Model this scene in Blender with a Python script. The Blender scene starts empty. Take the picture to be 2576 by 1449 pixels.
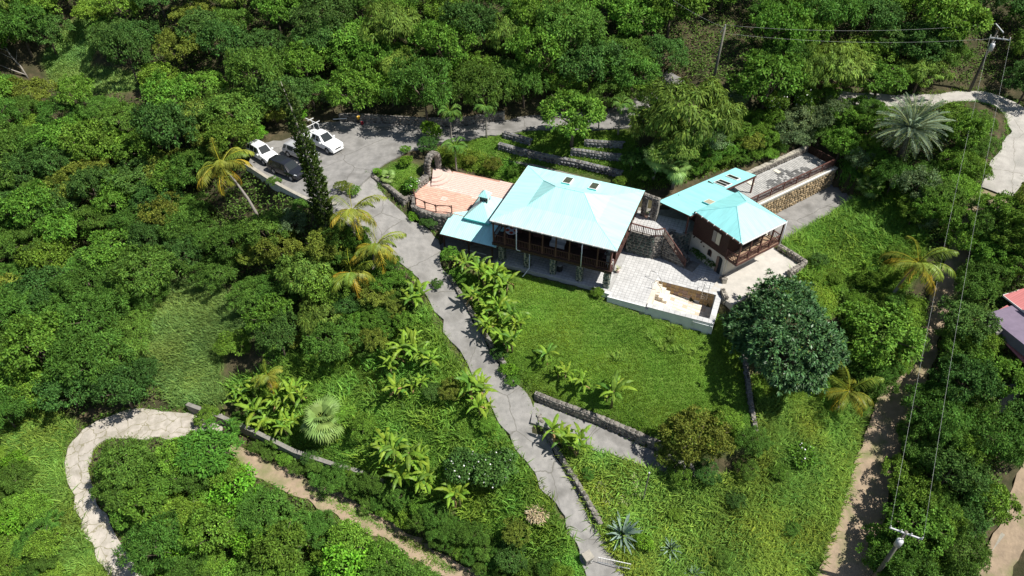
import bpy, math, random
import numpy as np
from mathutils import Vector, Matrix

# ------------------------------------------------------------------ camera, world, sun, exposure
SC = bpy.context.scene
CZ = 46.5; PITCH = math.radians(42.0); FOC = 2826.0 / 1.5528      # focal length in units of a 2576 px wide frame
cam_d = bpy.data.cameras.new('camera'); cam_d.sensor_width = 36.0
cam_d.lens = 36.0 * 2826.0 / 4000.0; cam_d.clip_start = 0.5; cam_d.clip_end = 3000.0
cam = bpy.data.objects.new('camera', cam_d); SC.collection.objects.link(cam)
cam.location = (0, 0, CZ); cam.rotation_euler = (math.pi / 2 - PITCH, 0, 0)
SC.camera = cam
SUN_EL = math.radians(57.0); SUN_AZ = math.radians(104.0)           # azimuth clockwise from +Y
SUND = Vector((math.sin(SUN_AZ) * math.cos(SUN_EL), math.cos(SUN_AZ) * math.cos(SUN_EL), math.sin(SUN_EL)))
wd = bpy.data.worlds.new('World'); SC.world = wd; wd.use_nodes = True
wn = wd.node_tree
sky = wn.nodes.new('ShaderNodeTexSky'); sky.sky_type = 'NISHITA'; sky.sun_disc = False
sky.sun_elevation = SUN_EL; sky.sun_rotation = SUN_AZ; sky.altitude = 50.0
wn.nodes['Background'].inputs['Strength'].default_value = 0.062
wn.links.new(sky.outputs['Color'], wn.nodes['Background'].inputs['Color'])
sun_d = bpy.data.lights.new('sun', 'SUN'); sun_d.energy = 5.0; sun_d.angle = math.radians(0.5)
sun_d.color = (1.0, 0.955, 0.88)
sun = bpy.data.objects.new('sun', sun_d); SC.collection.objects.link(sun)
sun.rotation_euler = (-SUND).to_track_quat('-Z', 'Y').to_euler(); sun.location = (60, -20, 80)
vs = SC.view_settings
vs.view_transform = 'Standard'; vs.look = 'None'; vs.exposure = 0.45; vs.gamma = 1.0; vs.use_curve_mapping = False
SC.render.engine = 'CYCLES'
SC.cycles.max_bounces = 4; SC.cycles.diffuse_bounces = 2; SC.cycles.glossy_bounces = 2
SC.cycles.transmission_bounces = 3; SC.cycles.transparent_max_bounces = 6

# ------------------------------------------------------------------ helpers
rng = np.random.default_rng(7); random.seed(7)
COL = SC.collection
cP, sP = math.cos(PITCH), math.sin(PITCH)
def ray(px, py):
    a = (px - 1288.0) / FOC; b = -(py - 724.5) / FOC
    return np.array([a, cP + b * sP, -sP + b * cP])
def W(px, py, z):
    """world point seen at photo position (2576 px frame) at height z"""
    d = ray(px, py); t = (z - CZ) / d[2]
    return np.array([d[0] * t, d[1] * t, z])
def PX(x, y, z):
    Z = z - CZ; zf = y * cP - Z * sP; yu = y * sP + Z * cP
    return 1288.0 + FOC * x / zf, 724.5 - FOC * yu / zf
def inpoly(x, y, poly):
    x = np.asarray(x, float); y = np.asarray(y, float); c = np.zeros(x.shape, bool); n = len(poly); j = n - 1
    for i in range(n):
        xi, yi = poly[i][0], poly[i][1]; xj, yj = poly[j][0], poly[j][1]
        if yi != yj:
            c ^= ((yi > y) != (yj > y)) & (x < (xj - xi) * (y - yi) / (yj - yi) + xi)
        j = i
    return c

def setp(o, label=None, cat=None, group=None, kind=None):
    if label: o['label'] = label
    if cat: o['category'] = cat
    if group: o['group'] = group
    if kind: o['kind'] = kind
    return o
def thing(name, label, cat, loc=(0, 0, 0), rotz=0.0, group=None, kind=None, rot=None):
    o = bpy.data.objects.new(name, None); COL.objects.link(o); o.empty_display_size = 0.2
    o.location = loc; o.rotation_euler = rot if rot else (0, 0, rotz)
    return setp(o, label, cat, group, kind)
def mesh_np(name, V, F, mat=None, smooth=False, tint=None):
    """F: (n,k) index array or list of lists"""
    me = bpy.data.meshes.new(name)
    V = np.asarray(V, np.float32).reshape(-1, 3)
    if isinstance(F, np.ndarray):
        n, k = F.shape
        me.vertices.add(len(V)); me.vertices.foreach_set('co', V.ravel())
        me.loops.add(n * k); me.loops.foreach_set('vertex_index', F.astype(np.int32).ravel())
        me.polygons.add(n); me.polygons.foreach_set('loop_start', np.arange(0, n * k, k, dtype=np.int32))
        me.polygons.foreach_set('loop_total', np.full(n, k, np.int32))
        me.update(calc_edges=True)
    else:
        me.from_pydata([tuple(map(float, v)) for v in V], [], [tuple(map(int, f)) for f in F]); me.update()
    if smooth: me.polygons.foreach_set('use_smooth', np.ones(len(me.polygons), bool))
    if tint is not None:
        a = me.attributes.new('tint', 'FLOAT_COLOR', 'POINT')
        t = np.ones((len(V), 4), np.float32); t[:, :tint.shape[1]] = tint
        a.data.foreach_set('color', t.ravel())
    if mat: me.materials.append(mat)
    return me
def inst(name, me, parent=None, loc=(0, 0, 0), rot=(0, 0, 0), scale=(1, 1, 1)):
    o = bpy.data.objects.new(name, me); COL.objects.link(o)
    o.parent = parent; o.location = loc; o.rotation_euler = rot
    o.scale = scale if not np.isscalar(scale) else (scale,) * 3
    return o
def obj(name, V, F, mat, parent=None, smooth=False, tint=None):
    return inst(name, mesh_np(name, V, F, mat, smooth, tint), parent)
BOXF = [[0, 3, 2, 1], [4, 5, 6, 7], [0, 1, 5, 4], [1, 2, 6, 5], [2, 3, 7, 6], [3, 0, 4, 7]]
def bx(x0, x1, y0, y1, z0, z1):
    return [(x0, y0, z0), (x1, y0, z0), (x1, y1, z0), (x0, y1, z0), (x0, y0, z1), (x1, y0, z1), (x1, y1, z1), (x0, y1, z1)], BOXF
def merge(parts):
    V, F = [], []
    for v, f in parts:
        b = len(V); V += [tuple(p) for p in v]; F += [[i + b for i in q] for q in f]
    return V, F
def box(name, ext, mat, parent):
    v, f = bx(*ext); return obj(name, v, f, mat, parent)
def boxes(name, exts, mat, parent):
    v, f = merge([bx(*e) for e in exts]); return obj(name, v, f, mat, parent)
def beam(p, q, w, h, up=(0, 0, 1)):
    p = Vector(p); q = Vector(q); d = (q - p).normalized(); u = Vector(up)
    s = d.cross(u)
    if s.length < 1e-4: s = d.cross(Vector((1, 0, 0)))
    s.normalize(); u = s.cross(d).normalized(); s *= w / 2; u *= h / 2
    V = [p - s - u, p + s - u, p + s + u, p - s + u, q - s - u, q + s - u, q + s + u, q - s + u]
    return [tuple(v) for v in V], [[0, 1, 2, 3], [7, 6, 5, 4], [0, 4, 5, 1], [1, 5, 6, 2], [2, 6, 7, 3], [3, 7, 4, 0]]
def tube(pts, rad, n=7, cap=True):
    pts = [Vector(p) for p in pts]; V, F = [], []; m = len(pts)
    for i, p in enumerate(pts):
        d = (pts[min(i + 1, m - 1)] - pts[max(i - 1, 0)]).normalized()
        a = d.cross(Vector((0, 0, 1)))
        if a.length < 0.05: a = d.cross(Vector((1, 0, 0)))
        a.normalize(); b = d.cross(a)
        r = rad[i] if hasattr(rad, '__len__') else rad
        for k in range(n):
            t = 2 * math.pi * k / n; V.append(tuple(p + a * (r * math.cos(t)) + b * (r * math.sin(t))))
    for i in range(m - 1):
        for k in range(n):
            F.append([i * n + k, i * n + (k + 1) % n, (i + 1) * n + (k + 1) % n, (i + 1) * n + k])
    if cap: F.append(list(range(n))[::-1]); F.append([(m - 1) * n + k for k in range(n)])
    return V, F
def lathe(prof, n=12):
    V, F = [], []
    for r, z in prof:
        for k in range(n): V.append((r * math.cos(2 * math.pi * k / n), r * math.sin(2 * math.pi * k / n), z))
    for i in range(len(prof) - 1):
        for k in range(n): F.append([i * n + k, i * n + (k + 1) % n, (i + 1) * n + (k + 1) % n, (i + 1) * n + k])
    F.append(list(range(n))[::-1]); F.append([(len(prof) - 1) * n + k for k in range(n)])
    return V, F
def xf(vf, loc=(0, 0, 0), rotz=0.0, s=1.0):
    c, n = math.cos(rotz), math.sin(rotz)
    return [(loc[0] + s * (v[0] * c - v[1] * n), loc[1] + s * (v[0] * n + v[1] * c), loc[2] + s * v[2]) for v in vf[0]], vf[1]
def prism(poly, z0, z1):
    n = len(poly)
    V = [(p[0], p[1], z0) for p in poly] + [(p[0], p[1], z1) for p in poly]
    a = sum(poly[i][0] * poly[(i + 1) % n][1] - poly[(i + 1) % n][0] * poly[i][1] for i in range(n))
    idx = list(range(n)) if a > 0 else list(range(n))[::-1]
    F = [[n + i for i in idx], idx[::-1]]
    for k in range(n):
        i, j = idx[k], idx[(k + 1) % n]; F.append([i, j, n + j, n + i])
    return V, F

# ------------------------------------------------------------------ materials
def mat(name, col, rough=0.85, spec=0.3, col2=None, scale=2.0, detail=5.0, bump=0.0, bscale=None, metal=0.0, contrast=(0.35, 0.65), coord='Object', col3=None, scale3=0.4, rnd=0.0):
    m = bpy.data.materials.new(name); m.use_nodes = True; nt = m.node_tree; N = nt.nodes; L = nt.links
    b = N['Principled BSDF']; b.inputs['Roughness'].default_value = rough
    b.inputs['Specular IOR Level'].default_value = spec; b.inputs['Metallic'].default_value = metal
    b.inputs['Base Color'].default_value = (*col, 1)
    tc = N.new('ShaderNodeTexCoord'); out = None
    if col2:
        nz = N.new('ShaderNodeTexNoise'); nz.inputs['Scale'].default_value = scale; nz.inputs['Detail'].default_value = detail
        nz.inputs['Roughness'].default_value = 0.65
        L.new(tc.outputs[coord], nz.inputs['Vector'])
        rp = N.new('ShaderNodeValToRGB'); rp.color_ramp.elements[0].position = contrast[0]; rp.color_ramp.elements[1].position = contrast[1]
        rp.color_ramp.elements[0].color = (*col, 1); rp.color_ramp.elements[1].color = (*col2, 1)
        L.new(nz.outputs['Fac'], rp.inputs['Fac']); out = rp.outputs['Color']
    if col3:
        nz3 = N.new('ShaderNodeTexNoise'); nz3.inputs['Scale'].default_value = scale3; nz3.inputs['Detail'].default_value = 6
        L.new(tc.outputs[coord], nz3.inputs['Vector'])
        r3 = N.new('ShaderNodeValToRGB'); r3.color_ramp.elements[0].position = 0.5; r3.color_ramp.elements[1].position = 0.7
        L.new(nz3.outputs['Fac'], r3.inputs['Fac'])
        mx = N.new('ShaderNodeMixRGB'); L.new(r3.outputs['Color'], mx.inputs['Fac']); L.new(out, mx.inputs['Color1']); mx.inputs['Color2'].default_value = (*col3, 1)
        out = mx.outputs['Color']
    if rnd:
        oi = N.new('ShaderNodeObjectInfo'); hs = N.new('ShaderNodeHueSaturation')
        mr = N.new('ShaderNodeMapRange'); mr.inputs['To Min'].default_value = 1 - rnd; mr.inputs['To Max'].default_value = 1 + rnd
        L.new(oi.outputs['Random'], mr.inputs['Value']); L.new(mr.outputs['Result'], hs.inputs['Value'])
        if out: L.new(out, hs.inputs['Color'])
        else: hs.inputs['Color'].default_value = (*col, 1)
        out = hs.outputs['Color']
    if out: L.new(out, b.inputs['Base Color'])
    if bump:
        nb = N.new('ShaderNodeTexNoise'); nb.inputs['Scale'].default_value = bscale or scale * 4; nb.inputs['Detail'].default_value = 6
        L.new(tc.outputs[coord], nb.inputs['Vector'])
        bp = N.new('ShaderNodeBump'); bp.inputs['Strength'].default_value = bump; bp.inputs['Distance'].default_value = 0.062
        L.new(nb.outputs['Fac'], bp.inputs['Height']); L.new(bp.outputs['Normal'], b.inputs['Normal'])
    return m
def leafmat(name, col, var=0.35, rough=0.6, trans=0.25, huevar=0.012, spec=0.12, objvar=0.2):
    """foliage: colour of the leaf itself times a per-leaf tint and a per-plant variation, some light passing through"""
    m = bpy.data.materials.new(name); m.use_nodes = True; nt = m.node_tree; N = nt.nodes; L = nt.links
    col = (col[0] * 1.02, col[1] * 1.08, col[2] * .95)
    b = N['Principled BSDF']; b.inputs['Roughness'].default_value = rough; b.inputs['Specular IOR Level'].default_value = spec
    at = N.new('ShaderNodeAttribute'); at.attribute_name = 'tint'
    mx = N.new('ShaderNodeMixRGB'); mx.blend_type = 'MULTIPLY'; mx.inputs['Fac'].default_value = 1.0
    mx.inputs['Color1'].default_value = (*col, 1); L.new(at.outputs['Color'], mx.inputs['Color2'])
    oi = N.new('ShaderNodeObjectInfo'); hs = N.new('ShaderNodeHueSaturation')
    mr = N.new('ShaderNodeMapRange'); mr.inputs['To Min'].default_value = 1 - objvar; mr.inputs['To Max'].default_value = 1 + objvar
    L.new(oi.outputs['Random'], mr.inputs['Value']); L.new(mr.outputs['Result'], hs.inputs['Value'])
    ma = N.new('ShaderNodeMath'); ma.operation = 'MULTIPLY'; ma.inputs[1].default_value = 7.31; L.new(oi.outputs['Random'], ma.inputs[0])
    fr = N.new('ShaderNodeMath'); fr.operation = 'FRACT'; L.new(ma.outputs[0], fr.inputs[0])
    mh = N.new('ShaderNodeMapRange'); mh.inputs['To Min'].default_value = 0.5 - huevar; mh.inputs['To Max'].default_value = 0.5 + huevar
    L.new(fr.outputs[0], mh.inputs['Value']); L.new(mh.outputs['Result'], hs.inputs['Hue'])
    L.new(mx.outputs['Color'], hs.inputs['Color']); L.new(hs.outputs['Color'], b.inputs['Base Color'])
    tr = N.new('ShaderNodeBsdfTranslucent'); hs2 = N.new('ShaderNodeHueSaturation'); hs2.inputs['Value'].default_value = 1.5; hs2.inputs['Hue'].default_value = 0.485
    L.new(hs.outputs['Color'], hs2.inputs['Color']); L.new(hs2.outputs['Color'], tr.inputs['Color'])
    ms = N.new('ShaderNodeMixShader'); ms.inputs['Fac'].default_value = trans
    L.new(b.outputs[0], ms.inputs[1]); L.new(tr.outputs[0], ms.inputs[2]); L.new(ms.outputs[0], N['Material Output'].inputs['Surface'])
    return m
def roofmat(name, axis, col):
    """corrugated painted sheet: fine ridges running down the slope"""
    m = mat(name, col, rough=0.42, spec=0.45, col2=tuple(c * 0.80 for c in col), scale=1.0, detail=7, contrast=(0.42, 0.72))
    nz = [n for n in m.node_tree.nodes if n.type == 'TEX_NOISE'][0]; mp_ = m.node_tree.nodes.new('ShaderNodeMapping'); mp_.inputs['Scale'].default_value = (2.6, .35, .6) if axis == 'X' else (.35, 2.6, .6)
    m.node_tree.links.new(nz.inputs['Vector'].links[0].from_socket, mp_.inputs['Vector']); m.node_tree.links.new(mp_.outputs[0], nz.inputs['Vector'])
    nt = m.node_tree; N = nt.nodes; L = nt.links; b = N['Principled BSDF']
    tc = N.new('ShaderNodeTexCoord'); wv = N.new('ShaderNodeTexWave'); wv.wave_type = 'BANDS'; wv.bands_direction = axis
    wv.inputs['Scale'].default_value = 0.32 * 10 / 2; wv.wave_profile = 'SIN'
    L.new(tc.outputs['Object'], wv.inputs['Vector'])
    bp = N.new('ShaderNodeBump'); bp.inputs['Strength'].default_value = 0.35; bp.inputs['Distance'].default_value = 0.03
    L.new(wv.outputs['Fac'], bp.inputs['Height']); L.new(bp.outputs['Normal'], b.inputs['Normal'])
    return m
def crackmat(name, base, base2, stain, crack, cscale, cw=0.02, dist=0.25, stain_scale=0.35):
    """old poured concrete: mottling, stains, thin cracks"""
    m = mat(name, base, rough=0.92, spec=0.2, col2=base2, scale=1.4, detail=8, bump=0.35, bscale=9.0, col3=stain, scale3=stain_scale)
    nt = m.node_tree; N = nt.nodes; L = nt.links; b = N['Principled BSDF']
    prev = b.inputs['Base Color'].links[0].from_socket
    tc = N.new('ShaderNodeTexCoord'); nz = N.new('ShaderNodeTexNoise'); nz.inputs['Scale'].default_value = 1.1; nz.inputs['Detail'].default_value = 4
    L.new(tc.outputs['Object'], nz.inputs['Vector'])
    va = N.new('ShaderNodeMixRGB'); va.blend_type = 'ADD'; va.inputs['Fac'].default_value = dist * 2
    L.new(tc.outputs['Object'], va.inputs['Color1']); L.new(nz.outputs['Color'], va.inputs['Color2'])
    vo = N.new('ShaderNodeTexVoronoi'); vo.feature = 'DISTANCE_TO_EDGE'; vo.inputs['Scale'].default_value = cscale
    L.new(va.outputs['Color'], vo.inputs['Vector'])
    rp = N.new('ShaderNodeValToRGB'); rp.color_ramp.elements[0].position = cw * 0.4; rp.color_ramp.elements[1].position = cw
    L.new(vo.outputs['Distance'], rp.inputs['Fac'])
    mx = N.new('ShaderNodeMixRGB'); L.new(rp.outputs['Color'], mx.inputs['Fac']); mx.inputs['Color1'].default_value = (*crack, 1); L.new(prev, mx.inputs['Color2'])
    L.new(mx.outputs['Color'], b.inputs['Base Color'])
    return m

M = {}
TURQ = (0.44, 0.82, 0.80); TURQ2 = (0.34, 0.79, 0.79)
M['roof_x'] = roofmat('turquoise_sheet_x', 'X', TURQ); M['roof_y'] = roofmat('turquoise_sheet_y', 'Y', TURQ)
M['roof2_x'] = roofmat('deep_turquoise_sheet_x', 'X', TURQ2); M['roof2_y'] = roofmat('deep_turquoise_sheet_y', 'Y', TURQ2)
M['turq_trim'] = mat('turquoise_trim', (0.08, 0.50, 0.50), 0.5)
M['gutter'] = mat('gutter_grey', (0.55, 0.55, 0.54), 0.5, col2=(0.4, 0.4, 0.4), scale=3)
M['white'] = mat('white_paint', (0.78, 0.78, 0.76), 0.5, col2=(0.68, 0.68, 0.66), scale=1.5)
M['pvc'] = mat('white_pvc', (0.72, 0.76, 0.78), 0.4)
M['cream'] = mat('cream_render', (0.66, 0.62, 0.52), 0.85, col2=(0.56, 0.53, 0.45), scale=1.2, bump=0.1)
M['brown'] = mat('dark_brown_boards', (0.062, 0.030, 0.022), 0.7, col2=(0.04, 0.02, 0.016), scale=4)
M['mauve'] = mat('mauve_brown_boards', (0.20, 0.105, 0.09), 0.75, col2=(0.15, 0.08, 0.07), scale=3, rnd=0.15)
M['rail'] = mat('reddish_brown_timber', (0.13, 0.058, 0.045), 0.65, col2=(0.085, 0.04, 0.033), scale=5)
M['plank'] = mat('tan_deck_boards', (0.34, 0.24, 0.155), 0.8, col2=(0.26, 0.18, 0.12), scale=5, rnd=0.2)
M['dplank'] = mat('dark_deck_boards', (0.10, 0.055, 0.04), 0.8, col2=(0.07, 0.04, 0.03), scale=5, rnd=0.2)
M['mortar'] = mat('grey_mortar', (0.26, 0.25, 0.22), 0.95, col2=(0.18, 0.17, 0.155), scale=3, bump=0.3)
M['lmortar'] = mat('pale_mortar', (0.42, 0.39, 0.32), 0.95, col2=(0.30, 0.28, 0.24), scale=3, bump=0.3)
M['st_green'] = mat('green_grey_stone', (0.12, 0.15, 0.125), 0.85, col2=(0.065, 0.085, 0.075), scale=5, rnd=0.5)
M['st_grey'] = mat('grey_brown_stone', (0.20, 0.18, 0.155), 0.9, col2=(0.12, 0.11, 0.10), scale=5, rnd=0.5)
M['st_tan'] = mat('tan_stone', (0.34, 0.255, 0.145), 0.9, col2=(0.22, 0.165, 0.10), scale=5, rnd=0.45)
M['st_blue'] = mat('blue_grey_rubble', (0.17, 0.175, 0.18), 0.9, col2=(0.10, 0.10, 0.105), scale=4, rnd=0.55)
M['tile_grey'] = mat('pale_grey_tile', (0.52, 0.52, 0.51), 0.75, col2=(0.41, 0.41, 0.405), scale=1.3, contrast=(0.3, 0.7), rnd=0.09, col3=(0.62, 0.62, 0.6), scale3=0.9)
M['grout'] = mat('grout', (0.42, 0.42, 0.41), 0.95, col2=(0.33, 0.33, 0.32), scale=2)
M['tile_deck'] = mat('weathered_grey_tile', (0.44, 0.43, 0.41), 0.8, col2=(0.31, 0.31, 0.30), scale=1.3, rnd=0.15)
M['tile_black'] = mat('blackened_tile', (0.17, 0.17, 0.165), 0.85, col2=(0.09, 0.09, 0.09), scale=2.0, rnd=0.35)
M['tile_terra'] = mat('terracotta_tile', (0.62, 0.40, 0.31), 0.75, col2=(0.55, 0.35, 0.265), scale=2.2, rnd=0.13)
M['tile_pink'] = mat('pale_pink_tile', (0.68, 0.52, 0.46), 0.75, col2=(0.62, 0.46, 0.40), scale=2.2, rnd=0.10)
M['tgrout'] = mat('pink_grout', (0.50, 0.30, 0.23), 0.9, col2=(0.40, 0.22, 0.16), scale=2)
M['pool_floor'] = mat('cream_pool_tile', (0.72, 0.66, 0.56), 0.7, col2=(0.60, 0.53, 0.43), scale=1.2, rnd=0.12)
M['pool_tan'] = mat('ochre_pool_tile', (0.40, 0.27, 0.12), 0.7, col2=(0.28, 0.19, 0.10), scale=1.2, rnd=0.25)
M['pool_mauve'] = mat('mauve_pool_tile', (0.30, 0.20, 0.15), 0.7, col2=(0.24, 0.16, 0.12), scale=2, rnd=0.2)
M['glass'] = mat('dark_glass', (0.02, 0.025, 0.025), 0.08, spec=0.8)
M['skyglass'] = mat('skylight_glass', (0.045, 0.06, 0.05), 0.15, spec=0.6, col2=(0.09, 0.10, 0.07), scale=6)
M['paleglass'] = mat('bright_pane', (0.45, 0.42, 0.30), 0.2, spec=0.6)
M['steel'] = mat('stainless_tube', (0.55, 0.55, 0.54), 0.25, metal=0.9)
M['drive'] = crackmat('driveway_concrete', (0.285, 0.275, 0.26), (0.205, 0.20, 0.19), (0.155, 0.15, 0.14), (0.13, 0.125, 0.11), 0.16, 0.006, stain_scale=.5)
M['road'] = crackmat('pale_cracked_concrete', (0.47, 0.43, 0.38), (0.36, 0.33, 0.285), (0.31, 0.285, 0.235), (0.24, 0.22, 0.15), 0.75, 0.03, dist=.5, stain_scale=.7)
M['road2'] = crackmat('grey_road_concrete', (0.45, 0.43, 0.39), (0.36, 0.34, 0.31), (0.31, 0.30, 0.27), (0.25, 0.235, 0.20), 0.2, 0.008, dist=.4, stain_scale=.6)
M['dirt'] = mat('dirt_track', (0.36, 0.275, 0.19), 0.95, col2=(0.26, 0.20, 0.14), scale=1.6, detail=8, bump=0.5, bscale=5, col3=(0.17, 0.18, 0.075), scale3=0.6)
M['bark'] = mat('bark', (0.16, 0.125, 0.095), 0.95, col2=(0.09, 0.07, 0.055), scale=8, bump=0.4)
M['palebark'] = mat('pale_bark', (0.36, 0.33, 0.29), 0.9, col2=(0.25, 0.23, 0.20), scale=6)
M['palmbark'] = mat('palm_bark', (0.30, 0.275, 0.24), 0.95, col2=(0.2, 0.18, 0.16), scale=9)
M['pole'] = mat('weathered_pole', (0.20, 0.195, 0.16), 0.9, col2=(0.13, 0.125, 0.10), scale=6)
M['galv'] = mat('galvanised', (0.55, 0.56, 0.58), 0.45, metal=0.2)
M['dpole'] = mat('dark_pole', (0.06, 0.055, 0.045), 0.9, col2=(0.10, 0.095, 0.08), scale=5)
M['wire'] = mat('wire', (0.40, 0.42, 0.40), 0.5)
M['black'] = mat('black_rubber', (0.02, 0.02, 0.02), 0.7)
# ------------------------------------------------------------------ house frames (a along the front, b towards the hill)
MY = -0.38; MC = np.array([5.58, 57.74]); MU = np.array([math.cos(MY), math.sin(MY)]); MV = np.array([-MU[1], MU[0]])
CY = -0.977; CC = np.array([21.77, 55.89]); CU = np.array([math.cos(CY), math.sin(CY)]); CV = np.array([-CU[1], CU[0]])
def mw(a, b): return MC + a * MU + b * MV
def cw(a, b): return CC + a * CU + b * CV

# ------------------------------------------------------------------ paved strips: both edges (photo position) and height
STRIPS = {
 'parking': [(645,360,622,418,3.4),(720,352,705,472,3.45),(790,312,795,517,3.6),(860,303,835,532,3.7),(935,307,928,442,3.85),(1000,312,1005,385,4.0),(1075,316,1080,365,4.2),(1150,318,1150,352,4.4),(1230,306,1230,340,4.7),(1340,290,1350,325,5.1),(1450,280,1470,325,5.7),(1560,268,1590,318,6.3),(1640,215,1690,250,7.3),(1676,176,1722,200,8.2)],
 'driveway': [(836,531,929,440,3.68),(895,575,968,500,2.7),(950,625,1050,562,1.5),(1008,655,1108,606,0.45),(1050,690,1106,665,-0.2),(1082,760,1150,735,-1.0),(1132,850,1205,825,-2.1),(1180,925,1250,905,-3.1),(1215,985,1300,965,-3.9),(1240,1035,1340,1005,-4.6),(1270,1090,1352,1062,-5.2),(1320,1160,1380,1110,-5.9),(1370,1230,1425,1185,-6.7),(1420,1310,1470,1260,-7.6),(1450,1380,1510,1340,-8.5),(1470,1449,1560,1420,-9.3),(1490,1510,1600,1490,-10)],
 'fork': [(1335,1062,1345,1006,-4.9),(1400,1086,1400,1030,-5.1),(1480,1124,1500,1065,-5.4),(1560,1155,1600,1110,-5.7),(1680,1195,1690,1150,-6.0),(1750,1208,1750,1168,-6.05)],
 'hairpin': [(560,1045,560,1105,-9.6),(440,1035,440,1105,-9.3),(350,1026,370,1100,-9.2),(260,1048,300,1097,-9.3),(195,1078,250,1112,-9.5),(163,1125,220,1145,-9.9),(166,1190,222,1195,-10.5),(178,1250,234,1240,-11.2),(200,1320,272,1300,-12.0),(240,1400,322,1380,-12.9),(275,1475,360,1455,-13.7),(310,1550,400,1530,-14.5)],
 'track': [(480,1090,490,1140,-9.8),(540,1115,545,1162,-10.0),(620,1130,600,1177,-10.2),(700,1165,662,1212,-10.5),(800,1213,762,1254,-10.9),(920,1273,880,1316,-11.4),(1010,1325,978,1362,-11.8),(1100,1382,1062,1415,-12.2),(1200,1437,1150,1470,-12.7),(1290,1500,1230,1530,-13.2)],
 'upper_road': [(2470,470,2550,500,4.4),(2500,405,2590,425,5.4),(2540,330,2608,350,6.4),(2540,294,2596,288,6.8),(2505,264,2540,244,7.0),(2440,250,2450,225,7.1),(2350,264,2350,238,7.0),(2200,272,2200,236,6.8),(2080,250,2080,224,7.2)],
 'dirt_road': [(2470,470,2550,500,4.3),(2428,530,2500,550,3.4),(2400,600,2460,605,2.2),(2370,690,2425,690,0.6),(2330,780,2392,775,-1.0),(2300,860,2362,855,-2.4),(2270,930,2345,930,-3.8),(2208,1000,2310,1005,-5.2),(2185,1070,2290,1075,-6.1),(2150,1150,2255,1155,-7.3),(2128,1250,2235,1250,-8.6),(2090,1340,2208,1340,-9.8),(2050,1449,2190,1449,-11.2),(2020,1530,2180,1530,-12.1)],
 'side_path': [(2600,930,2640,940,-3.6),(2545,965,2580,975,-4.3),(2505,1025,2548,1035,-5.4),(2488,1058,2524,1062,-5.8)],
 'side_track': [(2590,1130,2640,1140,-7.0),(2560,1215,2610,1225,-8.2),(2532,1290,2590,1300,-9.5),(2480,1380,2565,1400,-11.0),(2445,1460,2545,1470,-12.2),(2420,1540,2530,1550,-13.0)],
}
# ------------------------------------------------------------------ the lie of the land: heights at known places
CTRL = [  # photo position, height
 (1320,705,-.35),(1500,752,-.6),(1640,795,-.95),(1770,832,-1.35),(1550,850,-1.7),(1400,850,-1.7),(1700,980,-3.0),(1500,960,-3.0),(1850,930,-2.7),(1870,1050,-3.7),(1620,1070,-4.1),
 (1200,735,-.6),(1255,830,-1.7),(1310,930,-2.9),(1355,985,-3.6),(1500,1050,-4.2),(1650,1110,-4.8),(1800,1125,-4.7),(1870,830,-1.5),
 (1000,1000,-4.8),(1030,870,-2.6),(900,950,-5.6),(700,1000,-7.2),(820,1085,-7.8),(950,1170,-8.2),(1150,1200,-7.8),(1250,1300,-9.0),(1350,1400,-10.2),(1100,1280,-9.2),(980,750,-1.4),(860,720,-1.8),
 (600,1300,-12.2),(400,1300,-12.2),(800,1400,-13.0),(50,1300,-12.3),(60,1120,-10.2),(500,1449,-13.5),(0,1449,-13.4),(300,980,-8.4),(520,1040,-9.0),
 (480,830,-5.8),(300,700,-5.6),(100,700,-6.2),(100,900,-8.6),(250,500,-2.4),(60,420,-1.5),(500,600,-2.6),(700,700,-2.8),(800,880,-4.2),(610,450,1.6),(560,380,2.6),(680,520,1.0),(800,620,0.2),(420,380,.8),
 (960,440,3.75),(1030,400,3.8),(1060,380,3.9),
 (600,240,5.0),(330,200,3.6),(150,180,1.8),(0,250,0.2),(1100,262,5.6),(1350,240,6.6),(1800,225,8.6),
 (2480,650,2.2),(2480,900,-2.2),(2420,1100,-5.8),(2350,1300,-9.2),(2560,1080,-6.0),(2576,800,-.2),(2576,600,3.2),
 (2080,640,-.6),(2200,620,.3),(2150,450,2.6),(2120,545,.7),(2200,780,-2.0),(2050,780,-1.6),(2000,1050,-4.8),(1950,1250,-7.2),(1800,1350,-8.7),(2050,1200,-7.2),(1650,1300,-7.9),(1900,1440,-10.2),(1560,1230,-7.0),(1920,950,-3.3),(2080,950,-3.7),
 (1900,330,5.2),(2000,290,6.2),(2150,320,5.6),(2300,330,6.0),(2300,430,4.4),(1760,330,5.6),(2400,380,5.6),
]
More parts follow.
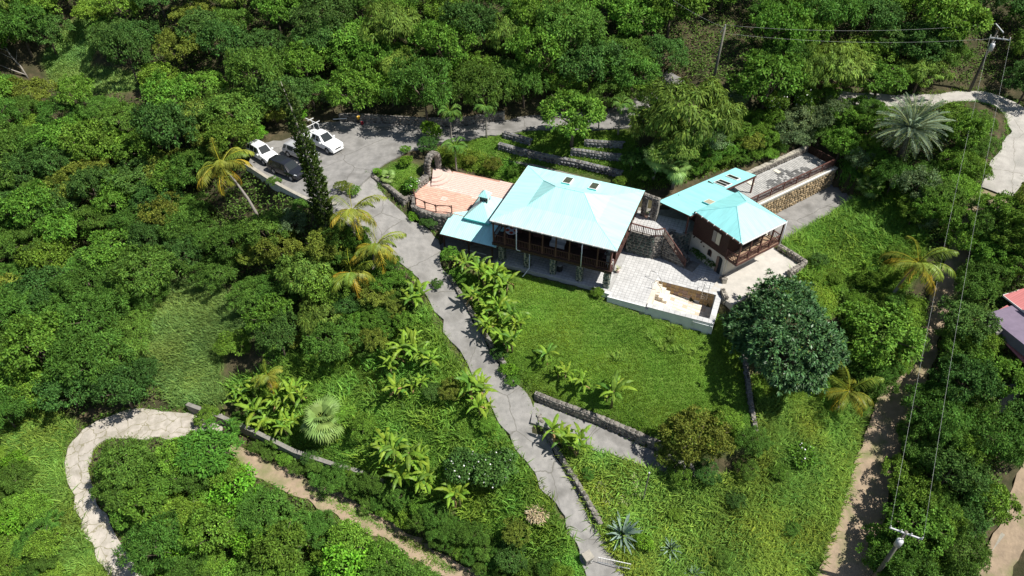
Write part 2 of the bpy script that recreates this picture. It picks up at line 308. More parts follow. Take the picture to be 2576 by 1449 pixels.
def _world_ctrl():
    P = []
    for s in STRIPS.values():
        for lx, ly, rx, ry, z in s:
            p, q = W(lx, ly, z), W(rx, ry, z); P += [p, q]
    for x, y, z in CTRL: P.append(W(x, y, z))
    for a, b, z in [(-14, 9, 4.2), (-7, 9, 4.1), (0, 9, 4.1), (4, 8.5, 4.1), (-10, 10.5, 4.8), (-3, 10.5, 4.9), (3, 10.5, 4.9), (-5, 13, 5.3), (3, 13, 5.5), (8, 10, 4.4), (-14, 6.8, 3.0), (-6, 6.8, 2.7), (2, 6.8, 2.7), (8, 7, 2.9),
                    (-18.5, 0, 3.6), (-17, 5, 3.75), (-20, 1.5, 3.75), (-11, -5.8, 0.05), (-6, -6, -.15), (0, -6, -.3), (5, -6.3, -.55), (10, -6.5, -.9), (16, -6.3, -1.3), (17, -3, -.9), (18, 0, -.3)]:
        w = mw(a, b); P.append([w[0], w[1], z])
    for a, b, z in [(1.3, 8, .1), (1.5, 15, .3), (5.2, 0, -.5), (5.3, 5, -.3), (-7.6, 12, 3.3), (-7.6, 18, 3.5), (-4, 21, 2.6), (-9, 4, 3.6), (-9, -1, 3.0), (1.5, 19.5, .6)]:
        w = cw(a, b); P.append([w[0], w[1], z])
    for x, z0 in [(-90, -2), (-70, 1.0), (-50, 3.0), (-32, 4.4), (-16, 5.2), (0, 6.4), (16, 8.0), (34, 9.0), (52, 9.2), (70, 8.6), (90, 8.0)]:
        for y in (84, 95, 110, 130, 160):
            P.append([x, y, z0 + 0.9 + 0.33 * (y - 82)])
    for x, y, z in [(-150, 10, -16), (0, 0, -20), (150, 10, -16), (-170, 100, 2), (170, 100, 9), (-150, 200, 36), (0, 200, 46), (150, 200, 46), (-90, 30, -14), (90, 30, -12)]:
        P.append([x, y, z])
    return np.array(P, float)
CP = _world_ctrl()
def _tps(P, lam=0.02):
    n = len(P); X = P[:, :2] / 50.0
    d2 = ((X[:, None] - X[None]) ** 2).sum(2); K = 0.5 * d2 * np.log(d2 + 1e-12)
    A = np.zeros((n + 3, n + 3)); A[:n, :n] = K + lam * 0.02 * np.eye(n); A[:n, n] = 1; A[:n, n + 1:] = X; A[n, :n] = 1; A[n + 1:, :n] = X.T
    return np.linalg.solve(A, np.concatenate([P[:, 2], np.zeros(3)]))
_w = _tps(CP)
def tps(x, y):
    Xc = CP[:, :2] / 50.0; out = np.zeros(len(x)); n = len(CP)
    for i in range(0, len(x), 20000):
        px = x[i:i + 20000] / 50.0; py = y[i:i + 20000] / 50.0
        d2 = (px[:, None] - Xc[None, :, 0]) ** 2 + (py[:, None] - Xc[None, :, 1]) ** 2
        out[i:i + 20000] = (0.5 * d2 * np.log(d2 + 1e-12)) @ _w[:n] + _w[n] + _w[n + 1] * px + _w[n + 2] * py
    return out
STEP = 0.55
xs = np.arange(-125, 135, STEP); ys = np.arange(12, 190, STEP)
GX, GY = np.meshgrid(xs, ys)
GZ = tps(GX.ravel(), GY.ravel()).reshape(GX.shape)
def _vn(x, y, s, seed):
    """smooth value noise"""
    r = np.random.default_rng(seed).random((64, 64)); u = x / s; v = y / s
    i = np.floor(u).astype(int); j = np.floor(v).astype(int); fu = u - i; fv = v - j
    fu = fu * fu * (3 - 2 * fu); fv = fv * fv * (3 - 2 * fv)
    g = lambda a, b: r[a % 64, b % 64]
    return (g(i, j) * (1 - fu) + g(i + 1, j) * fu) * (1 - fv) + (g(i, j + 1) * (1 - fu) + g(i + 1, j + 1) * fu) * fv - 0.5
GZ += _vn(GX, GY, 3.1, 1) * 0.16 + _vn(GX, GY, 1.2, 2) * 0.08
GZ0 = GZ.copy()
def H(x, y, g=None):
    g = GZ if g is None else g
    x = np.asarray(x, float); y = np.asarray(y, float)
    u = np.clip((x - xs[0]) / STEP, 0, len(xs) - 1.001); v = np.clip((y - ys[0]) / STEP, 0, len(ys) - 1.001)
    i = u.astype(int); j = v.astype(int); fu = u - i; fv = v - j
    return (g[j, i] * (1 - fu) + g[j, i + 1] * fu) * (1 - fv) + (g[j + 1, i] * (1 - fu) + g[j + 1, i + 1] * fu) * fv
_T = np.arange(18, 260, 0.4)
def G(px, py, h=0.0):
    """where the line of sight through a photo position meets the land raised by h; returns the ground point below"""
    d = ray(px, py); q = _T[:, None] * d[None]; z = q[:, 2] + CZ
    e = z - (H(q[:, 0], q[:, 1]) + h); k = np.argmax(e < 0)
    if not (e < 0).any(): k = len(_T) - 1
    k = max(k, 1); t = _T[k - 1] + 0.4 * e[k - 1] / max(e[k - 1] - e[k], 1e-6)
    x, y = d[0] * t, d[1] * t
    return np.array([x, y, float(H(x, y))])

# carve strips and platforms
def resample(rows, step=0.6):
    L = [W(a, b, z) for a, b, c, d, z in rows]; R = [W(c, d, z) for a, b, c, d, z in rows]
    L, R = np.array(L), np.array(R); C = (L + R) / 2
    s = np.concatenate([[0], np.cumsum(np.linalg.norm(np.diff(C, axis=0), axis=1))]); n = max(int(s[-1] / step), 3)
    t = np.linspace(0, s[-1], n)
    def sp(A):
        out = np.stack([np.interp(t, s, A[:, k]) for k in range(3)], 1)
        for _ in range(4): out[1:-1] = out[1:-1] * .5 + (out[:-2] + out[2:]) * .25
        return out
    return sp(L), sp(R)
STRIPW = {k: resample(v) for k, v in STRIPS.items()}
def carve_strip(L, R, dz):
    poly = np.concatenate([L[:, :2], R[::-1, :2]]); x0, y0 = poly.min(0) - 1; x1, y1 = poly.max(0) + 1
    m = (GX > x0) & (GX < x1) & (GY > y0) & (GY < y1); idx = np.argwhere(m)
    px, py = GX[m], GY[m]; C = (L + R) / 2
    ins = np.zeros(px.shape, bool); z = np.zeros(px.shape)
    for k in range(len(L) - 1):
        q = [L[k], L[k + 1], R[k + 1], R[k]]; a = inpoly(px, py, q); ins |= a; z[a] = min(C[k, 2], C[k + 1, 2])
    jj = idx[ins]; GZ[jj[:, 0], jj[:, 1]] = z[ins] - dz
for k, (L, R) in STRIPW.items():
    d = (R - L) / np.linalg.norm(R - L, axis=1)[:, None]; carve_strip(L - d * 0.35, R + d * 0.35, 0.14)
def carve_poly(poly, z, mode='min'):
    m = inpoly(GX, GY, poly)
    GZ[m] = np.minimum(GZ[m], z) if mode == 'min' else z
mp = lambda pts: [mw(a, b) for a, b in pts]
cp = lambda pts: [cw(a, b) for a, b in pts]
TERR = [(-16.9, -0.7), (-16.4, -1.7), (-15.79, -2.5), (-14.56, -2.88), (-13.26, -3.0), (-12.2, -2.75), (-11.5, -2.45), (-6.0, -2.45), (-6.0, 5.0), (-7.7, 4.95), (-14.9, 4.75), (-16.3, 3.3)]
carve_poly(mp(TERR), 2.55, 'set')
carve_poly(mp([(-12.3, -5.0), (6.0, -5.0), (6.0, 5.0), (-12.3, 5.0)]), -0.4)
carve_poly(mp([(5.8, -5.4), (9.8, -5.4), (9.8, 3.5), (5.8, 3.5)]), -0.4)
carve_poly(mp([(9.4, -5.3), (15.8, -5.3), (15.8, -1.3), (9.4, -1.3)]), -2.6)
carve_poly(mp([(9.4, -1.4), (15.8, -1.4), (15.8, 4), (9.4, 4)]), -0.4)
carve_poly(cp([(-6.8, -4.5), (1.4, -3.0), (1.4, 5), (-6.8, 5)]), -0.4)
carve_poly(cp([(1.2, -4.2), (4.6, -4.2), (4.6, 5.2), (1.2, 5.2)]), -0.3)
carve_poly(cp([(-6.9, 2.5), (-2.7, 2.5), (-2.7, 18.9), (-6.9, 18.9)]), -0.3)
carve_poly(cp([(-2.7, 4.0), (0.95, 4.0), (0.95, 19.3), (-2.7, 19.3)]), -0.1)

# ------------------------------------------------------------------ ground sheet (fine in view, coarse out to the far hills)
GRASS_PX = {   # regions of open grass, photo positions
 'lawn': [(1255,672),(1500,738),(1530,765),(1760,828),(1800,790),(1872,800),(1885,1000),(1890,1120),(1800,1140),(1640,1105),(1520,1050),(1400,1005),(1330,985),(1275,930),(1220,850),(1165,760),(1120,690),(1200,690)],
 'grass_slope_east': [(1965,600),(2060,560),(2120,515),(2180,500),(2250,470),(2290,540),(2330,600),(2300,700),(2240,760),(2130,760),(2080,720),(2000,690)],
 'grass_slope_south': [(1910,1010),(2060,1020),(2180,1020),(2150,1120),(2125,1240),(2090,1330),(2040,1460),(1560,1460),(1500,1330),(1440,1200),(1420,1130),(1560,1160),(1700,1215),(1900,1200)],
 'grass_garden': [(880,900),(1060,760),(1110,850),(1160,925),(1205,985),(1235,1050),(1290,1130),(1360,1230),(1440,1380),(1300,1400),(1150,1290),(960,1180),(800,1100),(620,1030),(560,960),(700,920)],
 'reed_patch': [(370,770),(430,720),(520,700),(600,770),(630,860),(560,880),(545,960),(570,1010),(440,1020),(360,900)],
 'grass_verge_west': [(0,1040),(100,1030),(190,1070),(155,1130),(160,1230),(230,1400),(290,1500),(0,1500)],
 'grass_meadow': [(110,150),(170,60),(230,40),(260,80),(220,170),(345,185),(350,225),(220,235),(130,210)],
 'grass_terraces': [(1120,350),(1230,335),(1360,322),(1480,325),(1600,330),(1600,470),(1560,450),(1330,415),(1180,390)],
 'grass_garden_upper': [(935,440),(1000,405),(1060,420),(1020,500),(990,480)],
 'grass_track_strip': [(760,1230),(820,1240),(940,1300),(1040,1360),(1150,1440),(1120,1450),(1000,1370),(880,1300)],
 'grass_bank_east': [(1830,300),(1930,290),(1950,340),(1890,370),(1850,350)],
}
gpx, gpy = PX(GX.ravel(), GY.ravel(), GZ0.ravel())
cover = np.zeros(GX.size)
for k, p in GRASS_PX.items(): cover[inpoly(gpx, gpy, p)] = 1.0
cov2 = cover.reshape(GX.shape)
for _ in range(2): cov2[1:-1, 1:-1] = (cov2[1:-1, 1:-1] * 2 + cov2[:-2, 1:-1] + cov2[2:, 1:-1] + cov2[1:-1, :-2] + cov2[1:-1, 2:]) / 6
def ground_mat():
    m = bpy.data.materials.new('ground_cover'); m.use_nodes = True; nt = m.node_tree; N = nt.nodes; L = nt.links; b = N['Principled BSDF']
    b.inputs['Roughness'].default_value = 0.95; b.inputs['Specular IOR Level'].default_value = 0.1
    tc = N.new('ShaderNodeTexCoord')
    def ramp(scale, det, cols):
        nz = N.new('ShaderNodeTexNoise'); nz.inputs['Scale'].default_value = scale; nz.inputs['Detail'].default_value = det; nz.inputs['Roughness'].default_value = 0.7
        L.new(tc.outputs['Object'], nz.inputs['Vector']); r = N.new('ShaderNodeValToRGB')
        e = r.color_ramp.elements; e[0].position = 0.32; e[0].color = (*cols[0], 1); e[1].position = 0.7; e[1].color = (*cols[2], 1)
        k = e.new(0.5); k.color = (*cols[1], 1); L.new(nz.outputs['Fac'], r.inputs['Fac']); return r.outputs['Color']
    soil = ramp(0.8, 8, [(0.035, 0.040, 0.018), (0.06, 0.055, 0.030), (0.13, 0.10, 0.06)])
    grass = ramp(1.6, 8, [(0.07, 0.14, 0.02), (0.10, 0.185, 0.026), (0.15, 0.22, 0.045)])
    at = N.new('ShaderNodeAttribute'); at.attribute_name = 'tint'
    mx = N.new('ShaderNodeMixRGB'); L.new(at.outputs['Fac'], mx.inputs['Fac']); L.new(soil, mx.inputs['Color1']); L.new(grass, mx.inputs['Color2'])
    L.new(mx.outputs['Color'], b.inputs['Base Color'])
    nb = N.new('ShaderNodeTexNoise'); nb.inputs['Scale'].default_value = 9; nb.inputs['Detail'].default_value = 6; L.new(tc.outputs['Object'], nb.inputs['Vector'])
    bp = N.new('ShaderNodeBump'); bp.inputs['Strength'].default_value = 0.7; bp.inputs['Distance'].default_value = 0.08; L.new(nb.outputs['Fac'], bp.inputs['Height']); L.new(bp.outputs['Normal'], b.inputs['Normal'])
    return m
M['ground'] = ground_mat()
nY, nX = GX.shape
V = np.stack([GX.ravel(), GY.ravel(), GZ.ravel()], 1)
ii = (np.arange(nY - 1)[:, None] * nX + np.arange(nX - 1)[None]).ravel()
F = np.stack([ii, ii + 1, ii + nX + 1, ii + nX], 1)
ring = np.repeat(cov2.ravel()[:, None], 3, 1)
# outer skirt: four coarse flanks carried on outwards from the border
border = np.concatenate([np.arange(nX), (np.arange(1, nY) * nX + nX - 1), ((nY - 1) * nX + np.arange(nX - 2, -1, -1)), (np.arange(nY - 2, 0, -1) * nX)])
cen = np.array([0.0, 70.0]); out1 = V[border].copy(); out1[:, :2] = cen + (out1[:, :2] - cen) * 2.2
out1[:, 2] += np.where(out1[:, 1] > 100, 26, -14); out2 = out1.copy(); out2[:, :2] = cen + (out2[:, :2] - cen) * 3.0; out2[:, 2] += np.where(out2[:, 1] > 100, 20, -6)
nb = len(border); o1 = len(V) + np.arange(nb); o2 = o1 + nb
F2 = np.stack([np.roll(border, -1), border, o1, np.roll(o1, -1)], 1); F3 = np.stack([np.roll(o1, -1), o1, o2, np.roll(o2, -1)], 1)
Vg = np.concatenate([V, out1, out2]); tn = np.concatenate([ring, np.zeros((2 * nb, 3))])
g = obj('ground', Vg, np.concatenate([F, F2, F3]), M['ground'], smooth=True, tint=tn); setp(g, 'hillside soil and leaf litter under the trees and grass', None, None, 'structure')

# ------------------------------------------------------------------ roads
def strip_obj(name, key, mt, label, lift=0.0, ncross=6, skirt=0.35):
    L, R = STRIPW[key]; n = len(L); V = []
    for k in range(n):
        for c in range(ncross + 1):
            t = c / ncross; p = L[k] * (1 - t) + R[k] * t
            w = float(_vn(np.array([k * .8]), np.array([c * 9.0 + len(key)]), 1.7, 5)[0]) * .7 + .18 * float(_vn(np.array([k * .8]), np.array([c * 5.0]), .6, 6)[0]) if c in (0, ncross) else 0
            d = (R[k] - L[k]) / max(np.linalg.norm(R[k] - L[k]), 1e-6)
            p = p + d * w; p[2] += lift + 0.02 * math.sin(k * .9 + c) ; V.append(p)
    base = len(V)
    for k in range(n): q = V[k * (ncross + 1)].copy(); q[2] -= skirt; V.append(q)
    for k in range(n): q = V[k * (ncross + 1) + ncross].copy(); q[2] -= skirt; V.append(q)
    F = []
    for k in range(n - 1):
        for c in range(ncross):
            i = k * (ncross + 1) + c; F.append([i, i + ncross + 1, i + ncross + 2, i + 1])
        F.append([k * (ncross + 1), base + k, base + k + 1, (k + 1) * (ncross + 1)])
        F.append([k * (ncross + 1) + ncross, (k + 1) * (ncross + 1) + ncross, base + n + k + 1, base + n + k])
    F = [f[::-1] if _up(V, f) < 0 else f for f in F]
    o = obj(name, np.array(V), F, mt, smooth=False); return setp(o, label, None, None, 'structure')
def _up(V, f):
    a, b, c = (np.array(V[i]) for i in f[:3]); return np.cross(b - a, c - a)[2]
strip_obj('parking_area', 'parking', M['drive'], 'grey concrete parking area and upper drive with parked cars', 0.0, 12)
strip_obj('driveway', 'driveway', M['drive'], 'steep grey concrete driveway descending past the carport', 0.006)
strip_obj('driveway_branch', 'fork', M['drive'], 'short concrete branch of the driveway below the lawn wall', -0.004)
strip_obj('hairpin_road', 'hairpin', M['road'], 'pale cracked concrete hairpin road at lower left')
strip_obj('dirt_track', 'track', M['dirt'], 'pale dirt track with a grassy middle below the garden wall', -0.01)
strip_obj('upper_road', 'upper_road', M['road2'], 'pale concrete road curving round the hill at upper right')
strip_obj('dirt_road', 'dirt_road', M['dirt'], 'shaded dirt road running down beside the grassy slope', -0.01)
strip_obj('side_path', 'side_path', M['road2'], 'short pale path at the right edge')
strip_obj('side_track', 'side_track', M['dirt'], 'dirt track in the lower right corner', -0.01)
# ------------------------------------------------------------------ stonework and tiling helpers
def rock_mesh(name, mt, seed, n=0):
    """low irregular stone, 20 faces, about 2 x 2 x 2"""
    r = np.random.default_rng(seed); t = (1 + 5 ** .5) / 2
    v = np.array([(-1, t, 0), (1, t, 0), (-1, -t, 0), (1, -t, 0), (0, -1, t), (0, 1, t), (0, -1, -t), (0, 1, -t), (t, 0, -1), (t, 0, 1), (-t, 0, -1), (-t, 0, 1)], float)
    v /= np.linalg.norm(v, axis=1)[:, None]; v = np.sign(v) * np.abs(v) ** 0.62
    v *= 1 + r.uniform(-.22, .12, v.shape)
    f = np.array([(0, 11, 5), (0, 5, 1), (0, 1, 7), (0, 7, 10), (0, 10, 11), (1, 5, 9), (5, 11, 4), (11, 10, 2), (10, 7, 6), (7, 1, 8), (3, 9, 4), (3, 4, 2), (3, 2, 6), (3, 6, 8), (3, 8, 9), (4, 9, 5), (2, 4, 11), (6, 2, 10), (8, 6, 7), (9, 8, 1)])
    return mesh_np(name, v, f, mt)
ROCKS = {k: [rock_mesh('stone', M[k], i + 3) for i in range(7)] for k in ('st_green', 'st_grey', 'st_tan', 'st_blue')}
def stone_face(parent, p, q, z0p, z1p, z0q, z1q, nrm, kind, size=0.32, depth=0.07, gap=0.03, limit=300, r=None, skip=0.0, name='stone'):
    """lay stones over the face p->q (local plan points), bottom/top heights at both ends"""
    r = r or random.Random(int(abs(p[0] * 31 + p[1] * 17 + z1p * 7) * 100)); p = Vector((p[0], p[1])); q = Vector((q[0], q[1])); L = (q - p).length; d = (q - p) / L
    ang = math.atan2(d.y, d.x); n = 0; z = 0.0; hmax = max(z1p - z0p, z1q - z0q); cnt = []
    zz = 0.0
    while zz < hmax - 0.05:
        h = size * r.uniform(.72, 1.12); s = -r.uniform(0, size)
        while s < L:
            w = size * r.uniform(.8, 1.7); c = s + w / 2
            if 0.03 < c < L - 0.0:
                t = c / L; b0 = z0p + (z0q - z0p) * t; b1 = z1p + (z1q - z1p) * t
                zc = b0 + zz + h / 2 + r.uniform(-.04, .04)
                if zc < b1 - 0.03 and r.random() > skip:
                    hh = min(h, (b1 - zc) * 2 + .04)
                    cnt.append((p + d * c, zc, min(w, 2 * min(c, L - c) + .1), hh))
            s += w
        zz += h
    for (c, zc, w, h) in cnt[:limit]:
        inst(name, r.choice(ROCKS[kind]), parent, (c.x + nrm[0] * depth * .15, c.y + nrm[1] * depth * .15, zc), (0, r.uniform(-.15, .15), ang),
             ((w - gap) / 2 * r.uniform(.9, 1.05), depth * r.uniform(.8, 1.5), (h - gap) / 2))
    return len(cnt)
def path_wall(name, label, cat, pts, mort, kind, thick=0.4, size=0.34, capmat=None, faces=('l',), limit=290, group=None, depth=0.08):
    """free standing or retaining wall along world points (x, y, zbase, ztop); stones on the chosen faces and along the top"""
    o = np.array(pts[0][:2]); zb = min(p[2] for p in pts)
    t = thing(name, label, cat, (o[0], o[1], zb), 0, group)
    P = [(p[0] - o[0], p[1] - o[1], p[2] - zb, p[3] - zb) for p in pts]; n = len(P); V = []; nr = []
    for i in range(n):
        a = np.array(P[max(i - 1, 0)][:2]); b = np.array(P[min(i + 1, n - 1)][:2]); d = (b - a) / np.linalg.norm(b - a); m = np.array([-d[1], d[0]]); nr.append(m)
        c = np.array(P[i][:2]); l, r_ = c + m * thick / 2, c - m * thick / 2
        V += [(l[0], l[1], P[i][2] - .6), (r_[0], r_[1], P[i][2] - .6), (r_[0], r_[1], P[i][3]), (l[0], l[1], P[i][3])]
    F = [[0, 1, 2, 3], [4 * n - 1, 4 * n - 2, 4 * n - 3, 4 * n - 4]]
    for i in range(n - 1):
        for k in range(4): F.append([4 * i + k, 4 * i + 4 + k, 4 * i + 4 + (k + 1) % 4, 4 * i + (k + 1) % 4])
    obj('core', V, F, mort, t)
    tot = 0
    for i in range(n - 1):
        for fc in faces:
            sg = 1 if fc == 'l' else -1; m = (nr[i] + nr[i + 1]) / 2 * sg
            a = np.array(P[i][:2]) + nr[i] * sg * thick / 2; b = np.array(P[i + 1][:2]) + nr[i + 1] * sg * thick / 2
            if tot < limit: tot += stone_face(t, a, b, P[i][2], P[i][3], P[i + 1][2], P[i + 1][3], m, kind, size, depth, limit=limit - tot, r=random.Random(i * 7 + len(pts)))
    if capmat:
        for i in range(n - 1):
            a, b = P[i], P[i + 1]; v, f = beam((a[0], a[1], a[3] + .03), (b[0], b[1], b[3] + .03), thick + .1, .07); obj('coping', v, f, capmat, t)
    else:
        r = random.Random(len(pts) * 3)
        for i in range(n - 1):
            a, b = np.array(P[i]), np.array(P[i + 1]); L = np.linalg.norm(b[:2] - a[:2]); s = 0.1; ang = math.atan2(b[1] - a[1], b[0] - a[0])
            while s < L and tot < limit + 120:
                w = size * r.uniform(.9, 1.6); c = a + (b - a) * min((s + w / 2) / L, 1)
                inst('stone', r.choice(ROCKS[kind]), t, (c[0], c[1], c[3] + .01), (0, 0, ang + r.uniform(-.2, .2)), (w / 2 * .95, thick / 2 * r.uniform(.85, 1.1), .07 * r.uniform(.8, 1.4))); s += w; tot += 1
    return t
def tile_mesh(mt, w, d, h=0.03):
    b = 0.012
    v = [(-w / 2, -d / 2, 0), (w / 2, -d / 2, 0), (w / 2, d / 2, 0), (-w / 2, d / 2, 0), (-w / 2 + b, -d / 2 + b, h), (w / 2 - b, -d / 2 + b, h), (w / 2 - b, d / 2 - b, h), (-w / 2 + b, d / 2 - b, h)]
    return mesh_np('tile', v, [[4, 5, 6, 7], [0, 1, 5, 4], [1, 2, 6, 5], [2, 3, 7, 6], [3, 0, 4, 7]], mt)
def tile_field(parent, ext, z, step, pick, keep=None, gap=0.018, limit=300, offset=False, toview=None, jit=0.004):
    """square tiles over a local rectangle; pick(x, y) gives the material key; the nearest 300 are separate pieces, the rest one part"""
    x0, x1, y0, y1 = ext; cells = []
    ny = int((y1 - y0) / step); nx = int((x1 - x0) / step)
    for j in range(ny):
        for i in range(nx + (1 if offset else 0)):
            x = x0 + (i + .5) * step - (step / 2 if offset and j % 2 else 0); y = y0 + (j + .5) * step
            if x - step / 2 < x0 - .01 or x + step / 2 > x1 + .01: continue
            if keep and not keep(x, y): continue
            cells.append((x, y))
    ms = {}; r = random.Random(len(cells))
    cells.sort(key=(lambda c: toview(*c)) if toview else (lambda c: c[1]))
    rest = {}
    for k, (x, y) in enumerate(cells):
        key = pick(x, y)
        if key not in ms: ms[key] = tile_mesh(M[key], step - gap, step - gap)
        if k < limit: inst('tile', ms[key], parent, (x, y, z + r.uniform(-jit, jit)), (r.uniform(-.006, .006), r.uniform(-.006, .006), 0))
        else: rest.setdefault(key, []).append((x, y))
    h = (step - gap) / 2
    for key, L in rest.items():
        V, F = [], []
        for x, y in L:
            b = len(V); zz = z + .03 + r.uniform(-jit, jit)
            V += [(x - h, y - h, z), (x + h, y - h, z), (x + h, y + h, z), (x - h, y + h, z), (x - h + .012, y - h + .012, zz), (x + h - .012, y - h + .012, zz), (x + h - .012, y + h - .012, zz), (x - h + .012, y + h - .012, zz)]
            F += [[b + 4, b + 5, b + 6, b + 7], [b, b + 1, b + 5, b + 4], [b + 1, b + 2, b + 6, b + 5], [b + 2, b + 3, b + 7, b + 6], [b + 3, b, b + 4, b + 7]]
        setp(obj('tiling', V, F, M[key], parent), kind='stuff')
def railing(parent, p, q, z, h=0.9, posts=2, nb=None, mt=None, bal=0.04, sp=0.14, zq=None, skip_first=False, cap=.1):
    """timber railing from p to q (local plan), floor height z (zq at the far end): posts, top and bottom rail, balusters"""
    mt = mt or M['rail']; zq = z if zq is None else zq
    p = Vector((p[0], p[1], z)); q = Vector((q[0], q[1], zq)); L = (q - p).length
    up = Vector((0, 0, 1))
    for k in range(posts):
        if k == 0 and skip_first: continue
        c = p.lerp(q, k / (posts - 1)); v, f = beam(c, c + up * (h + .03), .1, .1, (0, 1, 0)); obj('rail_post', v, f, mt, parent)
    v, f = beam(p + up * h, q + up * h, cap, .06); obj('top_rail', v, f, mt, parent)
    v, f = beam(p + up * .12, q + up * .12, .05, .06); obj('bottom_rail', v, f, mt, parent)
    n = nb or max(int(L / sp), 2); me = None; hh = h - .18
    v, f = bx(-bal / 2, bal / 2, -bal / 2, bal / 2, 0, hh); me = mesh_np('baluster', v, f, mt); ang = math.atan2(q.y - p.y, q.x - p.x)
    for k in range(1, n):
        c = p.lerp(q, k / n); inst('baluster', me, parent, (c.x, c.y, c.z + .15), (0, 0, ang))
def arched(name, w, h, rise, depth, mt, parent, loc, rot, n=8):
    """panel with an arched head, in local x (width) z (height)"""
    pr = [(-w / 2, 0), (w / 2, 0)] + [(w / 2 * math.cos(math.pi * k / n), h - rise + rise * math.sin(math.pi * k / n)) for k in range(n + 1)]
    m = len(pr); V = [(x, 0, z) for x, z in pr] + [(x, depth, z) for x, z in pr]
    F = [list(range(m)), list(range(2 * m - 1, m - 1, -1))] + [[i, m + i, m + (i + 1) % m, (i + 1) % m] for i in range(m)]
    return inst(name, mesh_np(name, V, F, mt), parent, loc, (0, 0, rot))
# ------------------------------------------------------------------ main house
def c1(x, y): return (1600 + x / 2.415) / 1.5528, (550 + y / 2.415) / 1.5528       # positions read in enlarged crops of the photograph
def c2(x, y): return (2400 + x / 2.415) / 1.5528, (550 + y / 2.415) / 1.5528
def c3(x, y): return (900 + x / 2.8975) / 1.5528, (400 + y / 2.8975) / 1.5528
def tom(p): d = np.array(p[:2]) - MC; return float(d @ MU), float(d @ MV)
def toc(p): d = np.array(p[:2]) - CC; return float(d @ CU), float(d @ CV)
def slab(name, pts, th, mt, parent):
    P = [Vector(p) for p in pts]; n = len(P); nr = (P[1] - P[0]).cross(P[2] - P[0]).normalized()
    if nr.z < 0: P = P[::-1]; nr = -nr
    V = [tuple(p) for p in P] + [tuple(p - nr * th) for p in P]
    F = [list(range(n)), list(range(2 * n - 1, n - 1, -1))] + [[i, n + i, n + (i + 1) % n, (i + 1) % n] for i in range(n)]
    return obj(name, V, F, mt, parent)
def beamo(name, p, q, w, h, mt, parent):
    v, f = beam(p, q, w, h); return obj(name, v, f, mt, parent)
def ridge(p, q, parent, mt, up=.0): beamo('ridge_cap', (p[0], p[1], p[2] + up), (q[0], q[1], q[2] + up), .09, .035, mt, parent)
hs = thing('main_house', 'two storey house with wide pale turquoise hipped roof and long front veranda', 'house', (MC[0], MC[1], 0), MY)
A, B, Z0 = 6.23, 5.10, 5.40; t_, zb, ra, zr = 2.7, 5.9, 1.4, 7.2
E4 = [(-A, -B, Z0), (A, -B, Z0), (A, B, Z0), (-A, B, Z0)]
K4 = [(-A + t_, -B + t_, zb), (A - t_, -B + t_, zb), (A - t_, B - t_, zb), (-A + t_, B - t_, zb)]
R2 = [(-ra, 0, zr), (ra, 0, zr)]
rf = slab('roof', [E4[0], E4[1], K4[1], K4[0]], .06, M['roof_x'], hs)
for nm, q, mt in [('roof_panel', [E4[1], E4[2], K4[2], K4[1]], 'roof_y'), ('roof_panel', [E4[2], E4[3], K4[3], K4[2]], 'roof_x'), ('roof_panel', [E4[3], E4[0], K4[0], K4[3]], 'roof_y'),
                  ('roof_panel', [K4[0], K4[1], R2[1], R2[0]], 'roof_x'), ('roof_panel', [K4[2], K4[3], R2[0], R2[1]], 'roof_x'), ('roof_panel', [K4[1], K4[2], R2[1]], 'roof_y'), ('roof_panel', [K4[3], K4[0], R2[0]], 'roof_y')]:
    slab(nm, q, .06, M[mt], rf)
for p, q in [(R2[0], R2[1]), (K4[0], R2[0]), (K4[3], R2[0]), (K4[1], R2[1]), (K4[2], R2[1]), (E4[0], K4[0]), (E4[1], K4[1]), (E4[2], K4[2]), (E4[3], K4[3])]: ridge(p, q, rf, M['roof_x'])
for x0 in (-1.65, 1.10):                                                # skylights on the hill side
    zf = lambda b: Z0 + (B - b) / t_ * (zb - Z0)
    fr = slab('skylight', [(x0 - .07, 2.6, zf(2.6) + .14), (x0 + .77, 2.6, zf(2.6) + .14), (x0 + .77, 4.15, zf(4.15) + .14), (x0 - .07, 4.15, zf(4.15) + .14)], .16, M['white'], rf)
    slab('pane', [(x0, 2.72, zf(2.72) + .155), (x0 + .7, 2.72, zf(2.72) + .155), (x0 + .7, 4.08, zf(4.08) + .155), (x0, 4.08, zf(4.08) + .155)], .012, M['skyglass'], rf)
    beamo('skylight_kerb', (x0 - .1, 2.55, zf(2.55) + .06), (x0 + .8, 2.55, zf(2.55) + .06), .05, .14, M['turq_trim'], rf)
# fascia, gutter
beamo('gutter', (-A, -B - .07, Z0 - .06), (A + .02, -B - .07, Z0 - .06), .13, .11, M['gutter'], hs)
for k in range(13):
    x = -A + .35 + k * (2 * A - .6) / 12; box('gutter_bracket', (x - .035, x + .035, -B - .16, -B - .02, Z0 - .11, Z0 + .02), M['white'], hs)
beamo('fascia', (A + .02, -B, Z0 - .1), (A + .02, B, Z0 - .1), .03, .16, M['rail'], hs)
beamo('fascia', (-A - .02, -B, Z0 - .09), (-A - .02, B, Z0 - .09), .03, .14, M['white'], hs)
beamo('fascia', (-A, B + .02, Z0 - .1), (A, B + .02, Z0 - .1), .03, .14, M['rail'], hs)
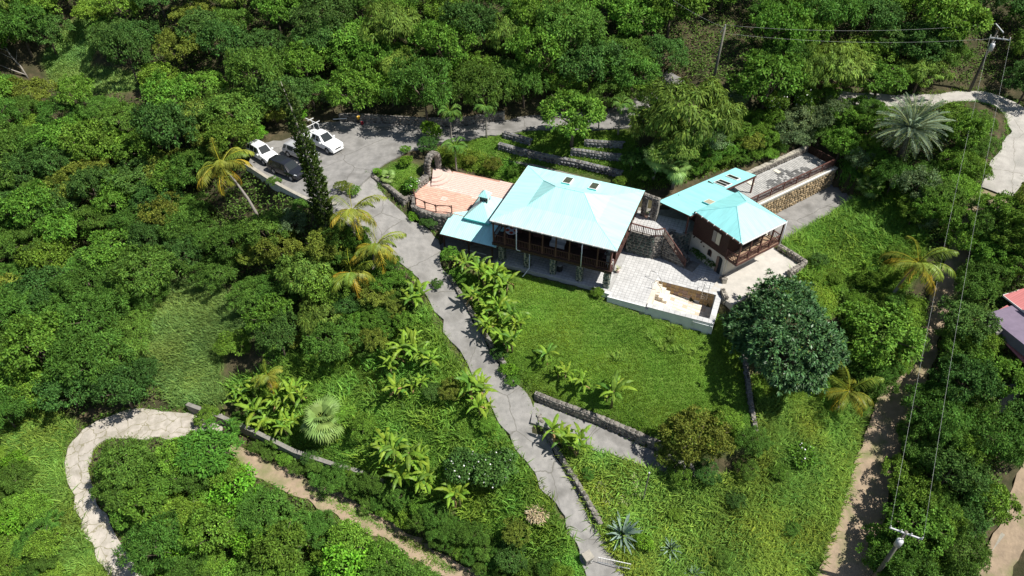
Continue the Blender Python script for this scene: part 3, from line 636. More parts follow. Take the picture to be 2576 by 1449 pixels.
# walls
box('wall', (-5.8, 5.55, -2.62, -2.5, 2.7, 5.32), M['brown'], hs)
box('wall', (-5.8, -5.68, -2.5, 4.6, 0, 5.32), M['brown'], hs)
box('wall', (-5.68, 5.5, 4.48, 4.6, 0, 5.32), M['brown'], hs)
box('wall', (-5.68, 5.5, -1.6, -1.5, 0, 2.5), M['cream'], hs)
box('ceiling', (-6.1, 6.1, -4.95, 4.7, 5.28, 5.31), M['brown'], hs)
box('floor_slab', (-6.1, 5.93, -4.95, 4.6, 2.46, 2.62), M['brown'], hs)
npk = 32
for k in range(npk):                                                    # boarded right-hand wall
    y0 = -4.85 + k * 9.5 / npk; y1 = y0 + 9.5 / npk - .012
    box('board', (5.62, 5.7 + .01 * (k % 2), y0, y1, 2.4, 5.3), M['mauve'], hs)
for yc in (-3.6, -1.2, 1.1, 3.1):
    w = box('window', (5.70, 5.76, yc - .42, yc + .42, 3.5, 4.8), M['rail'], hs); box('pane', (5.762, 5.77, yc - .35, yc + .35, 3.58, 4.72), M['glass'], w)
    for sgn in (-1, 1):
        v, f = beam((5.74, yc + sgn * .45, 4.15), (6.0, yc + sgn * .62, 4.15), .04, 1.25); obj('shutter', v, f, M['brown'], hs)
for x in (-4.4, -2.2, 0.2, 2.4, 4.4):                                   # doors on the veranda
    d = box('door', (x - .5, x + .5, -2.68, -2.62, 2.7, 4.75), M['rail'], hs); box('pane', (x - .4, x + .4, -2.70, -2.682, 3.2, 4.65), M['glass'], d)
for x in (-3.2, 0.9, 3.2):
    wv = box('window', (x - .75, x + .75, -1.68, -1.6, 1.1, 2.0), M['white'], hs)
    for k in range(3): box('pane', (x - .68 + k * .47, x - .68 + k * .47 + .42, -1.70, -1.682, 1.16, 1.94), M['glass'], wv)
box('door', (-1.6, -.7, -1.66, -1.6, 0, 2.05), M['brown'], hs)
# veranda
for k in range(34):
    y0 = -4.93 + (k % 17) * .136; x0, x1 = (-6.08, -.02) if k < 17 else (.0, 5.6)
    box('floor_board', (x0, x1, y0, y0 + .125, 2.62, 2.7), M['dplank'], hs)
beamo('edge_beam', (-6.1, -4.98, 2.52), (5.95, -4.98, 2.52), .07, .3, M['brown'], hs)
PO = [-6.0, -4.8, -2.25, -.95, .38, 1.72, 4.45, 5.68]
for x in PO: box('post', (x - .06, x + .06, -4.93, -4.81, 2.7, 5.3), M['rail'], hs)
for a0, a1 in zip(PO[:-1], PO[1:]):
    railing(hs, (a0 + .06, -4.86), (a1 - .06, -4.86), 2.7, .85, 2, None, M['rail'], .035, .16, cap=.08)
railing(hs, (-6.02, -4.8), (-6.02, -2.7), 2.7, .85, 2, None, M['rail'], .035, .16)
# stone columns
for x in (-5.4, -2.7, 0.0, 2.7, 5.4):
    cl = box('column', (x - .27, x + .27, -4.45, -3.9, -.3, 2.46), M['lmortar'], hs)
    stone_face(cl, (x - .28, -4.46), (x + .28, -4.46), 0, 2.44, 0, 2.44, (0, -1), 'st_green', .26, .05, .02)
    stone_face(cl, (x + .28, -4.46), (x + .28, -3.9), 0, 2.44, 0, 2.44, (1, 0), 'st_green', .26, .05, .02)
    stone_face(cl, (x - .28, -3.9), (x - .28, -4.46), 0, 2.44, 0, 2.44, (-1, 0), 'st_green', .26, .05, .02)
# downpipes
def pipe(pts, r, parent, name='downpipe', mt=None): v, f = tube(pts, r, 7); return obj(name, v, f, mt or M['pvc'], parent, smooth=True)
pipe([(-3.52, -5.12, 5.3), (-3.52, -5.1, 2.62), (-3.4, -5.06, 2.5), (-2.9, -4.9, 2.42)], .05, hs)
pipe([(-2.28, -4.75, 2.4), (-2.28, -4.75, .35), (-2.5, -5.3, .02), (-2.62, -5.7, -.1)], .05, hs)
pipe([(2.98, -5.12, 5.3), (2.98, -5.1, 2.5)], .05, hs)
v, f = lathe([(.02, -.12), (.1, -.06), (.12, 0), (.1, .07), (.03, .11)], 10); o = inst('porch_lamp', mesh_np('porch_lamp', v, f, M['white'], True), hs, (-3.2, -4.6, 2.3))
# --- carport wing on the left
cpw = [(-11.75, -5.05, 2.12), (-5.7, -5.0, 2.12), (-5.7, -2.6, 2.86), (-11.75, -2.35, 2.86)]
wing = slab('carport_roof', cpw, .05, M['roof_x'], hs)
slab('roof_panel', [(-11.75, -2.35, 2.862), (-9.9, -2.42, 2.862), (-9.9, -1.3, 3.05), (-10.4, -1.7, 2.98)], .04, M['roof_x'], wing)
beamo('gutter', (-11.75, -5.1, 2.07), (-6.0, -5.05, 2.07), .1, .09, M['brown'], wing)
beamo('beam', (-11.7, -4.75, 1.98), (-6.0, -4.75, 1.98), .1, .16, M['brown'], wing)
beamo('fascia', (-11.76, -5.05, 2.06), (-11.76, -2.35, 2.80), .03, .12, M['brown'], wing)
for x, y in ((-11.6, -4.55), (-8.85, -4.6), (-6.3, -4.6)): box('post', (x - .06, x + .06, y - .06, y + .06, 0, 2.08), M['brown'], hs)
sr = [(-10.05, -2.95, 3.12), (-7.25, -2.95, 3.12), (-7.25, 1.55, 3.12), (-10.05, 1.55, 3.12)]; sa = [(-8.65, -1.2, 4.35), (-8.65, -.2, 4.35)]
s2 = slab('spa_roof', [sr[0], sr[1], sa[0]], .05, M['roof_x'], hs)
for q, mt in (([sr[1], sr[2], sa[1], sa[0]], 'roof_y'), ([sr[2], sr[3], sa[1]], 'roof_x'), ([sr[3], sr[0], sa[0], sa[1]], 'roof_y')): slab('roof_panel', q, .05, M[mt], s2)
beamo('fascia', (-10.05, -2.99, 3.07), (-7.25, -2.99, 3.07), .04, .16, M['turq_trim'], s2)
beamo('fascia', (-7.21, -2.95, 3.07), (-7.21, 1.55, 3.07), .04, .16, M['turq_trim'], s2)
beamo('fascia', (-10.09, -2.95, 3.07), (-10.09, 1.55, 3.07), .04, .16, M['brown'], s2)
boxes('base_wall', [(-9.95, -9.8, -2.3, 1.45, 2.9, 3.06), (-7.5, -7.35, -2.3, 1.45, 2.9, 3.06), (-9.8, -7.5, 1.3, 1.45, 2.9, 3.06)], M['cream'], s2)
cu = box('cupola', (-9.0, -8.3, -1.05, -.35, 4.2, 4.82), M['glass'], hs)
for x, y in ((-9.0, -1.05), (-8.3, -1.05), (-8.3, -.35), (-9.0, -.35)): box('corner_post', (x - .05, x + .05, y - .05, y + .05, 4.15, 4.86), M['brown'], cu)
cr = [(-9.2, -1.25, 4.84), (-8.1, -1.25, 4.84), (-8.1, -.15, 4.84), (-9.2, -.15, 4.84)]; ca = (-8.65, -.7, 5.4)
for k in range(4): slab('cupola_roof', [cr[k], cr[(k + 1) % 4], ca], .03, M['roof_x'], cu)
box('louvre', (-8.28, -8.26, -1.0, -.4, 4.3, 4.78), M['white'], cu)
# patio below the house and round the pool
pat = thing('patio', 'grey tiled patio under the house and around the empty pool', None, (MC[0], MC[1], 0), MY, None, 'structure')
boxes('patio_slab', [(-12.2, 5.97, -4.8, 4.7, -1.0, -.012), (5.97, 9.62, -5.5, 3.4, -1.6, -.012), (9.62, 16.0, -1.45, 3.6, -2.2, -.012)], M['grout'], pat)
tov = lambda x, y: PX(*mw(x, y), 0)[1] * -1
tile_field(pat, (5.98, 9.6, -5.4, 1.9), -.012, .36, lambda x, y: 'tile_grey', toview=tov)
tile_field(pat, (9.62, 15.95, -1.1, 2.6), -.012, .36, lambda x, y: 'tile_grey', toview=tov)
tile_field(pat, (-5.9, 5.9, -4.75, -1.75), -.012, .36, lambda x, y: 'tile_grey', limit=200, toview=tov)
box('edge_band', (5.93, 9.62, -5.58, -5.42, -.7, .03), M['white'], pat)
box('carport_floor', (-12.2, -6.0, -4.85, -1.8, -.01, .012), M['drive'], pat)
boxes('step', [(5.3, 6.1, -5.15, -4.82, -.5, .05)], M['white'], pat)
box('kerb_line', (-9.6, -7.2, -4.1, -4.0, .012, .03), M['white'], pat)
# --- pool
po = thing('swimming_pool', 'empty swimming pool with cream tiled floor, ochre wall and raised white rim', 'pool', (MC[0], MC[1], 0), MY)
x0, x1, y0, y1 = 9.9, 15.5, -5.02, -1.45
boxes('shell', [(9.62, x0, -5.5, y1, -2.4, -.3), (x1, 15.95, -5.5, y1, -2.4, -.01), (x0, x1, -5.5, y0, -2.4, -.01), (x0, x1, y1, y1 + .02, -2.4, -.0)], M['white'], po)
obj('floor', [(x0, y0, -1.05), (x1, y0, -1.75), (x1, y1, -1.75), (x0, y1, -1.05), (x0, y0, -2.3), (x1, y0, -2.3), (x1, y1, -2.3), (x0, y1, -2.3)], BOXF, M['pool_floor'], po)
for k in range(4): box('step', (9.62, 9.95 + k * .42, y0 + 1.9, y1 - .0, -2.2, -.05 - k * .27), M['pool_floor'], po)
box('ledge', (9.62, 10.05, y0, y0 + 1.9, -2.2, -.02), M['pool_floor'], po)
me1, me2 = tile_mesh(M['pool_tan'], .4, .4), tile_mesh(M['pool_mauve'], .4, .4); r = random.Random(4)
for i in range(13):                                                     # tiled back wall
    for j in range(5):
        x = 10.1 + i * .42; z = -.22 - j * .42
        if z < -1.05 - (x - x0) / 5.6 * .7 + .1 or x > 15.4: continue
        inst('tile', me2 if (5 < i + j < 9 and r.random() < .6) or r.random() < .1 else me1, po, (x, y1 + .0, z), (math.pi / 2, 0, 0))
for i in range(4):
    pass
me3 = tile_mesh(M['pool_floor'], .42, .42); me4 = tile_mesh(M['pool_mauve'], .42, .42); me5 = tile_mesh(mat('beige_tile', (.52, .43, .33), .8, rnd=.15), .42, .42)
sl = math.atan2(.7, 5.6)
for i in range(12):
    for j in range(8):
        x = 10.3 + i * .435; y = y0 + .24 + j * .435
        if x > 15.3 or (x < 11.45 and y > y0 + 1.8): continue
        inst('tile', me5 if (i * 3 + j * 2) % 7 == 0 and i > 1 else me3, po, (x, y, -1.05 - (x - x0) / 5.6 * .7), (0, sl, 0))
for k in range(12):
    xx = 9.72 + k * .52; box('coping', (xx, xx + .505, -5.55, -4.98, -.01, .05), M['tile_grey'], po)
for k in range(7):
    yy = -4.96 + k * .5; box('coping', (15.47, 15.99, yy, yy + .485, -.01, .05), M['tile_grey'], po)
for k in range(14): box('coping', (9.65 + k * .42, 9.65 + k * .42 + .41, -1.47, -1.13, .0, .022), M['tile_grey'], po)
pipe([(14.1, -5.56, -.75), (14.1, -5.6, -.25), (15.9, -5.6, -.25), (15.95, -5.6, -.6)], .03, po, 'drain_pipe')
def tub(name, pts, r, parent, mt='steel'): v, f = tube(pts, r, 6); return obj(name, v, f, M[mt], parent, smooth=True)
def smooth3(P, n=5):
    P = np.array(P, float)
    for _ in range(2):
        Q = [P[0]]
        for a, b in zip(P[:-1], P[1:]): Q += [a * .75 + b * .25, a * .25 + b * .75]
        Q.append(P[-1]); P = np.array(Q)
    return P
ld = thing('pool_ladder', 'chrome pool ladder hooked over the back rim of the empty pool', 'ladder', (*mw(14.2, -1.3), 0), MY)
for x in (0, .5): tub('side_rail', smooth3([(x, .45, 0.02), (x, .5, .75), (x, .1, .95), (x, -.25, .7), (x, -.27, -.9)]), .025, ld)
for z in (-.25, -.5, -.75): tub('rung', [(0, -.27, z), (.5, -.27, z)], .025, ld)
hr = thing('pool_handrail', 'bent chrome handrail at the pool entry steps', 'handrail', (*mw(9.75, -1.6), 0), MY)
tub('rail_tube', smooth3([(-.75, .35, .02), (-.85, .4, .8), (-.2, .15, .95), (.55, -.1, .2), (.6, -.1, -.3)]), .025, hr)
tub('rail_tube', smooth3([(-.2, -1.2, 0.02), (-.3, -1.25, .8), (.15, -1.2, .9), (.75, -1.15, .2), (.8, -1.15, -.3)]), .025, hr)
# --- pink terrace
te = thing('terrace', 'terracotta and pale pink tiled terrace beside the house', None, (MC[0], MC[1], 2.9), MY, None, 'structure')
v, f = prism(TERR, -2.9, -.03); obj('terrace_slab', v, f, M['tgrout'], te)
ins = lambda x, y: all(inpoly(x + dx, y + dy, TERR) for dx in (-.16, .16) for dy in (-.16, .16)) and not (-10.0 < x < -7.3 and -2.95 < y < 1.5)
tile_field(te, (-17, -5.9, -3.1, 5.0), -.03, .32, lambda x, y: 'tile_pink' if y > 1.15 - (x + 16) * .05 else 'tile_terra', ins, toview=lambda x, y: y)
box('medallion', (-13.8, -13.15, -.75, -.1, -.01, .012), M['tile_pink'], te); box('medallion_centre', (-13.6, -13.35, -.55, -.3, .012, .02), M['tile_terra'], te)
for k in range(3):                                                      # half round steps below the arch
    rr = 2.0 - k * .5; n = 14; c = (-16.35, 3.0); d0 = -math.pi / 2 + .42
    pl = [(c[0] + rr * math.cos(d0 - .1 + (math.pi + .2) * i / n), c[1] + rr * math.sin(d0 - .1 + (math.pi + .2) * i / n)) for i in range(n + 1)]
    v, f = prism(pl, -.05, .16 + k * .17); obj('round_step', v, f, M['tile_pink'], te)
hedge_wall = []
tr = thing('terrace_railing', 'brown post and rail fence along the curved edge of the pink terrace', 'railing', (MC[0], MC[1], 2.9), MY)
rp = [(-16.55, -1.2), (-15.75, -2.4), (-14.5, -2.72), (-13.2, -2.84), (-11.65, -2.38)]
for p in rp: v, f = tube([(p[0], p[1], 0), (p[0], p[1], .92)], .06, 6); obj('post', v, f, M['rail'], tr)
for p, q in zip(rp[:-1], rp[1:]):
    beamo('rail', (*p, .84), (*q, .84), .07, .07, M['rail'], tr)
    for a, b in ((p, q), (q, p)):
        c = np.array(a) + (np.array(b) - np.array(a)) * .16; beamo('brace', (*a, .6), (*c, .82), .05, .05, M['rail'], tr)
# ------------------------------------------------------------------ cottage with veranda, low wing and roof terrace
ct = thing('cottage', 'smaller two storey cottage with turquoise pyramid roof, brown upper floor and cream base', 'house', (CC[0], CC[1], 0), CY)
E4 = [(-3.0, -3.0, 5.4), (3.0, -3.0, 5.4), (3.0, 3.0, 5.4), (-3.0, 3.0, 5.4)]; R2 = [(-.15, -.65, 6.75), (-.15, .65, 6.75)]
rf = slab('roof', [E4[0], E4[1], R2[0]], .06, M['roof2_x'], ct)
for q, mt in (([E4[1], E4[2], R2[1], R2[0]], 'roof2_y'), ([E4[2], E4[3], R2[1]], 'roof2_x'), ([E4[3], E4[0], R2[0], R2[1]], 'roof2_y')): slab('roof_panel', q, .06, M[mt], rf)
for p, q in ((R2[0], R2[1]), (E4[0], R2[0]), (E4[1], R2[0]), (E4[2], R2[1]), (E4[3], R2[1])): ridge(p, q, rf, M['roof2_x'])
beamo('gutter', (-3.0, -3.07, 5.33), (3.0, -3.07, 5.33), .12, .1, M['brown'], ct)
for k in range(8): box('gutter_bracket', (-2.8 + k * .8, -2.73 + k * .8, -3.14, -3.0, 5.28, 5.42), M['white'], ct)
beamo('gutter', (3.07, -3.0, 5.33), (3.07, 3.0, 5.33), .12, .1, M['white'], ct)
beamo('fascia', (-3.0, 3.03, 5.32), (3.0, 3.03, 5.32), .04, .14, M['rail'], ct)
# low wing: shed roof falling towards the gate
lw = slab('wing_roof', [(-7.3, -3.6, 4.30), (-2.9, -3.6, 5.12), (-2.9, 2.95, 5.12), (-7.3, 2.95, 4.30)], .06, M['roof2_y'], ct)
beamo('fascia', (-7.3, -3.63, 4.24), (-2.9, -3.63, 5.06), .04, .13, M['brown'], lw)
beamo('fascia', (-2.88, -3.6, 5.06), (-2.88, -2.9, 5.06), .04, .16, M['rail'], lw)
beamo('fascia', (-7.33, -3.6, 4.24), (-7.33, 7.5, 4.24), .04, .12, M['rail'], lw)
lz = lambda a: 4.30 + (a + 7.3) / 4.4 * .82
slab('skylight', [(-4.05, -.75, lz(-4.05) + .14), (-3.15, -.75, lz(-3.15) + .14), (-3.15, .05, lz(-3.15) + .14), (-4.05, .05, lz(-4.05) + .14)], .16, M['white'], lw)
slab('pane', [(-3.98, -.68, lz(-3.98) + .155), (-3.22, -.68, lz(-3.22) + .155), (-3.22, -.02, lz(-3.22) + .155), (-3.98, -.02, lz(-3.98) + .155)], .012, M['paleglass'], lw)
beamo('skylight_kerb', (-4.1, -.8, lz(-4.1) + .06), (-3.1, -.8, lz(-3.1) + .06), .05, .15, M['turq_trim'], lw)
ex = slab('wing_roof', [(-7.3, 2.98, 4.28), (-4.55, 2.98, 4.80), (-4.55, 7.5, 4.80), (-7.3, 7.5, 4.28)], .06, M['roof2_y'], ct)
ez = lambda a: 4.28 + (a + 7.3) / 2.75 * .52
for (a0, a1, b0, b1) in ((-6.35, -4.95, 3.35, 3.72), (-6.35, -4.95, 3.82, 4.2), (-6.5, -5.2, 5.3, 5.72)):
    slab('skylight', [(a0 - .1, b0 - .1, ez(a0 - .1) + .06), (a1 + .1, b0 - .1, ez(a1 + .1) + .06), (a1 + .1, b1 + .1 - (.07 if b1 < 3.8 else 0), ez(a1 + .1) + .06), (a0 - .1, b1 + .1 - (.07 if b1 < 3.8 else 0), ez(a0 - .1) + .06)], .07, M['white'], ex)
    slab('pane', [(a0, b0, ez(a0) + .075), (a1, b0, ez(a1) + .075), (a1, b1, ez(a1) + .075), (a0, b1, ez(a0) + .075)], .012, M['glass'], ex)
beamo('fascia', (-4.5, 2.98, 4.70), (-4.5, 7.5, 4.70), .06, .22, M['rail'], ex)
box('post', (-4.62, -4.48, 7.22, 7.36, 2.7, 4.66), M['rail'], ct)
box('post', (-3.32, -3.2, -3.45, -3.33, 2.7, 4.95), M['rail'], ct)
box('wall', (-6.9, -2.8, -1.3, -1.2, 2.7, 4.4), M['brown'], ct); box('wall', (-7.0, -6.9, -1.3, 7.3, 2.4, 4.26), M['brown'], ct); box('wall', (-6.9, -4.7, 2.95, 3.05, 2.7, 4.5), M['brown'], ct)
box('door', (-5.4, -4.5, -1.36, -1.3, 2.7, 4.2), M['rail'], ct)
# upper and lower walls
boxes('upper_wall', [(-2.85, 1.42, -2.72, -2.6, 2.5, 5.36), (-2.85, 1.42, 2.6, 2.72, 2.5, 5.36), (1.3, 1.42, -2.6, 2.6, 2.5, 5.36), (-2.97, -2.85, -2.72, 2.72, 2.5, 5.36)], M['brown'], ct)
box('ceiling', (-2.9, 2.9, -2.9, 2.9, 5.37, 5.385), M['brown'], ct)
for k in range(15): box('weatherboard', (-2.86, 1.43, -2.745, -2.722, 2.52 + k * .187, 2.52 + k * .187 + .16), M['brown'], ct)
boxes('lower_wall', [(-3.1, 1.25, -2.45, -2.33, -.3, 2.5), (1.25, 1.37, -2.45, 3.5, -.3, 2.5), (-3.1, 1.25, 3.38, 3.5, -.3, 2.5), (-3.22, -3.1, -2.45, 3.5, -.3, 2.5)], M['cream'], ct)
w = box('window', (-.55, .55, -2.80, -2.745, 3.3, 4.75), M['brown'], ct); box('pane', (.0, .48, -2.825, -2.802, 3.4, 4.66), M['paleglass'], w); box('pane', (-.48, -.04, -2.825, -2.802, 3.4, 4.66), M['glass'], w)
arched('arch_window', .5, .75, .22, .06, M['rail'], ct, (-.62, -2.5, 1.25), 0); arched('pane', .36, .6, .16, .02, M['glass'], ct, (-.62, -2.52, 1.32), 0)
arched('arch_door', .95, 2.15, .35, .04, M['cream'], ct, (.72, -2.48, .02), 0); arched('door_leaf', .72, 2.0, .28, .02, M['glass'], ct, (.72, -2.505, .02), 0)
arched('door_leaf', .3, 1.95, .1, .015, M['pool_mauve'], ct, (.52, -2.53, .02), 0)
box('vent', (-1.55, -1.4, -2.48, -2.45, 1.75, 1.9), M['brown'], ct)
for x in (-2.6, -1.6): box('beam_end', (x - .06, x + .06, -2.9, -2.74, 2.38, 2.5), M['brown'], ct)
wf = box('window', (1.37, 1.44, -.55, 1.95, .95, 1.85), M['dpole'], ct)
for k in range(3): box('pane', (1.442, 1.455, -.48 + k * .82, .26 + k * .82, 1.02, 1.78), M['glass' if k == 1 else 'skyglass'], wf)
box('sill', (1.37, 1.55, -.65, 2.05, .88, .95), M['cream'], ct)
# veranda
for k in range(11): box('floor_board', (1.43 + k * .128, 1.55 + k * .128, -2.7, 3.3, 2.6, 2.68), M['plank'], ct)
beamo('edge_beam', (2.86, -2.75, 2.55), (2.86, 3.3, 2.55), .08, .22, M['rail'], ct); beamo('edge_beam', (1.4, -2.74, 2.55), (2.84, -2.74, 2.55), .08, .22, M['rail'], ct)
vp = [-2.65, -1.2, .3, 1.75, 3.2]
for b in vp: box('post', (2.72, 2.84, b - .06, b + .06, 2.68, 5.34), M['rail'], ct)
for a, b in zip(vp[:-1], vp[1:]):
    railing(ct, (2.78, a + .06), (2.78, b - .06), 2.68, .85, 2, None, M['rail'], .035, .17)
    beamo('cross_brace', (2.80, a + .1, 2.85), (2.80, b - .1, 3.45), .03, .05, M['rail'], ct); beamo('cross_brace', (2.76, a + .1, 3.45), (2.76, b - .1, 2.85), .03, .05, M['rail'], ct)
railing(ct, (1.5, -2.68), (2.72, -2.68), 2.68, .85, 2, None, M['rail'], .035, .17); railing(ct, (1.5, 3.2), (2.72, 3.2), 2.68, .85, 2, None, M['rail'], .035, .17)
beamo('cross_brace', (1.55, -2.66, 2.85), (2.7, -2.66, 3.45), .03, .05, M['rail'], ct)
pipe([(2.95, 3.25, 5.3), (2.92, 3.25, 2.3)], .045, ct)
pipe([(1.42, -2.2, 2.4), (1.42, -2.2, .1)], .02, ct)
# --- roof terrace behind the cottage
dk = thing('roof_terrace', 'long tiled terrace with blackened tiles, brown railing and tan stone side wall', 'terrace', (CC[0], CC[1], 0), CY)
box('deck_slab', (-6.6, -2.75, 3.1, 19.0, -.5, 2.67), M['grout'], dk)
rb = np.random.default_rng(3)
def dpick(x, y):
    n = float(_vn(np.array([x * 1.0]), np.array([y * 1.0]), 1.3, 9)[0]); c = 1 - ((x + 4.6) / 1.6) ** 2 - ((y - 13.2) / 4.4) ** 2
    return 'tile_black' if c + n * 1.6 > .35 and rb.random() < .75 else 'tile_deck'
tile_field(dk, (-6.3, -3.2, 4.6, 18.6), 2.67, .285, dpick, toview=lambda x, y: y if y > 8 else 40)
box('coping', (-3.15, -2.45, 3.5, 19.05, 2.5, 2.70), M['lmortar'], dk); box('kerb', (-2.62, -2.46, 3.9, 18.4, 2.70, 2.78), M['white'], dk)
stone_face(dk, (-2.52, 3.6), (-2.52, 19.0), .0, 2.5, .3, 2.5, (1, 0), 'st_tan', .36, .08, .025, 300)
box('wall_core', (-2.75, -2.55, 3.5, 19.0, -.6, 2.52), M['lmortar'], dk)
stone_face(dk, (-3.0, 19.04), (-6.5, 19.04), .2, 2.5, .6, 2.5, (0, 1), 'st_tan', .36, .07, .025, 80)
pwl = box('parapet', (-6.9, -6.5, 7.6, 19.0, 2.0, 3.35), M['lmortar'], dk)
stone_face(pwl, (-6.48, 7.7), (-6.48, 18.9), 2.7, 3.33, 2.7, 3.33, (1, 0), 'st_grey', .3, .06, .025, 120)
for k in range(22): box('coping', (-6.95, -6.45, 7.65 + k * .515, 7.65 + k * .515 + .5, 3.35, 3.42 + .03 * (k % 3)), M['lmortar'], dk)
for k in range(7): 
    b0 = 4.4 + k * 2.05; railing(dk, (-2.95, b0), (-2.95, b0 + 2.05), 2.70, .95, 2, None, M['rail'], .03, .11, skip_first=k > 0, cap=.14)
railing(dk, (-2.95, 18.78), (-6.5, 18.78), 2.70, .95, 3, None, M['brown'], .04, .11, cap=.14)
box('roof_hatch', (-6.1, -5.4, 8.4, 8.95, 2.7, 2.75), M['cream'], dk); box('roof_hatch', (-6.1, -5.4, 12.6, 13.1, 2.7, 2.75), M['cream'], dk)
wl = box('planter_wall', (-6.6, -4.6, 3.3, 3.45, 2.7, 3.3), M['lmortar'], dk)
# --- concrete drive beside it and the lower terrace in front
sd = thing('side_drive', 'grey concrete drive along the tan stone wall', None, (CC[0], CC[1], 0), CY, None, 'structure')
obj('slab', [(-2.6, 3.5, -.6), (1.05, 3.5, -.6), (1.05, 19.3, -.4), (-2.6, 19.3, -.4), (-2.6, 3.5, .03), (1.05, 3.5, .03), (1.05, 19.3, .36), (-2.6, 19.3, .36)], BOXF, M['drive'], sd)
v, f = prism([(1.3, -2.6), (2.3, -5.0), (4.9, -4.6), (4.9, 5.35), (1.2, 5.2)], -.9, .02); obj('front_slab', v, f, mat('pale_slab', (.52,.49,.44), .9, col2=(.42,.40,.36), scale=.9, bump=.2), sd)
def cwall(name, label, pts, **k): return path_wall(name, label, 'wall', [(*cw(a, b), z0, z1) for a, b, z0, z1 in pts], M['lmortar'], 'st_grey', **k)
cwall('stone_wall', 'low L shaped stone wall around the concrete below the cottage veranda', [(1.6, 5.45, -.1, .6), (3.2, 5.5, -.2, .62), (4.85, 5.5, -.4, .65), (4.95, 4.2, -.4, .62), (4.95, 3.0, -.5, .55)], faces=('l', 'r'), size=.3)
cwall('stone_wall', 'short stone wall stub at the corner of the cottage by the pool', [(1.7, -2.75, 0, .55), (2.35, -3.1, 0, .55)], faces=('l', 'r'), size=.28)
cwall('stone_wall', 'short stone wall stub between the pool and the spreading dark tree', [(3.0, -4.1, -.1, .5), (3.6, -4.5, -.1, .5), (4.1, -4.7, -.2, .45)], faces=('l', 'r'), size=.28)
# ------------------------------------------------------------------ raised walkway, stairs and gateway between the houses
wk = thing('walkway', 'raised grey walkway with stone front wall between the two houses', None, (MC[0], MC[1], 0), MY, None, 'structure')
WP = [(5.72, 1.75), (8.45, 1.55), (9.25, 2.1), (9.7, 3.3), (10.9, 3.0), (11.6, 3.9), (12.9, 7.5), (9.6, 9.5), (5.72, 8.0)]
v, f = prism(WP, -.4, 2.66); obj('walkway_slab', v, f, M['mortar'], wk)
tile_field(wk, (5.8, 11.4, 1.8, 5.5), 2.66, .36, lambda x, y: 'tile_grey', lambda x, y: all(inpoly(x + d, y + e, WP) for d in (-.2, .2) for e in (-.2, .2)))
stone_face(wk, (5.75, 1.72), (8.45, 1.52), 0, 2.66, 0, 2.66, (0, -1), 'st_green', .34, .07, .03)
stone_face(wk, (8.47, 1.53), (9.27, 2.08), 0, 2.66, 0, 2.66, (.56, -.83), 'st_grey', .34, .07, .03)
stone_face(wk, (9.7, 3.28), (10.9, 2.98), 0, 2.66, 0, 2.66, (-.2, -1), 'st_green', .36, .08, .03)
stone_face(wk, (10.92, 3.0), (11.62, 3.9), .3, 2.66, .3, 2.66, (.8, -.6), 'st_green', .36, .08, .03)
wr = thing('walkway_railing', 'reddish brown railing along the raised walkway and down the stone stairs', 'railing', (MC[0], MC[1], 0), MY)
railing(wr, (5.95, 1.75), (7.2, 1.66), 2.7, .92, 2, None, M['rail'], .05, .16, cap=.16); railing(wr, (7.2, 1.66), (8.45, 1.6), 2.7, .92, 2, None, M['rail'], .05, .16, cap=.16)
railing(wr, (8.45, 1.6), (9.2, 2.1), 2.7, .92, 2, None, M['rail'], .05, .16, cap=.16, skip_first=True)
railing(wr, (9.2, 2.1), (11.85, 1.3), 2.6, .92, 3, None, M['rail'], .05, .16, zq=.15, skip_first=True)
sta = thing('stone_stairs', 'shaded stone stairs leading from the walkway down to the pool patio', 'stairs', (*mw(9.35, 2.05), 0), MY + math.atan2(-.8, 2.65))
Ls = math.hypot(2.65, .8); ns = 10
for k in range(ns):
    zt = 2.6 * (1 - (k + .5) / ns)
    st = box('step', (k * Ls / ns, (k + 1) * Ls / ns + .02, 0, 1.25, -.2, max(zt, .08)), M['mortar'], sta)
    box('tread', (k * Ls / ns - .02, (k + 1) * Ls / ns + .03, .05, 1.25, max(zt, .08), max(zt, .08) + .035), M['st_grey'], st)
stone_face(sta, (0, -.02), (Ls, -.02), 0, 2.6, 0, .1, (0, -1), 'st_grey', .32, .07, .03)
box('foot_slab', (Ls - .1, Ls + .75, -.05, 1.5, -.1, .1), M['mortar'], sta)
gwl = thing('gateway_wall', 'stone gateway wall with a doorway opening between the two roofs', 'wall', (*mw(6.25, 4.8), 2.66), MY - .22)
boxes('core', [(0, .5, -.2, .2, -.2, 2.25), (1.05, 1.75, -.2, .2, -.2, 2.25), (0, 1.75, -.22, .22, 2.25, 2.6)], M['mortar'], gwl)
for p, q in (((0, -.21), (.5, -.21)), ((1.05, -.21), (1.75, -.21))): stone_face(gwl, p, q, 0, 2.25, 0, 2.25, (0, -1), 'st_grey', .3, .06, .03)
stone_face(gwl, (0, -.23), (1.75, -.23), 2.25, 2.6, 2.25, 2.6, (0, -1), 'st_grey', .24, .06, .03)
for k in range(6): inst('stone', random.choice(ROCKS['st_grey']), gwl, (.15 + k * .29, 0, 2.62), (0, 0, k), (.17, .2, .1))
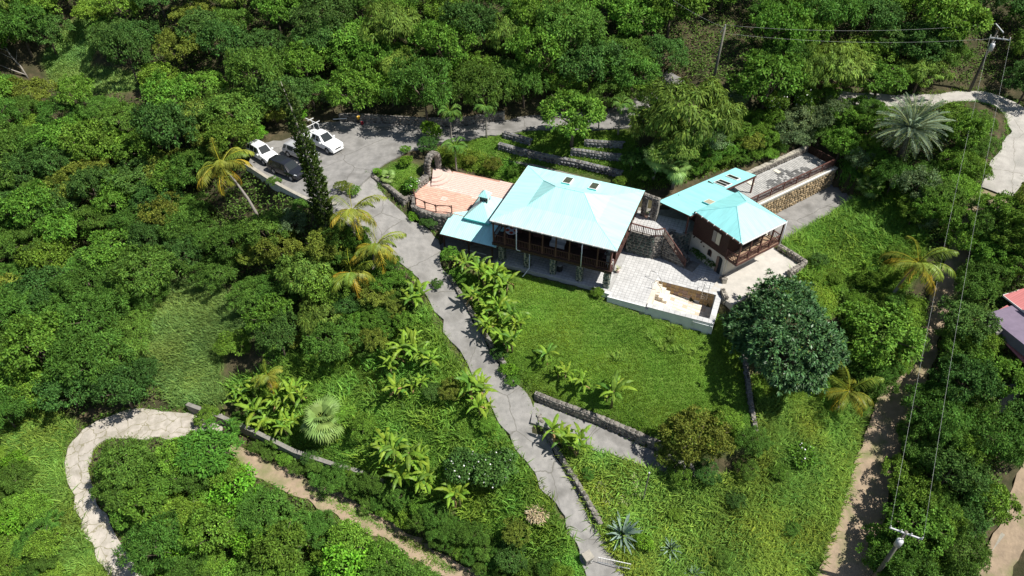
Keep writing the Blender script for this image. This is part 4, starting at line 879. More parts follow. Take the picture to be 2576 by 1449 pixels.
# ------------------------------------------------------------------ plant generators
def unit(v): return v / np.maximum(np.linalg.norm(v, axis=-1, keepdims=True), 1e-9)
def leafset(C, D, N, ln, wd, tint, curl=0.15, fold=0.12):
    """n pointed leaves as folded quads: base, side, tip, side"""
    n = len(C); D = unit(D); S = unit(np.cross(D, N)); N = unit(np.cross(S, D))
    ln = np.broadcast_to(np.asarray(ln, float), (n,))[:, None]; wd = np.broadcast_to(np.asarray(wd, float), (n,))[:, None]
    mid = C + D * ln * .45; tip = C + D * ln; tip = tip - np.array([0, 0, 1.0]) * ln * curl
    a = mid + S * wd / 2 + N * wd * fold; b = mid - S * wd / 2 + N * wd * fold
    V = np.stack([C, a, tip, b], 1).reshape(-1, 3); F = np.arange(4 * n).reshape(n, 4)
    return V, F, np.repeat(tint, 4, axis=0)
def tints(n, r, var=.22, warm=.06, base=None):
    b = (1 + r.normal(0, var, n)).clip(.45, 1.7)[:, None] if base is None else (base * (1 + r.normal(0, var, n)).clip(.5, 1.6))[:, None]
    w = r.normal(0, warm, n)[:, None]
    return np.concatenate([b * (1 + w), b, b * (1 - w)], 1)
def crown_mesh(name, mt, seed, rx=2.5, ry=2.5, rz=1.9, lobes=7, clumps=90, per=42, cr=.55, ln=.26, wd=.11, droop=.0, upb=.7, low=-.35, yellow=.0, flat=0., rosette=False, flowers=0, fmat=None, rc=.60):
    r = np.random.default_rng(seed)
    L = [np.zeros(3)]; R = [rc]
    for k in range(lobes):
        a = 2 * math.pi * (k + r.uniform(0, .6)) / lobes; d = r.uniform(.42, .80); L.append(np.array([d * math.cos(a), d * math.sin(a), r.uniform(-.2, .45) * (1.15 - d * .6)])); R.append(r.uniform(.24, .46))
    L, R = np.array(L), np.array(R); C = []; O = []
    while len(C) < clumps:
        k = r.integers(len(L)) if r.random() < .8 else 0; d = unit(r.normal(size=3)); d[2] = abs(d[2]) * 1.1 - .25 if r.random() < .85 else d[2]; d = unit(d)
        p = L[k] + d * R[k] * (r.uniform(.84, 1.06) if r.random() < .88 else r.uniform(1.05, 1.4))
        if p[2] < low: continue
        dd = np.linalg.norm(p - L, axis=1) - R * .8; dd[k] = 1
        if (dd < 0).any(): continue
        C.append(p); O.append(unit(p - L[k] * .6))
    C = np.array(C) * np.array([rx, ry, rz]); O = np.array(O); n = clumps * per
    ci = np.repeat(np.arange(clumps), per); crad = cr * r.uniform(.7, 1.3, clumps)
    d = unit(r.normal(size=(n, 3)) + O[ci] * .8 + np.array([0, 0, .35])); rad = r.random(n) ** .45
    sq = np.array([1, 1, .75]); P = C[ci] + d * rad[:, None] * crad[ci][:, None] * sq
    if rosette: P = C[ci] + d * .06; D = d + O[ci] * .3 + np.array([0, 0, -.2]); N = O[ci] + np.array([0, 0, .8]) + r.normal(0, .25, (n, 3))
    else:
        D = d * .8 + r.normal(0, .5, (n, 3)) + np.array([0, 0, -droop]); N = O[ci] * .35 + d * .85 + np.array([0, 0, upb * .6]) + r.normal(0, .28, (n, 3))
        if droop > .8: N = d + O[ci] + r.normal(0, .3, (n, 3))
        if flat: D[:, 2] *= (1 - flat); N = np.array([0, 0, 1.0]) + r.normal(0, .25, (n, 3))
    cb = 1 + r.normal(0, .19, clumps); T = tints(n, r, .24, .06, cb[ci])
    if yellow: m = r.random(n) < yellow; T[m] = T[m] * np.array([2.2, 1.35, .6])
    V, F, TT = leafset(P, D, N, ln * r.uniform(.7, 1.3, n), wd * r.uniform(.75, 1.25, n), T)
    me = mesh_np(name, V, F, mt, False, TT)
    if flowers:
        me.materials.append(fmat); k = r.integers(0, n, flowers); p = P[k] + O[ci[k]] * .08
        # flower petals as a second small set
        V2, F2, T2 = leafset(p, unit(r.normal(size=(flowers, 3))), O[ci[k]] + np.array([0, 0, .5]), .16, .14, np.ones((flowers, 3)), 0, 0)
        return me, mesh_np('blossom', V2, F2, fmat)
    return me
def trunk_mesh(name, mt, seed, h, r0, rx, ry, limbs=5, lean=0.15):
    r = random.Random(seed); parts = []
    top = (r.uniform(-lean, lean), r.uniform(-lean, lean), h); pts = [(0, 0, -.6), (top[0] * .3 + r.uniform(-.06, .06), top[1] * .3, h * .35), (top[0] * .6, top[1] * .6 + r.uniform(-.08, .08), h * .7), (top[0], top[1], h)]
    parts.append(tube(pts, [r0 * 1.25, r0 * .85, r0 * .65, r0 * .45], 7))
    for k in range(limbs):
        a = 2 * math.pi * (k + r.random() * .5) / limbs; z0 = h * r.uniform(.45, .8); f = z0 / h
        p0 = (top[0] * f, top[1] * f, z0); p2 = (rx * .85 * math.cos(a), ry * .85 * math.sin(a), h + r.uniform(.0, .9)); p1 = ((p0[0] + p2[0]) / 2, (p0[1] + p2[1]) / 2, (p0[2] * .4 + p2[2] * .6) + .15)
        parts.append(tube([p0, p1, p2], [r0 * .45, r0 * .32, r0 * .12], 5))
    v, f = merge(parts); return mesh_np(name, v, f, mt, True)
LM = {
 'acacia': leafmat('feathery_leaf', (.092, .182, .032)), 'broad': leafmat('broad_leaf', (.118, .222, .032)), 'olive': leafmat('olive_leaf', (.160, .195, .034)),
 'droop': leafmat('hanging_leaf', (.150, .225, .042)), 'bright': leafmat('bright_leaf', (.150, .310, .030)), 'dark': leafmat('dark_leaf', (.074, .150, .036)),
 'blue': leafmat('grey_green_leaf', (.150, .210, .100)), 'mango': leafmat('glossy_leaf', (.062, .145, .055), rough=.42, spec=.3, trans=.10, objvar=.05), 'flame': leafmat('fern_like_leaf', (.100, .215, .032)),
 'small': leafmat('small_leaf', (.150, .260, .036)), 'rust': leafmat('rusty_leaf', (.195, .175, .045)),
}
FLOW = mat('white_petal', (.8, .8, .78), .6)
SP = {}
def spec(key, n, lm, r0, hc, **k):
    L = []
    for i in range(n):
        kk = dict(k); rx = kk.get('rx', 2.5); ry = kk.get('ry', 2.5)
        L.append((trunk_mesh('trunk', M['bark'], i + 5, hc, r0, rx, ry), crown_mesh('crown', LM[lm], 100 * len(SP) + i, **kk)))
    SP[key] = dict(protos=L, rx=k.get('rx', 2.5), hc=hc)
spec('acacia', 4, 'acacia', .13, 2.6, rx=2.6, ry=2.6, rz=1.8, lobes=9, clumps=165, per=50, cr=.36, ln=.25, wd=.08, droop=.1)
spec('broad', 4, 'broad', .14, 2.7, rx=2.5, ry=2.5, rz=2.0, lobes=9, clumps=150, per=42, cr=.35, ln=.23, wd=.13)
spec('olive', 3, 'olive', .12, 2.4, rx=2.4, ry=2.4, rz=1.9, lobes=9, clumps=155, per=46, cr=.33, ln=.18, wd=.11)
spec('droop', 3, 'droop', .16, 3.2, rx=2.6, ry=2.6, rz=2.6, lobes=9, clumps=150, per=46, cr=.46, ln=.36, wd=.10, droop=1.3, low=-.6)
spec('bright', 2, 'bright', .09, 1.8, rx=1.8, ry=1.8, rz=1.6, clumps=60, per=36, cr=.45, ln=.26, wd=.15, lobes=5)
spec('dark', 3, 'dark', .14, 2.8, rx=2.6, ry=2.6, rz=2.0, lobes=9, clumps=155, per=46, cr=.36, ln=.21, wd=.115)
spec('blue', 2, 'blue', .1, 2.0, rx=2.0, ry=2.0, rz=1.7, clumps=80, per=40, cr=.45, ln=.2, wd=.11)
spec('flame', 2, 'flame', .16, 3.0, rx=3.0, ry=3.0, rz=1.5, clumps=90, per=34, cr=.6, ln=.5, wd=.17, flat=.7)
spec('small', 3, 'small', .09, 1.5, rx=1.9, ry=1.9, rz=1.4, lobes=8, clumps=120, per=54, cr=.36, ln=.15, wd=.10)
spec('rust', 2, 'rust', .12, 2.4, rx=2.2, ry=2.2, rz=1.9, clumps=90, per=42, cr=.48, ln=.22, wd=.10)
TREES = []
def plant(key, p, r, label, cat='tree', group=None, name=None, seed=None, hs=1.0, rz=None):
    """a tree or shrub of a kind, crown radius r, standing at ground point p"""
    s = SP[key]; k = (seed if seed is not None else len(TREES)) % len(s['protos']); tm, cm = s['protos'][k]; sc = r / s['rx']
    rr = random.Random(len(TREES) * 13 + 5); rot = rr.uniform(0, 6.28) if rz is None else rz
    name = name or ('tree' if cat == 'tree' else 'shrub')
    t = thing(name, label, cat, (p[0], p[1], p[2]), rot, group); t.scale = (sc * rr.uniform(.92, 1.08), sc * rr.uniform(.92, 1.08), sc * hs)
    inst('trunk', tm, t); inst('crown', cm, t, (0, 0, s['hc'])); TREES.append(t); return t
# ---- banana
LM['banana'] = leafmat('banana_leaf', (.185, .30, .045), rough=.4, trans=.35, objvar=.22, huevar=.02); LM['stem'] = mat('banana_stem', (.17, .18, .06), .7, col2=(.16, .11, .06), scale=4)
LM['coco'] = leafmat('coconut_frond', (.190, .230, .040), rough=.4, trans=.2, huevar=.03); LM['cocoy'] = leafmat('yellowing_frond', (.42, .33, .05), rough=.4, trans=.25)
LM['date'] = leafmat('grey_blue_frond', (.200, .255, .185), rough=.5, trans=.1); LM['fan'] = leafmat('fan_leaf', (.20, .29, .09), rough=.4, trans=.2); LM['manila'] = leafmat('green_frond', (.105, .20, .045), rough=.4, trans=.2)
LM['agave'] = leafmat('blue_agave', (.20, .27, .25), rough=.55, trans=.02); LM['yucca'] = leafmat('striped_agave', (.34, .36, .20), rough=.6, trans=.05)
LM['pine'] = leafmat('pine_needles', (.075, .115, .026), rough=.6, trans=.08); LM['dry'] = leafmat('dry_leaf', (.30, .22, .11), rough=.8, trans=.1)
def banana_leaf(seed, L=2.1, w=.52, up=.75, bend=1.5):
    r = random.Random(seed); n = 11; V, T, F = [], [], []; pos = np.array([0., 0, 0]); ang = up
    for i in range(n + 1):
        t = i / n; ww = w / 2 * (math.sin(math.pi * min(1, .08 + t * .95)) ** .6) * (0.15 if t < .08 else 1) * r.uniform(.82, 1.05)
        if i == n: ww = .02
        dr = .16 * ww + .05
        V += [(pos[0], -ww, pos[2] - dr * r.uniform(.3, 1.5)), (pos[0], 0, pos[2] + .02), (pos[0], ww, pos[2] - dr * r.uniform(.3, 1.5))]
        c = 1 + r.uniform(-.12, .12); T += [(c, c, c), (c * 1.35, c * 1.2, c), (c, c, c)]
        pos = pos + np.array([math.cos(ang), 0, math.sin(ang)]) * L / n; ang -= bend / n * (0.5 + t * 1.2)
    for i in range(n):
        a = i * 3
        if r.random() > .10: F.append([a, a + 1, a + 4, a + 3])
        if r.random() > .10: F.append([a + 1, a + 2, a + 5, a + 4])
    return mesh_np('leaf', np.array(V), F, LM['banana'], False, np.array(T))
BL = [banana_leaf(i, 2.0 + .3 * (i % 3), .5 + .06 * (i % 2), .55 + .22 * (i % 4), 1.2 + .35 * (i % 3)) for i in range(9)]
LM['banana2'] = leafmat('darker_banana_leaf', (.105, .20, .04), rough=.4, trans=.3, objvar=.2, huevar=.02)
BL2 = []
for m_ in BL[:5]: m2 = m_.copy(); m2.materials.clear(); m2.materials.append(LM['banana2']); BL2.append(m2)
BLdry = mesh_np('leaf', *[x for x in (lambda m: (np.array([v.co for v in m.vertices]), [list(p.vertices) for p in m.polygons]))(BL[1])], mat('dry_banana', (.28, .19, .08), .8))
def stem_mesh(h, r0, r1, mt, nm='stem', bend=.12):
    v, f = tube([(0, 0, -.4), (bend * .4, 0, h * .5), (bend, 0, h)], [r0, (r0 + r1) / 2, r1], 7); return mesh_np(nm, v, f, mt, True)
BST = [stem_mesh(1.5 + .3 * i, .13, .08, LM['stem']) for i in range(3)]
NB = [0]
def banana(p, label, stems=3, sc=1.0, group='banana plants'):
    r = random.Random(NB[0] * 7 + 1); NB[0] += 1; t = thing('banana_plant', label, 'banana plant', tuple(p), r.uniform(0, 6.28), group); t.scale = (sc, sc, sc)
    for s in range(stems):
        a = 6.28 * s / stems + r.uniform(-.4, .4); d = 0 if stems == 1 else r.uniform(.35, .6); k = r.randrange(3); h = 1.5 + .3 * k; sz = r.uniform(.7, 1.05)
        x, y = d * math.cos(a), d * math.sin(a); inst('stem', BST[k], t, (x, y, 0), (0, 0, a), sz); n = r.randint(6, 8)
        for i in range(n):
            b = 6.28 * i / n + r.uniform(-.3, .3); inst('leaf', r.choice(BL if (s + NB[0]) % 3 else BL2 + BL[:3]), t, (x + .1 * math.cos(a) * sz, y + .1 * math.sin(a) * sz, (h - .12) * sz), (r.uniform(-.2, .2), r.uniform(-.35, .15) - (.35 if i == 0 else 0), b), sz * r.uniform(.75, 1.05))
        if r.random() < .5: inst('dry_leaf', BLdry, t, (x, y, (h - .3) * sz), (0, 1.1, r.uniform(0, 6)), sz * .7)
    return t
# ---- feather and fan fronds
def frond(name, mt, seed, L=3.2, up=.6, bend=1.5, nl=34, ll=.62, lw=.05, hang=.6, vee=.25, stiff=False, rach=.03, tip=.25):
    r = np.random.default_rng(seed); pos = np.zeros(3); ang = up; pts = [pos.copy()]; dirs = []
    m = 16
    for i in range(m):
        d = np.array([math.cos(ang), 0, math.sin(ang)]); dirs.append(d); pos = pos + d * L / m; pts.append(pos.copy()); ang -= bend / m * (.4 + 1.3 * i / m)
    pts = np.array(pts); dirs.append(dirs[-1]); dirs = np.array(dirs)
    t = np.linspace(.1, .99, nl); x = t * m; i = np.clip(x.astype(int), 0, m - 1); f = (x - i)[:, None]
    C = pts[i] * (1 - f) + pts[i + 1] * f; D0 = dirs[i]; Cs, Ds, Ns, Ls, Ws = [], [], [], [], []
    for sg in (-1, 1):
        S = np.array([0, sg, 0.]); Dn = unit(np.cross(D0, np.array([0, 1., 0])) * -1); Dn[:, 2] = np.abs(Dn[:, 2])
        dirl = S + D0 * (.45 + .5 * t[:, None]) + np.array([0, 0, -hang]) + (Dn * vee) + r.normal(0, .08, (nl, 3))
        Cs.append(C); Ds.append(dirl); Ns.append(Dn + np.array([0, sg * -.3, .3])); Ls.append(ll * (tip + (1 - tip) * np.sin(np.pi * np.clip(t * .9 + .1, 0, 1)) ** .7) * r.uniform(.85, 1.15, nl)); Ws.append(np.full(nl, lw))
    C, D, N, Lg, Wd = map(np.concatenate, (Cs, Ds, Ns, Ls, Ws)); V, F, T = leafset(C, D, N, Lg, Wd, tints(len(C), r, .12, .04), curl=.25 if not stiff else .03, fold=.2)
    rv, rf = tube([tuple(p) for p in pts[::2]], [rach * (1 - .8 * k / len(pts[::2])) + .004 for k in range(len(pts[::2]))], 4)
    n0 = len(V); V = np.concatenate([V, np.array(rv)]); T = np.concatenate([T, np.tile([[1.7, 1.45, .9]], (len(rv), 1))])
    FF = [list(q) for q in F] + [[k + n0 for k in q] for q in rf]
    return mesh_np(name, V, FF, mt, False, T)
CF = [frond('frond', LM['coco'], i, 3.3, [.95, .6, .3, .0][i % 4], 1.5 + .2 * (i % 3), 40, .8, .075, .75) for i in range(6)]
CFY = [frond('frond', LM['cocoy'], i + 20, 3.1, .1 - .2 * i, 1.3, 40, .75, .07, .9) for i in range(2)]
DF = [frond('frond', LM['date'], i + 30, 3.1, [1.25, .85, .5, .15, -.2][i], .8, 54, .42, .04, .05, .45, True) for i in range(5)]
MF = [frond('frond', LM['manila'], i + 40, 1.75, [1.0, .75, .5][i], 2.3, 30, .5, .075, .35, .5) for i in range(3)]
NP = [0]
def palm(kind, p, label, h, lean=(0, 0), sc=1.0, group=None, n=None, rz=None):
    r = random.Random(NP[0] * 11 + 3); NP[0] += 1; t = thing({'coco': 'coconut_palm', 'date': 'date_palm', 'manila': 'christmas_palm'}[kind], label, 'palm tree', tuple(p), 0, group)
    r0, r1 = {'coco': (.17, .11), 'date': (.28, .24), 'manila': (.10, .07)}[kind]
    pts = [(lean[0] * k * k, lean[1] * k * k, -.4 + (h + .4) * k) for k in (0, .25, .5, .75, 1)]
    v, f = tube(pts, [r0 * 1.3, r0, (r0 + r1) / 2, r1, r1], 8); obj('trunk', v, f, M['palmbark'] if kind != 'date' else M['bark'], t, True); top = (lean[0], lean[1], h - .02)
    if kind == 'coco':
        n = n or 17
        for i in range(n):
            me = CFY[i % 2] if i > n - 6 else CF[(i * 5) % 6]; inst('frond', me, t, top, (r.uniform(-.25, .25), r.uniform(-.2, .2) + (0 if i < n - 4 else .25), i * 2.4 + r.uniform(-.25, .25)), sc * r.uniform(.85, 1.1))
        v, f = merge([xf(lathe([(.02, -.14), (.1, -.08), (.12, 0), (.09, .09), (.02, .13)], 8), (.2 * math.cos(a), .2 * math.sin(a), -.15)) for a in (0, 1.3, 2.6, 3.9, 5.2)]); inst('coconuts', mesh_np('coconuts', v, f, LM['cocoy'], True), t, top)
    elif kind == 'date':
        for i in range(n or 75):
            k = min(int(i / 15.1), 4); inst('frond', DF[k], t, top, (r.uniform(-.15, .15), r.uniform(-.14, .14), i * 2.4), sc * r.uniform(.85, 1.08))
    else:
        v, f = tube([top, (top[0], top[1], h + .45)], [.08, .05], 7); obj('crownshaft', v, f, LM['manila'], t, True)
        for i in range(n or 11): inst('frond', MF[i % 3], t, (top[0], top[1], h + .4), (r.uniform(-.2, .2), r.uniform(-.15, .15), i * 2.4 + r.uniform(-.2, .2)), sc * r.uniform(.85, 1.1))
    return t
def fan_leaf(seed, R=.75, droop=.35):
    r = np.random.default_rng(seed); n = 22; V = [(0, 0, 0), (.8, 0, .12)]; T = [(1, 1, 1)] * 2; F = []
    for k in range(n):
        a = -2.2 + 4.4 * k / (n - 1); c = np.array([.8, 0, .12]); d = np.array([math.cos(a), math.sin(a), -.12]); s = np.array([-math.sin(a), math.cos(a), 0]) * .080 * R / .75
        q = c + d * R * .5; e = c + d * R * r.uniform(.9, 1.08); e[2] -= droop * R * .5; b = len(V); u = 1 + r.normal(0, .1)
        V += [tuple(q + s), tuple(q - s + np.array([0, 0, .02])), tuple(e)]; T += [(u, u, u)] * 3; F += [[1, b, b + 1], [b, b + 2, b + 1]]
    b = len(V); V += [(0, -.02, 0), (0, .02, 0), (.8, .02, .12), (.8, -.02, .12)]; T += [(1.3, 1.2, 1)] * 4; F.append([b, b + 1, b + 2, b + 3])
    return mesh_np('fan_leaf', np.array(V), F, LM['fan'], False, np.array(T))
FL = [fan_leaf(i, .7 + .1 * i, .3 + .2 * i) for i in range(4)]
def fanpalm(p, label, h, sc=1.0, n=28, group=None):
    r = random.Random(NP[0] * 5 + 2); NP[0] += 1; t = thing('fan_palm', label, 'palm tree', tuple(p), 0, group)
    obj('trunk', *tube([(0, 0, -.4), (.03, .02, h * .5), (0, 0, h)], [.2, .16, .15], 8), M['palmbark'], t, True)
    for i in range(n): inst('fan_leaf', FL[i % 4], t, (0, 0, h - .05), (r.uniform(-.3, .3), -1.15 + 1.75 * i / n + r.uniform(-.1, .1), i * 2.4), sc * r.uniform(.85, 1.1))
    return t
def agave_leaf(mt, L, w, up, bend):
    n = 5; V, F, T = [], [], []; pos = np.zeros(3); ang = up
    for i in range(n + 1):
        t = i / n; ww = w / 2 * (.75 + .6 * t - 1.35 * t ** 3) if i < n else .004; V += [(pos[0], -ww, pos[2] + ww * .45), (pos[0], 0, pos[2]), (pos[0], ww, pos[2] + ww * .45)]; T += [(1.12, 1.08, 1.05), (.9, .9, .9), (1.12, 1.08, 1.05)]
        pos = pos + np.array([math.cos(ang), 0, math.sin(ang)]) * L / n; ang -= bend / n
    for i in range(n): a = i * 3; F += [[a, a + 1, a + 4, a + 3], [a + 1, a + 2, a + 5, a + 4]]
    return mesh_np('leaf', np.array(V), F, mt, False, np.array(T))
AG = [agave_leaf(LM['agave'], 1.35, .17, u, .35) for u in (1.35, 1.0, .65, .35)]; YU = [agave_leaf(LM['yucca'], .75, .08, u, .4) for u in (1.35, 1.0, .65, .3)]
def agave(p, label, r_, kind='a', n=38, group=None, tilt=(0, 0)):
    t = thing('agave_plant', label, 'agave', tuple(p), 0, group, rot=(tilt[0], tilt[1], 0)); L = AG if kind == 'a' else YU; rr = random.Random(int(p[0] * 10)); s = r_ / (1.35 if kind == 'a' else .75)
    for i in range(n): inst('leaf', L[min(int(4 * i / n), 3)], t, (0, 0, .1), (rr.uniform(-.1, .1), rr.uniform(-.12, .12), i * 2.4 + rr.uniform(-.2, .2)), s * rr.uniform(.85, 1.1))
    return t
# ---- grasses
def grass_patch(name, label, pts, mt, h, w, blades, seed, spread=.22, lean=.5, var=.2, two=True, dz=-.03):
    """tufts of bent blades at ground points, one uncountable mass"""
    r = np.random.default_rng(seed); n = len(pts) * blades; P = np.repeat(pts, blades, axis=0); P = P + np.concatenate([r.normal(0, spread, (n, 2)), np.zeros((n, 1))], 1); P[:, 2] = H(P[:, 0], P[:, 1]) + dz
    a = r.uniform(0, 2 * np.pi, n); hh = h * r.uniform(.55, 1.25, n) * np.repeat(r.uniform(.7, 1.25, len(pts)), blades); ln = lean * r.uniform(.3, 1.3, n)
    dx = np.stack([np.cos(a), np.sin(a), np.zeros(n)], 1); s = np.stack([-np.sin(a), np.cos(a), np.zeros(n)], 1) * (w * r.uniform(.7, 1.3, n) / 2)[:, None]; up = np.array([0, 0, 1.0])
    mid = P + up * (hh * .6)[:, None] + dx * (hh * ln * .35)[:, None]; tip = P + up * (hh * .85)[:, None] + dx * (hh * ln)[:, None]
    big = _vn(pts[:, 0], pts[:, 1], 3.5, seed + 70) * .7 + _vn(pts[:, 0], pts[:, 1], 1.1, seed + 71) * .5; wm = _vn(pts[:, 0], pts[:, 1], 2.6, seed + 72)
    T = tints(n, r, .12, .06, np.repeat((1 + big * var * 3 + r.normal(0, var * .6, len(pts))), blades).clip(.45, 1.6)); wq = np.repeat(wm, blades)[:, None] * var * 1.6; T = T * np.concatenate([1 + wq, np.ones_like(wq), 1 - wq * .5], 1)
    V = np.stack([P + s, P - s, mid - s * .8, mid + s * .8, tip], 1).reshape(-1, 3); b = np.arange(n)[:, None] * 5
    F = np.concatenate([b + np.array([[0, 1, 2]]), b + np.array([[0, 2, 3]]), b + np.array([[3, 2, 4]])])
    o = obj(name, V, F, mt, None, False, np.repeat(T, 5, axis=0)); return setp(o, label, None, None, 'stuff')
def scatter_px(poly, n, seed, avoid=()):
    r = np.random.default_rng(seed); poly = np.array(poly, float); lo, hi = poly.min(0), poly.max(0); out = []
    g = lambda p: G(p[0], p[1])
    tri = r.uniform(lo, hi, (n * 4, 2)); m = inpoly(tri[:, 0], tri[:, 1], poly); tri = tri[m][:n]
    # many points at once: march all sight lines together
    d = np.stack([(tri[:, 0] - 1288) / FOC, cP - (tri[:, 1] - 724.5) / FOC * sP, -sP - (tri[:, 1] - 724.5) / FOC * cP], 1); t = np.full(len(d), 20.0); done = np.zeros(len(d), bool)
    for k in range(700):
        q = d * t[:, None]; below = q[:, 2] + CZ < H(q[:, 0], q[:, 1]); done |= below
        if done.all(): break
        t = np.where(done, t, t + .25)
    q = d * (t - .1)[:, None]; return np.stack([q[:, 0], q[:, 1], H(q[:, 0], q[:, 1])], 1)
LM['tall'] = leafmat('tall_grass_blade', (.170, .290, .048), rough=.6, trans=.3, objvar=0, huevar=0); LM['turf'] = leafmat('turf_blade', (.145, .255, .034), rough=.6, trans=.25, objvar=0, huevar=0)
LM['reed'] = leafmat('reed_blade', (.205, .320, .095), rough=.6, trans=.2, objvar=0, huevar=0); LM['straw'] = leafmat('mixed_grass_blade', (.200, .305, .060), rough=.65, trans=.25, objvar=0, huevar=0)
# ------------------------------------------------------------------ walls in the grounds
def wpath(px, base, top):
    """points along photo positions at the wall's top height"""
    return [(*W(x, y, t)[:2], b, t) for (x, y), b, t in zip(px, base, top)]
def edge_pts(key, side, lo, hi, step=2):
    L, R = STRIPW[key]; E = L if side == 'L' else R; return E[int(lo * len(E)):int(hi * len(E)):step]
# lawn retaining wall above the driveway branch
E_ = edge_pts('fork', 'R', 0.0, .72, 3); d_ = lambda E, o, sgn: None
def off(E, C, o):                                                       # push edge points outwards from strip centre by o
    return E + (E - C) / np.linalg.norm(E - C, axis=1)[:, None] * o
def edge_wall(key, side, lo, hi, h0, h1, o=.15, step=3):
    L, R = STRIPW[key]; C = (L + R) / 2; E = L if side == 'L' else R; sl = slice(int(lo * len(E)), int(hi * len(E)), step); Q = off(E[sl], C[sl], o); n = len(Q)
    return [(q[0], q[1], q[2] - .1, q[2] + h0 + (h1 - h0) * i / max(n - 1, 1)) for i, q in enumerate(Q)]
path_wall('retaining_wall', 'dry stone retaining wall holding up the lawn above the driveway branch', 'wall', edge_wall('fork', 'R', 0.02, .86, .9, 1.05), M['mortar'], 'st_grey', .4, .34, faces=('r', 'l'))
path_wall('retaining_wall', 'dark stone wall along the lower driveway below the banana clump', 'wall', edge_wall('driveway', 'R', .66, .93, .35, .75), M['mortar'], 'st_grey', .35, .32, faces=('l', 'r'))
path_wall('kerb_wall', 'low stone edging between the driveway and the banana bed', 'wall', edge_wall('driveway', 'R', .3, .58, .25, .5), M['mortar'], 'st_grey', .35, .3, faces=('r',))
path_wall('retaining_wall', 'shaded stone wall behind the parking area', 'wall', edge_wall('parking', 'L', .20, .60, .85, .95), M['mortar'], 'st_grey', .4, .36, faces=('r', 'l'))
path_wall('parking_wall', 'pale concrete wall at the outer edge of the parking area', 'wall', edge_wall('parking', 'R', .0, .22, .35, .35, .1), M['gutter'], 'st_blue', .3, .5, capmat=M['lmortar'], faces=())
# wall of the pink terrace and garden
tw = [c3(1575, 800), c3(1700, 885), c3(1830, 975), c3(1960, 1080)]
pts = wpath(tw, [3.5, 3.0, 2.5, 2.0], [3.75, 3.6, 3.4, 3.2])
for (a, b), zb_ in zip([(-16.75, -1.0), (-15.9, -2.65), (-14.56, -3.1), (-13.26, -3.2), (-12.1, -2.95), (-11.6, -2.6)], [1.6, 1.0, .6, .3, 0, 0]): w = mw(a, b); pts.append((w[0], w[1], zb_ - .2, 2.88))
path_wall('terrace_wall', 'curved dark stone retaining wall below the pink terrace and garden', 'wall', pts, M['mortar'], 'st_grey', .42, .38, faces=('r',))
pts = [(*mw(a, b), 2.85, z) for a, b, z in ((-16.6, 1.9, 3.75), (-16.9, .6, 3.65), (-17.0, -.7, 3.5))]
path_wall('parapet_wall', 'brown stone parapet between the garden and the pink terrace', 'wall', pts, M['mortar'], 'st_grey', .5, .3, faces=('l', 'r'))
pts = [(*mw(a, b), 2.6, z) for a, b, z in ((-14.6, 8.1, 3.5), (-11, 8.05, 3.55), (-7.2, 7.95, 3.6), (-3, 7.7, 3.6), (2, 7.4, 3.6), (6, 7.2, 3.6))]
path_wall('back_wall', 'grey retaining wall with flat top behind the house', 'wall', pts, M['mortar'], 'st_grey', .35, .4, capmat=M['mortar'], faces=('r',))
def rg(x, y): return (1330 + x / 1.9224) / 1.5528, (y / 1.9224) / 1.5528
for lab, px in (('long dry stone terrace wall just above the house roof', [(1190, 1105), (1330, 1145), (1480, 1180), (1640, 1215), (1800, 1245), (1960, 1285), (2110, 1320)]),
                ('short dry stone terrace wall at the right of the terraces', [(1730, 1150), (1850, 1165), (1980, 1185), (2110, 1195)]),
                ('topmost dry stone terrace wall near the upper drive', [(1220, 1020), (1330, 1050), (1430, 1080)]),
                ('shaded dry stone terrace wall under the upper right palms', [(1830, 1085), (1960, 1095), (2120, 1100)])):
    q = [G(*rg(*p)) for p in px]; path_wall('terrace_wall', lab, 'wall', [(p[0], p[1], p[2] - .2, p[2] + .55) for p in q], M['mortar'], 'st_blue', .5, .34, faces=('r',), depth=.12)
px = [(470, 1016), (560, 1050), (640, 1085), (740, 1135), (830, 1165), (925, 1192), (1010, 1232)]
path_wall('garden_wall', 'long grey concrete wall below the garden above the dirt track', 'wall', wpath(px, [-9.6, -9.7, -9.8, -9.9, -10, -10.1, -10.3], [-8.4, -8.5, -8.6, -8.75, -8.9, -9.0, -9.2]), M['mortar'], 'st_blue', .3, .5, capmat=M['mortar'], faces=())
px = [(1866, 800), (1870, 860), (1876, 930), (1886, 1010), (1900, 1090)]; q = [G(*p) for p in px]
path_wall('lawn_wall', 'narrow stone wall along the right side of the lawn', 'wall', [(p[0], p[1], p[2] - .3, p[2] + .4) for p in q], M['mortar'], 'st_grey', .35, .3, faces=('l', 'r'))
px = [(2190, 1010), (2165, 1090), (2140, 1170), (2122, 1250), (2100, 1330)]; q = [G(*p) for p in px]
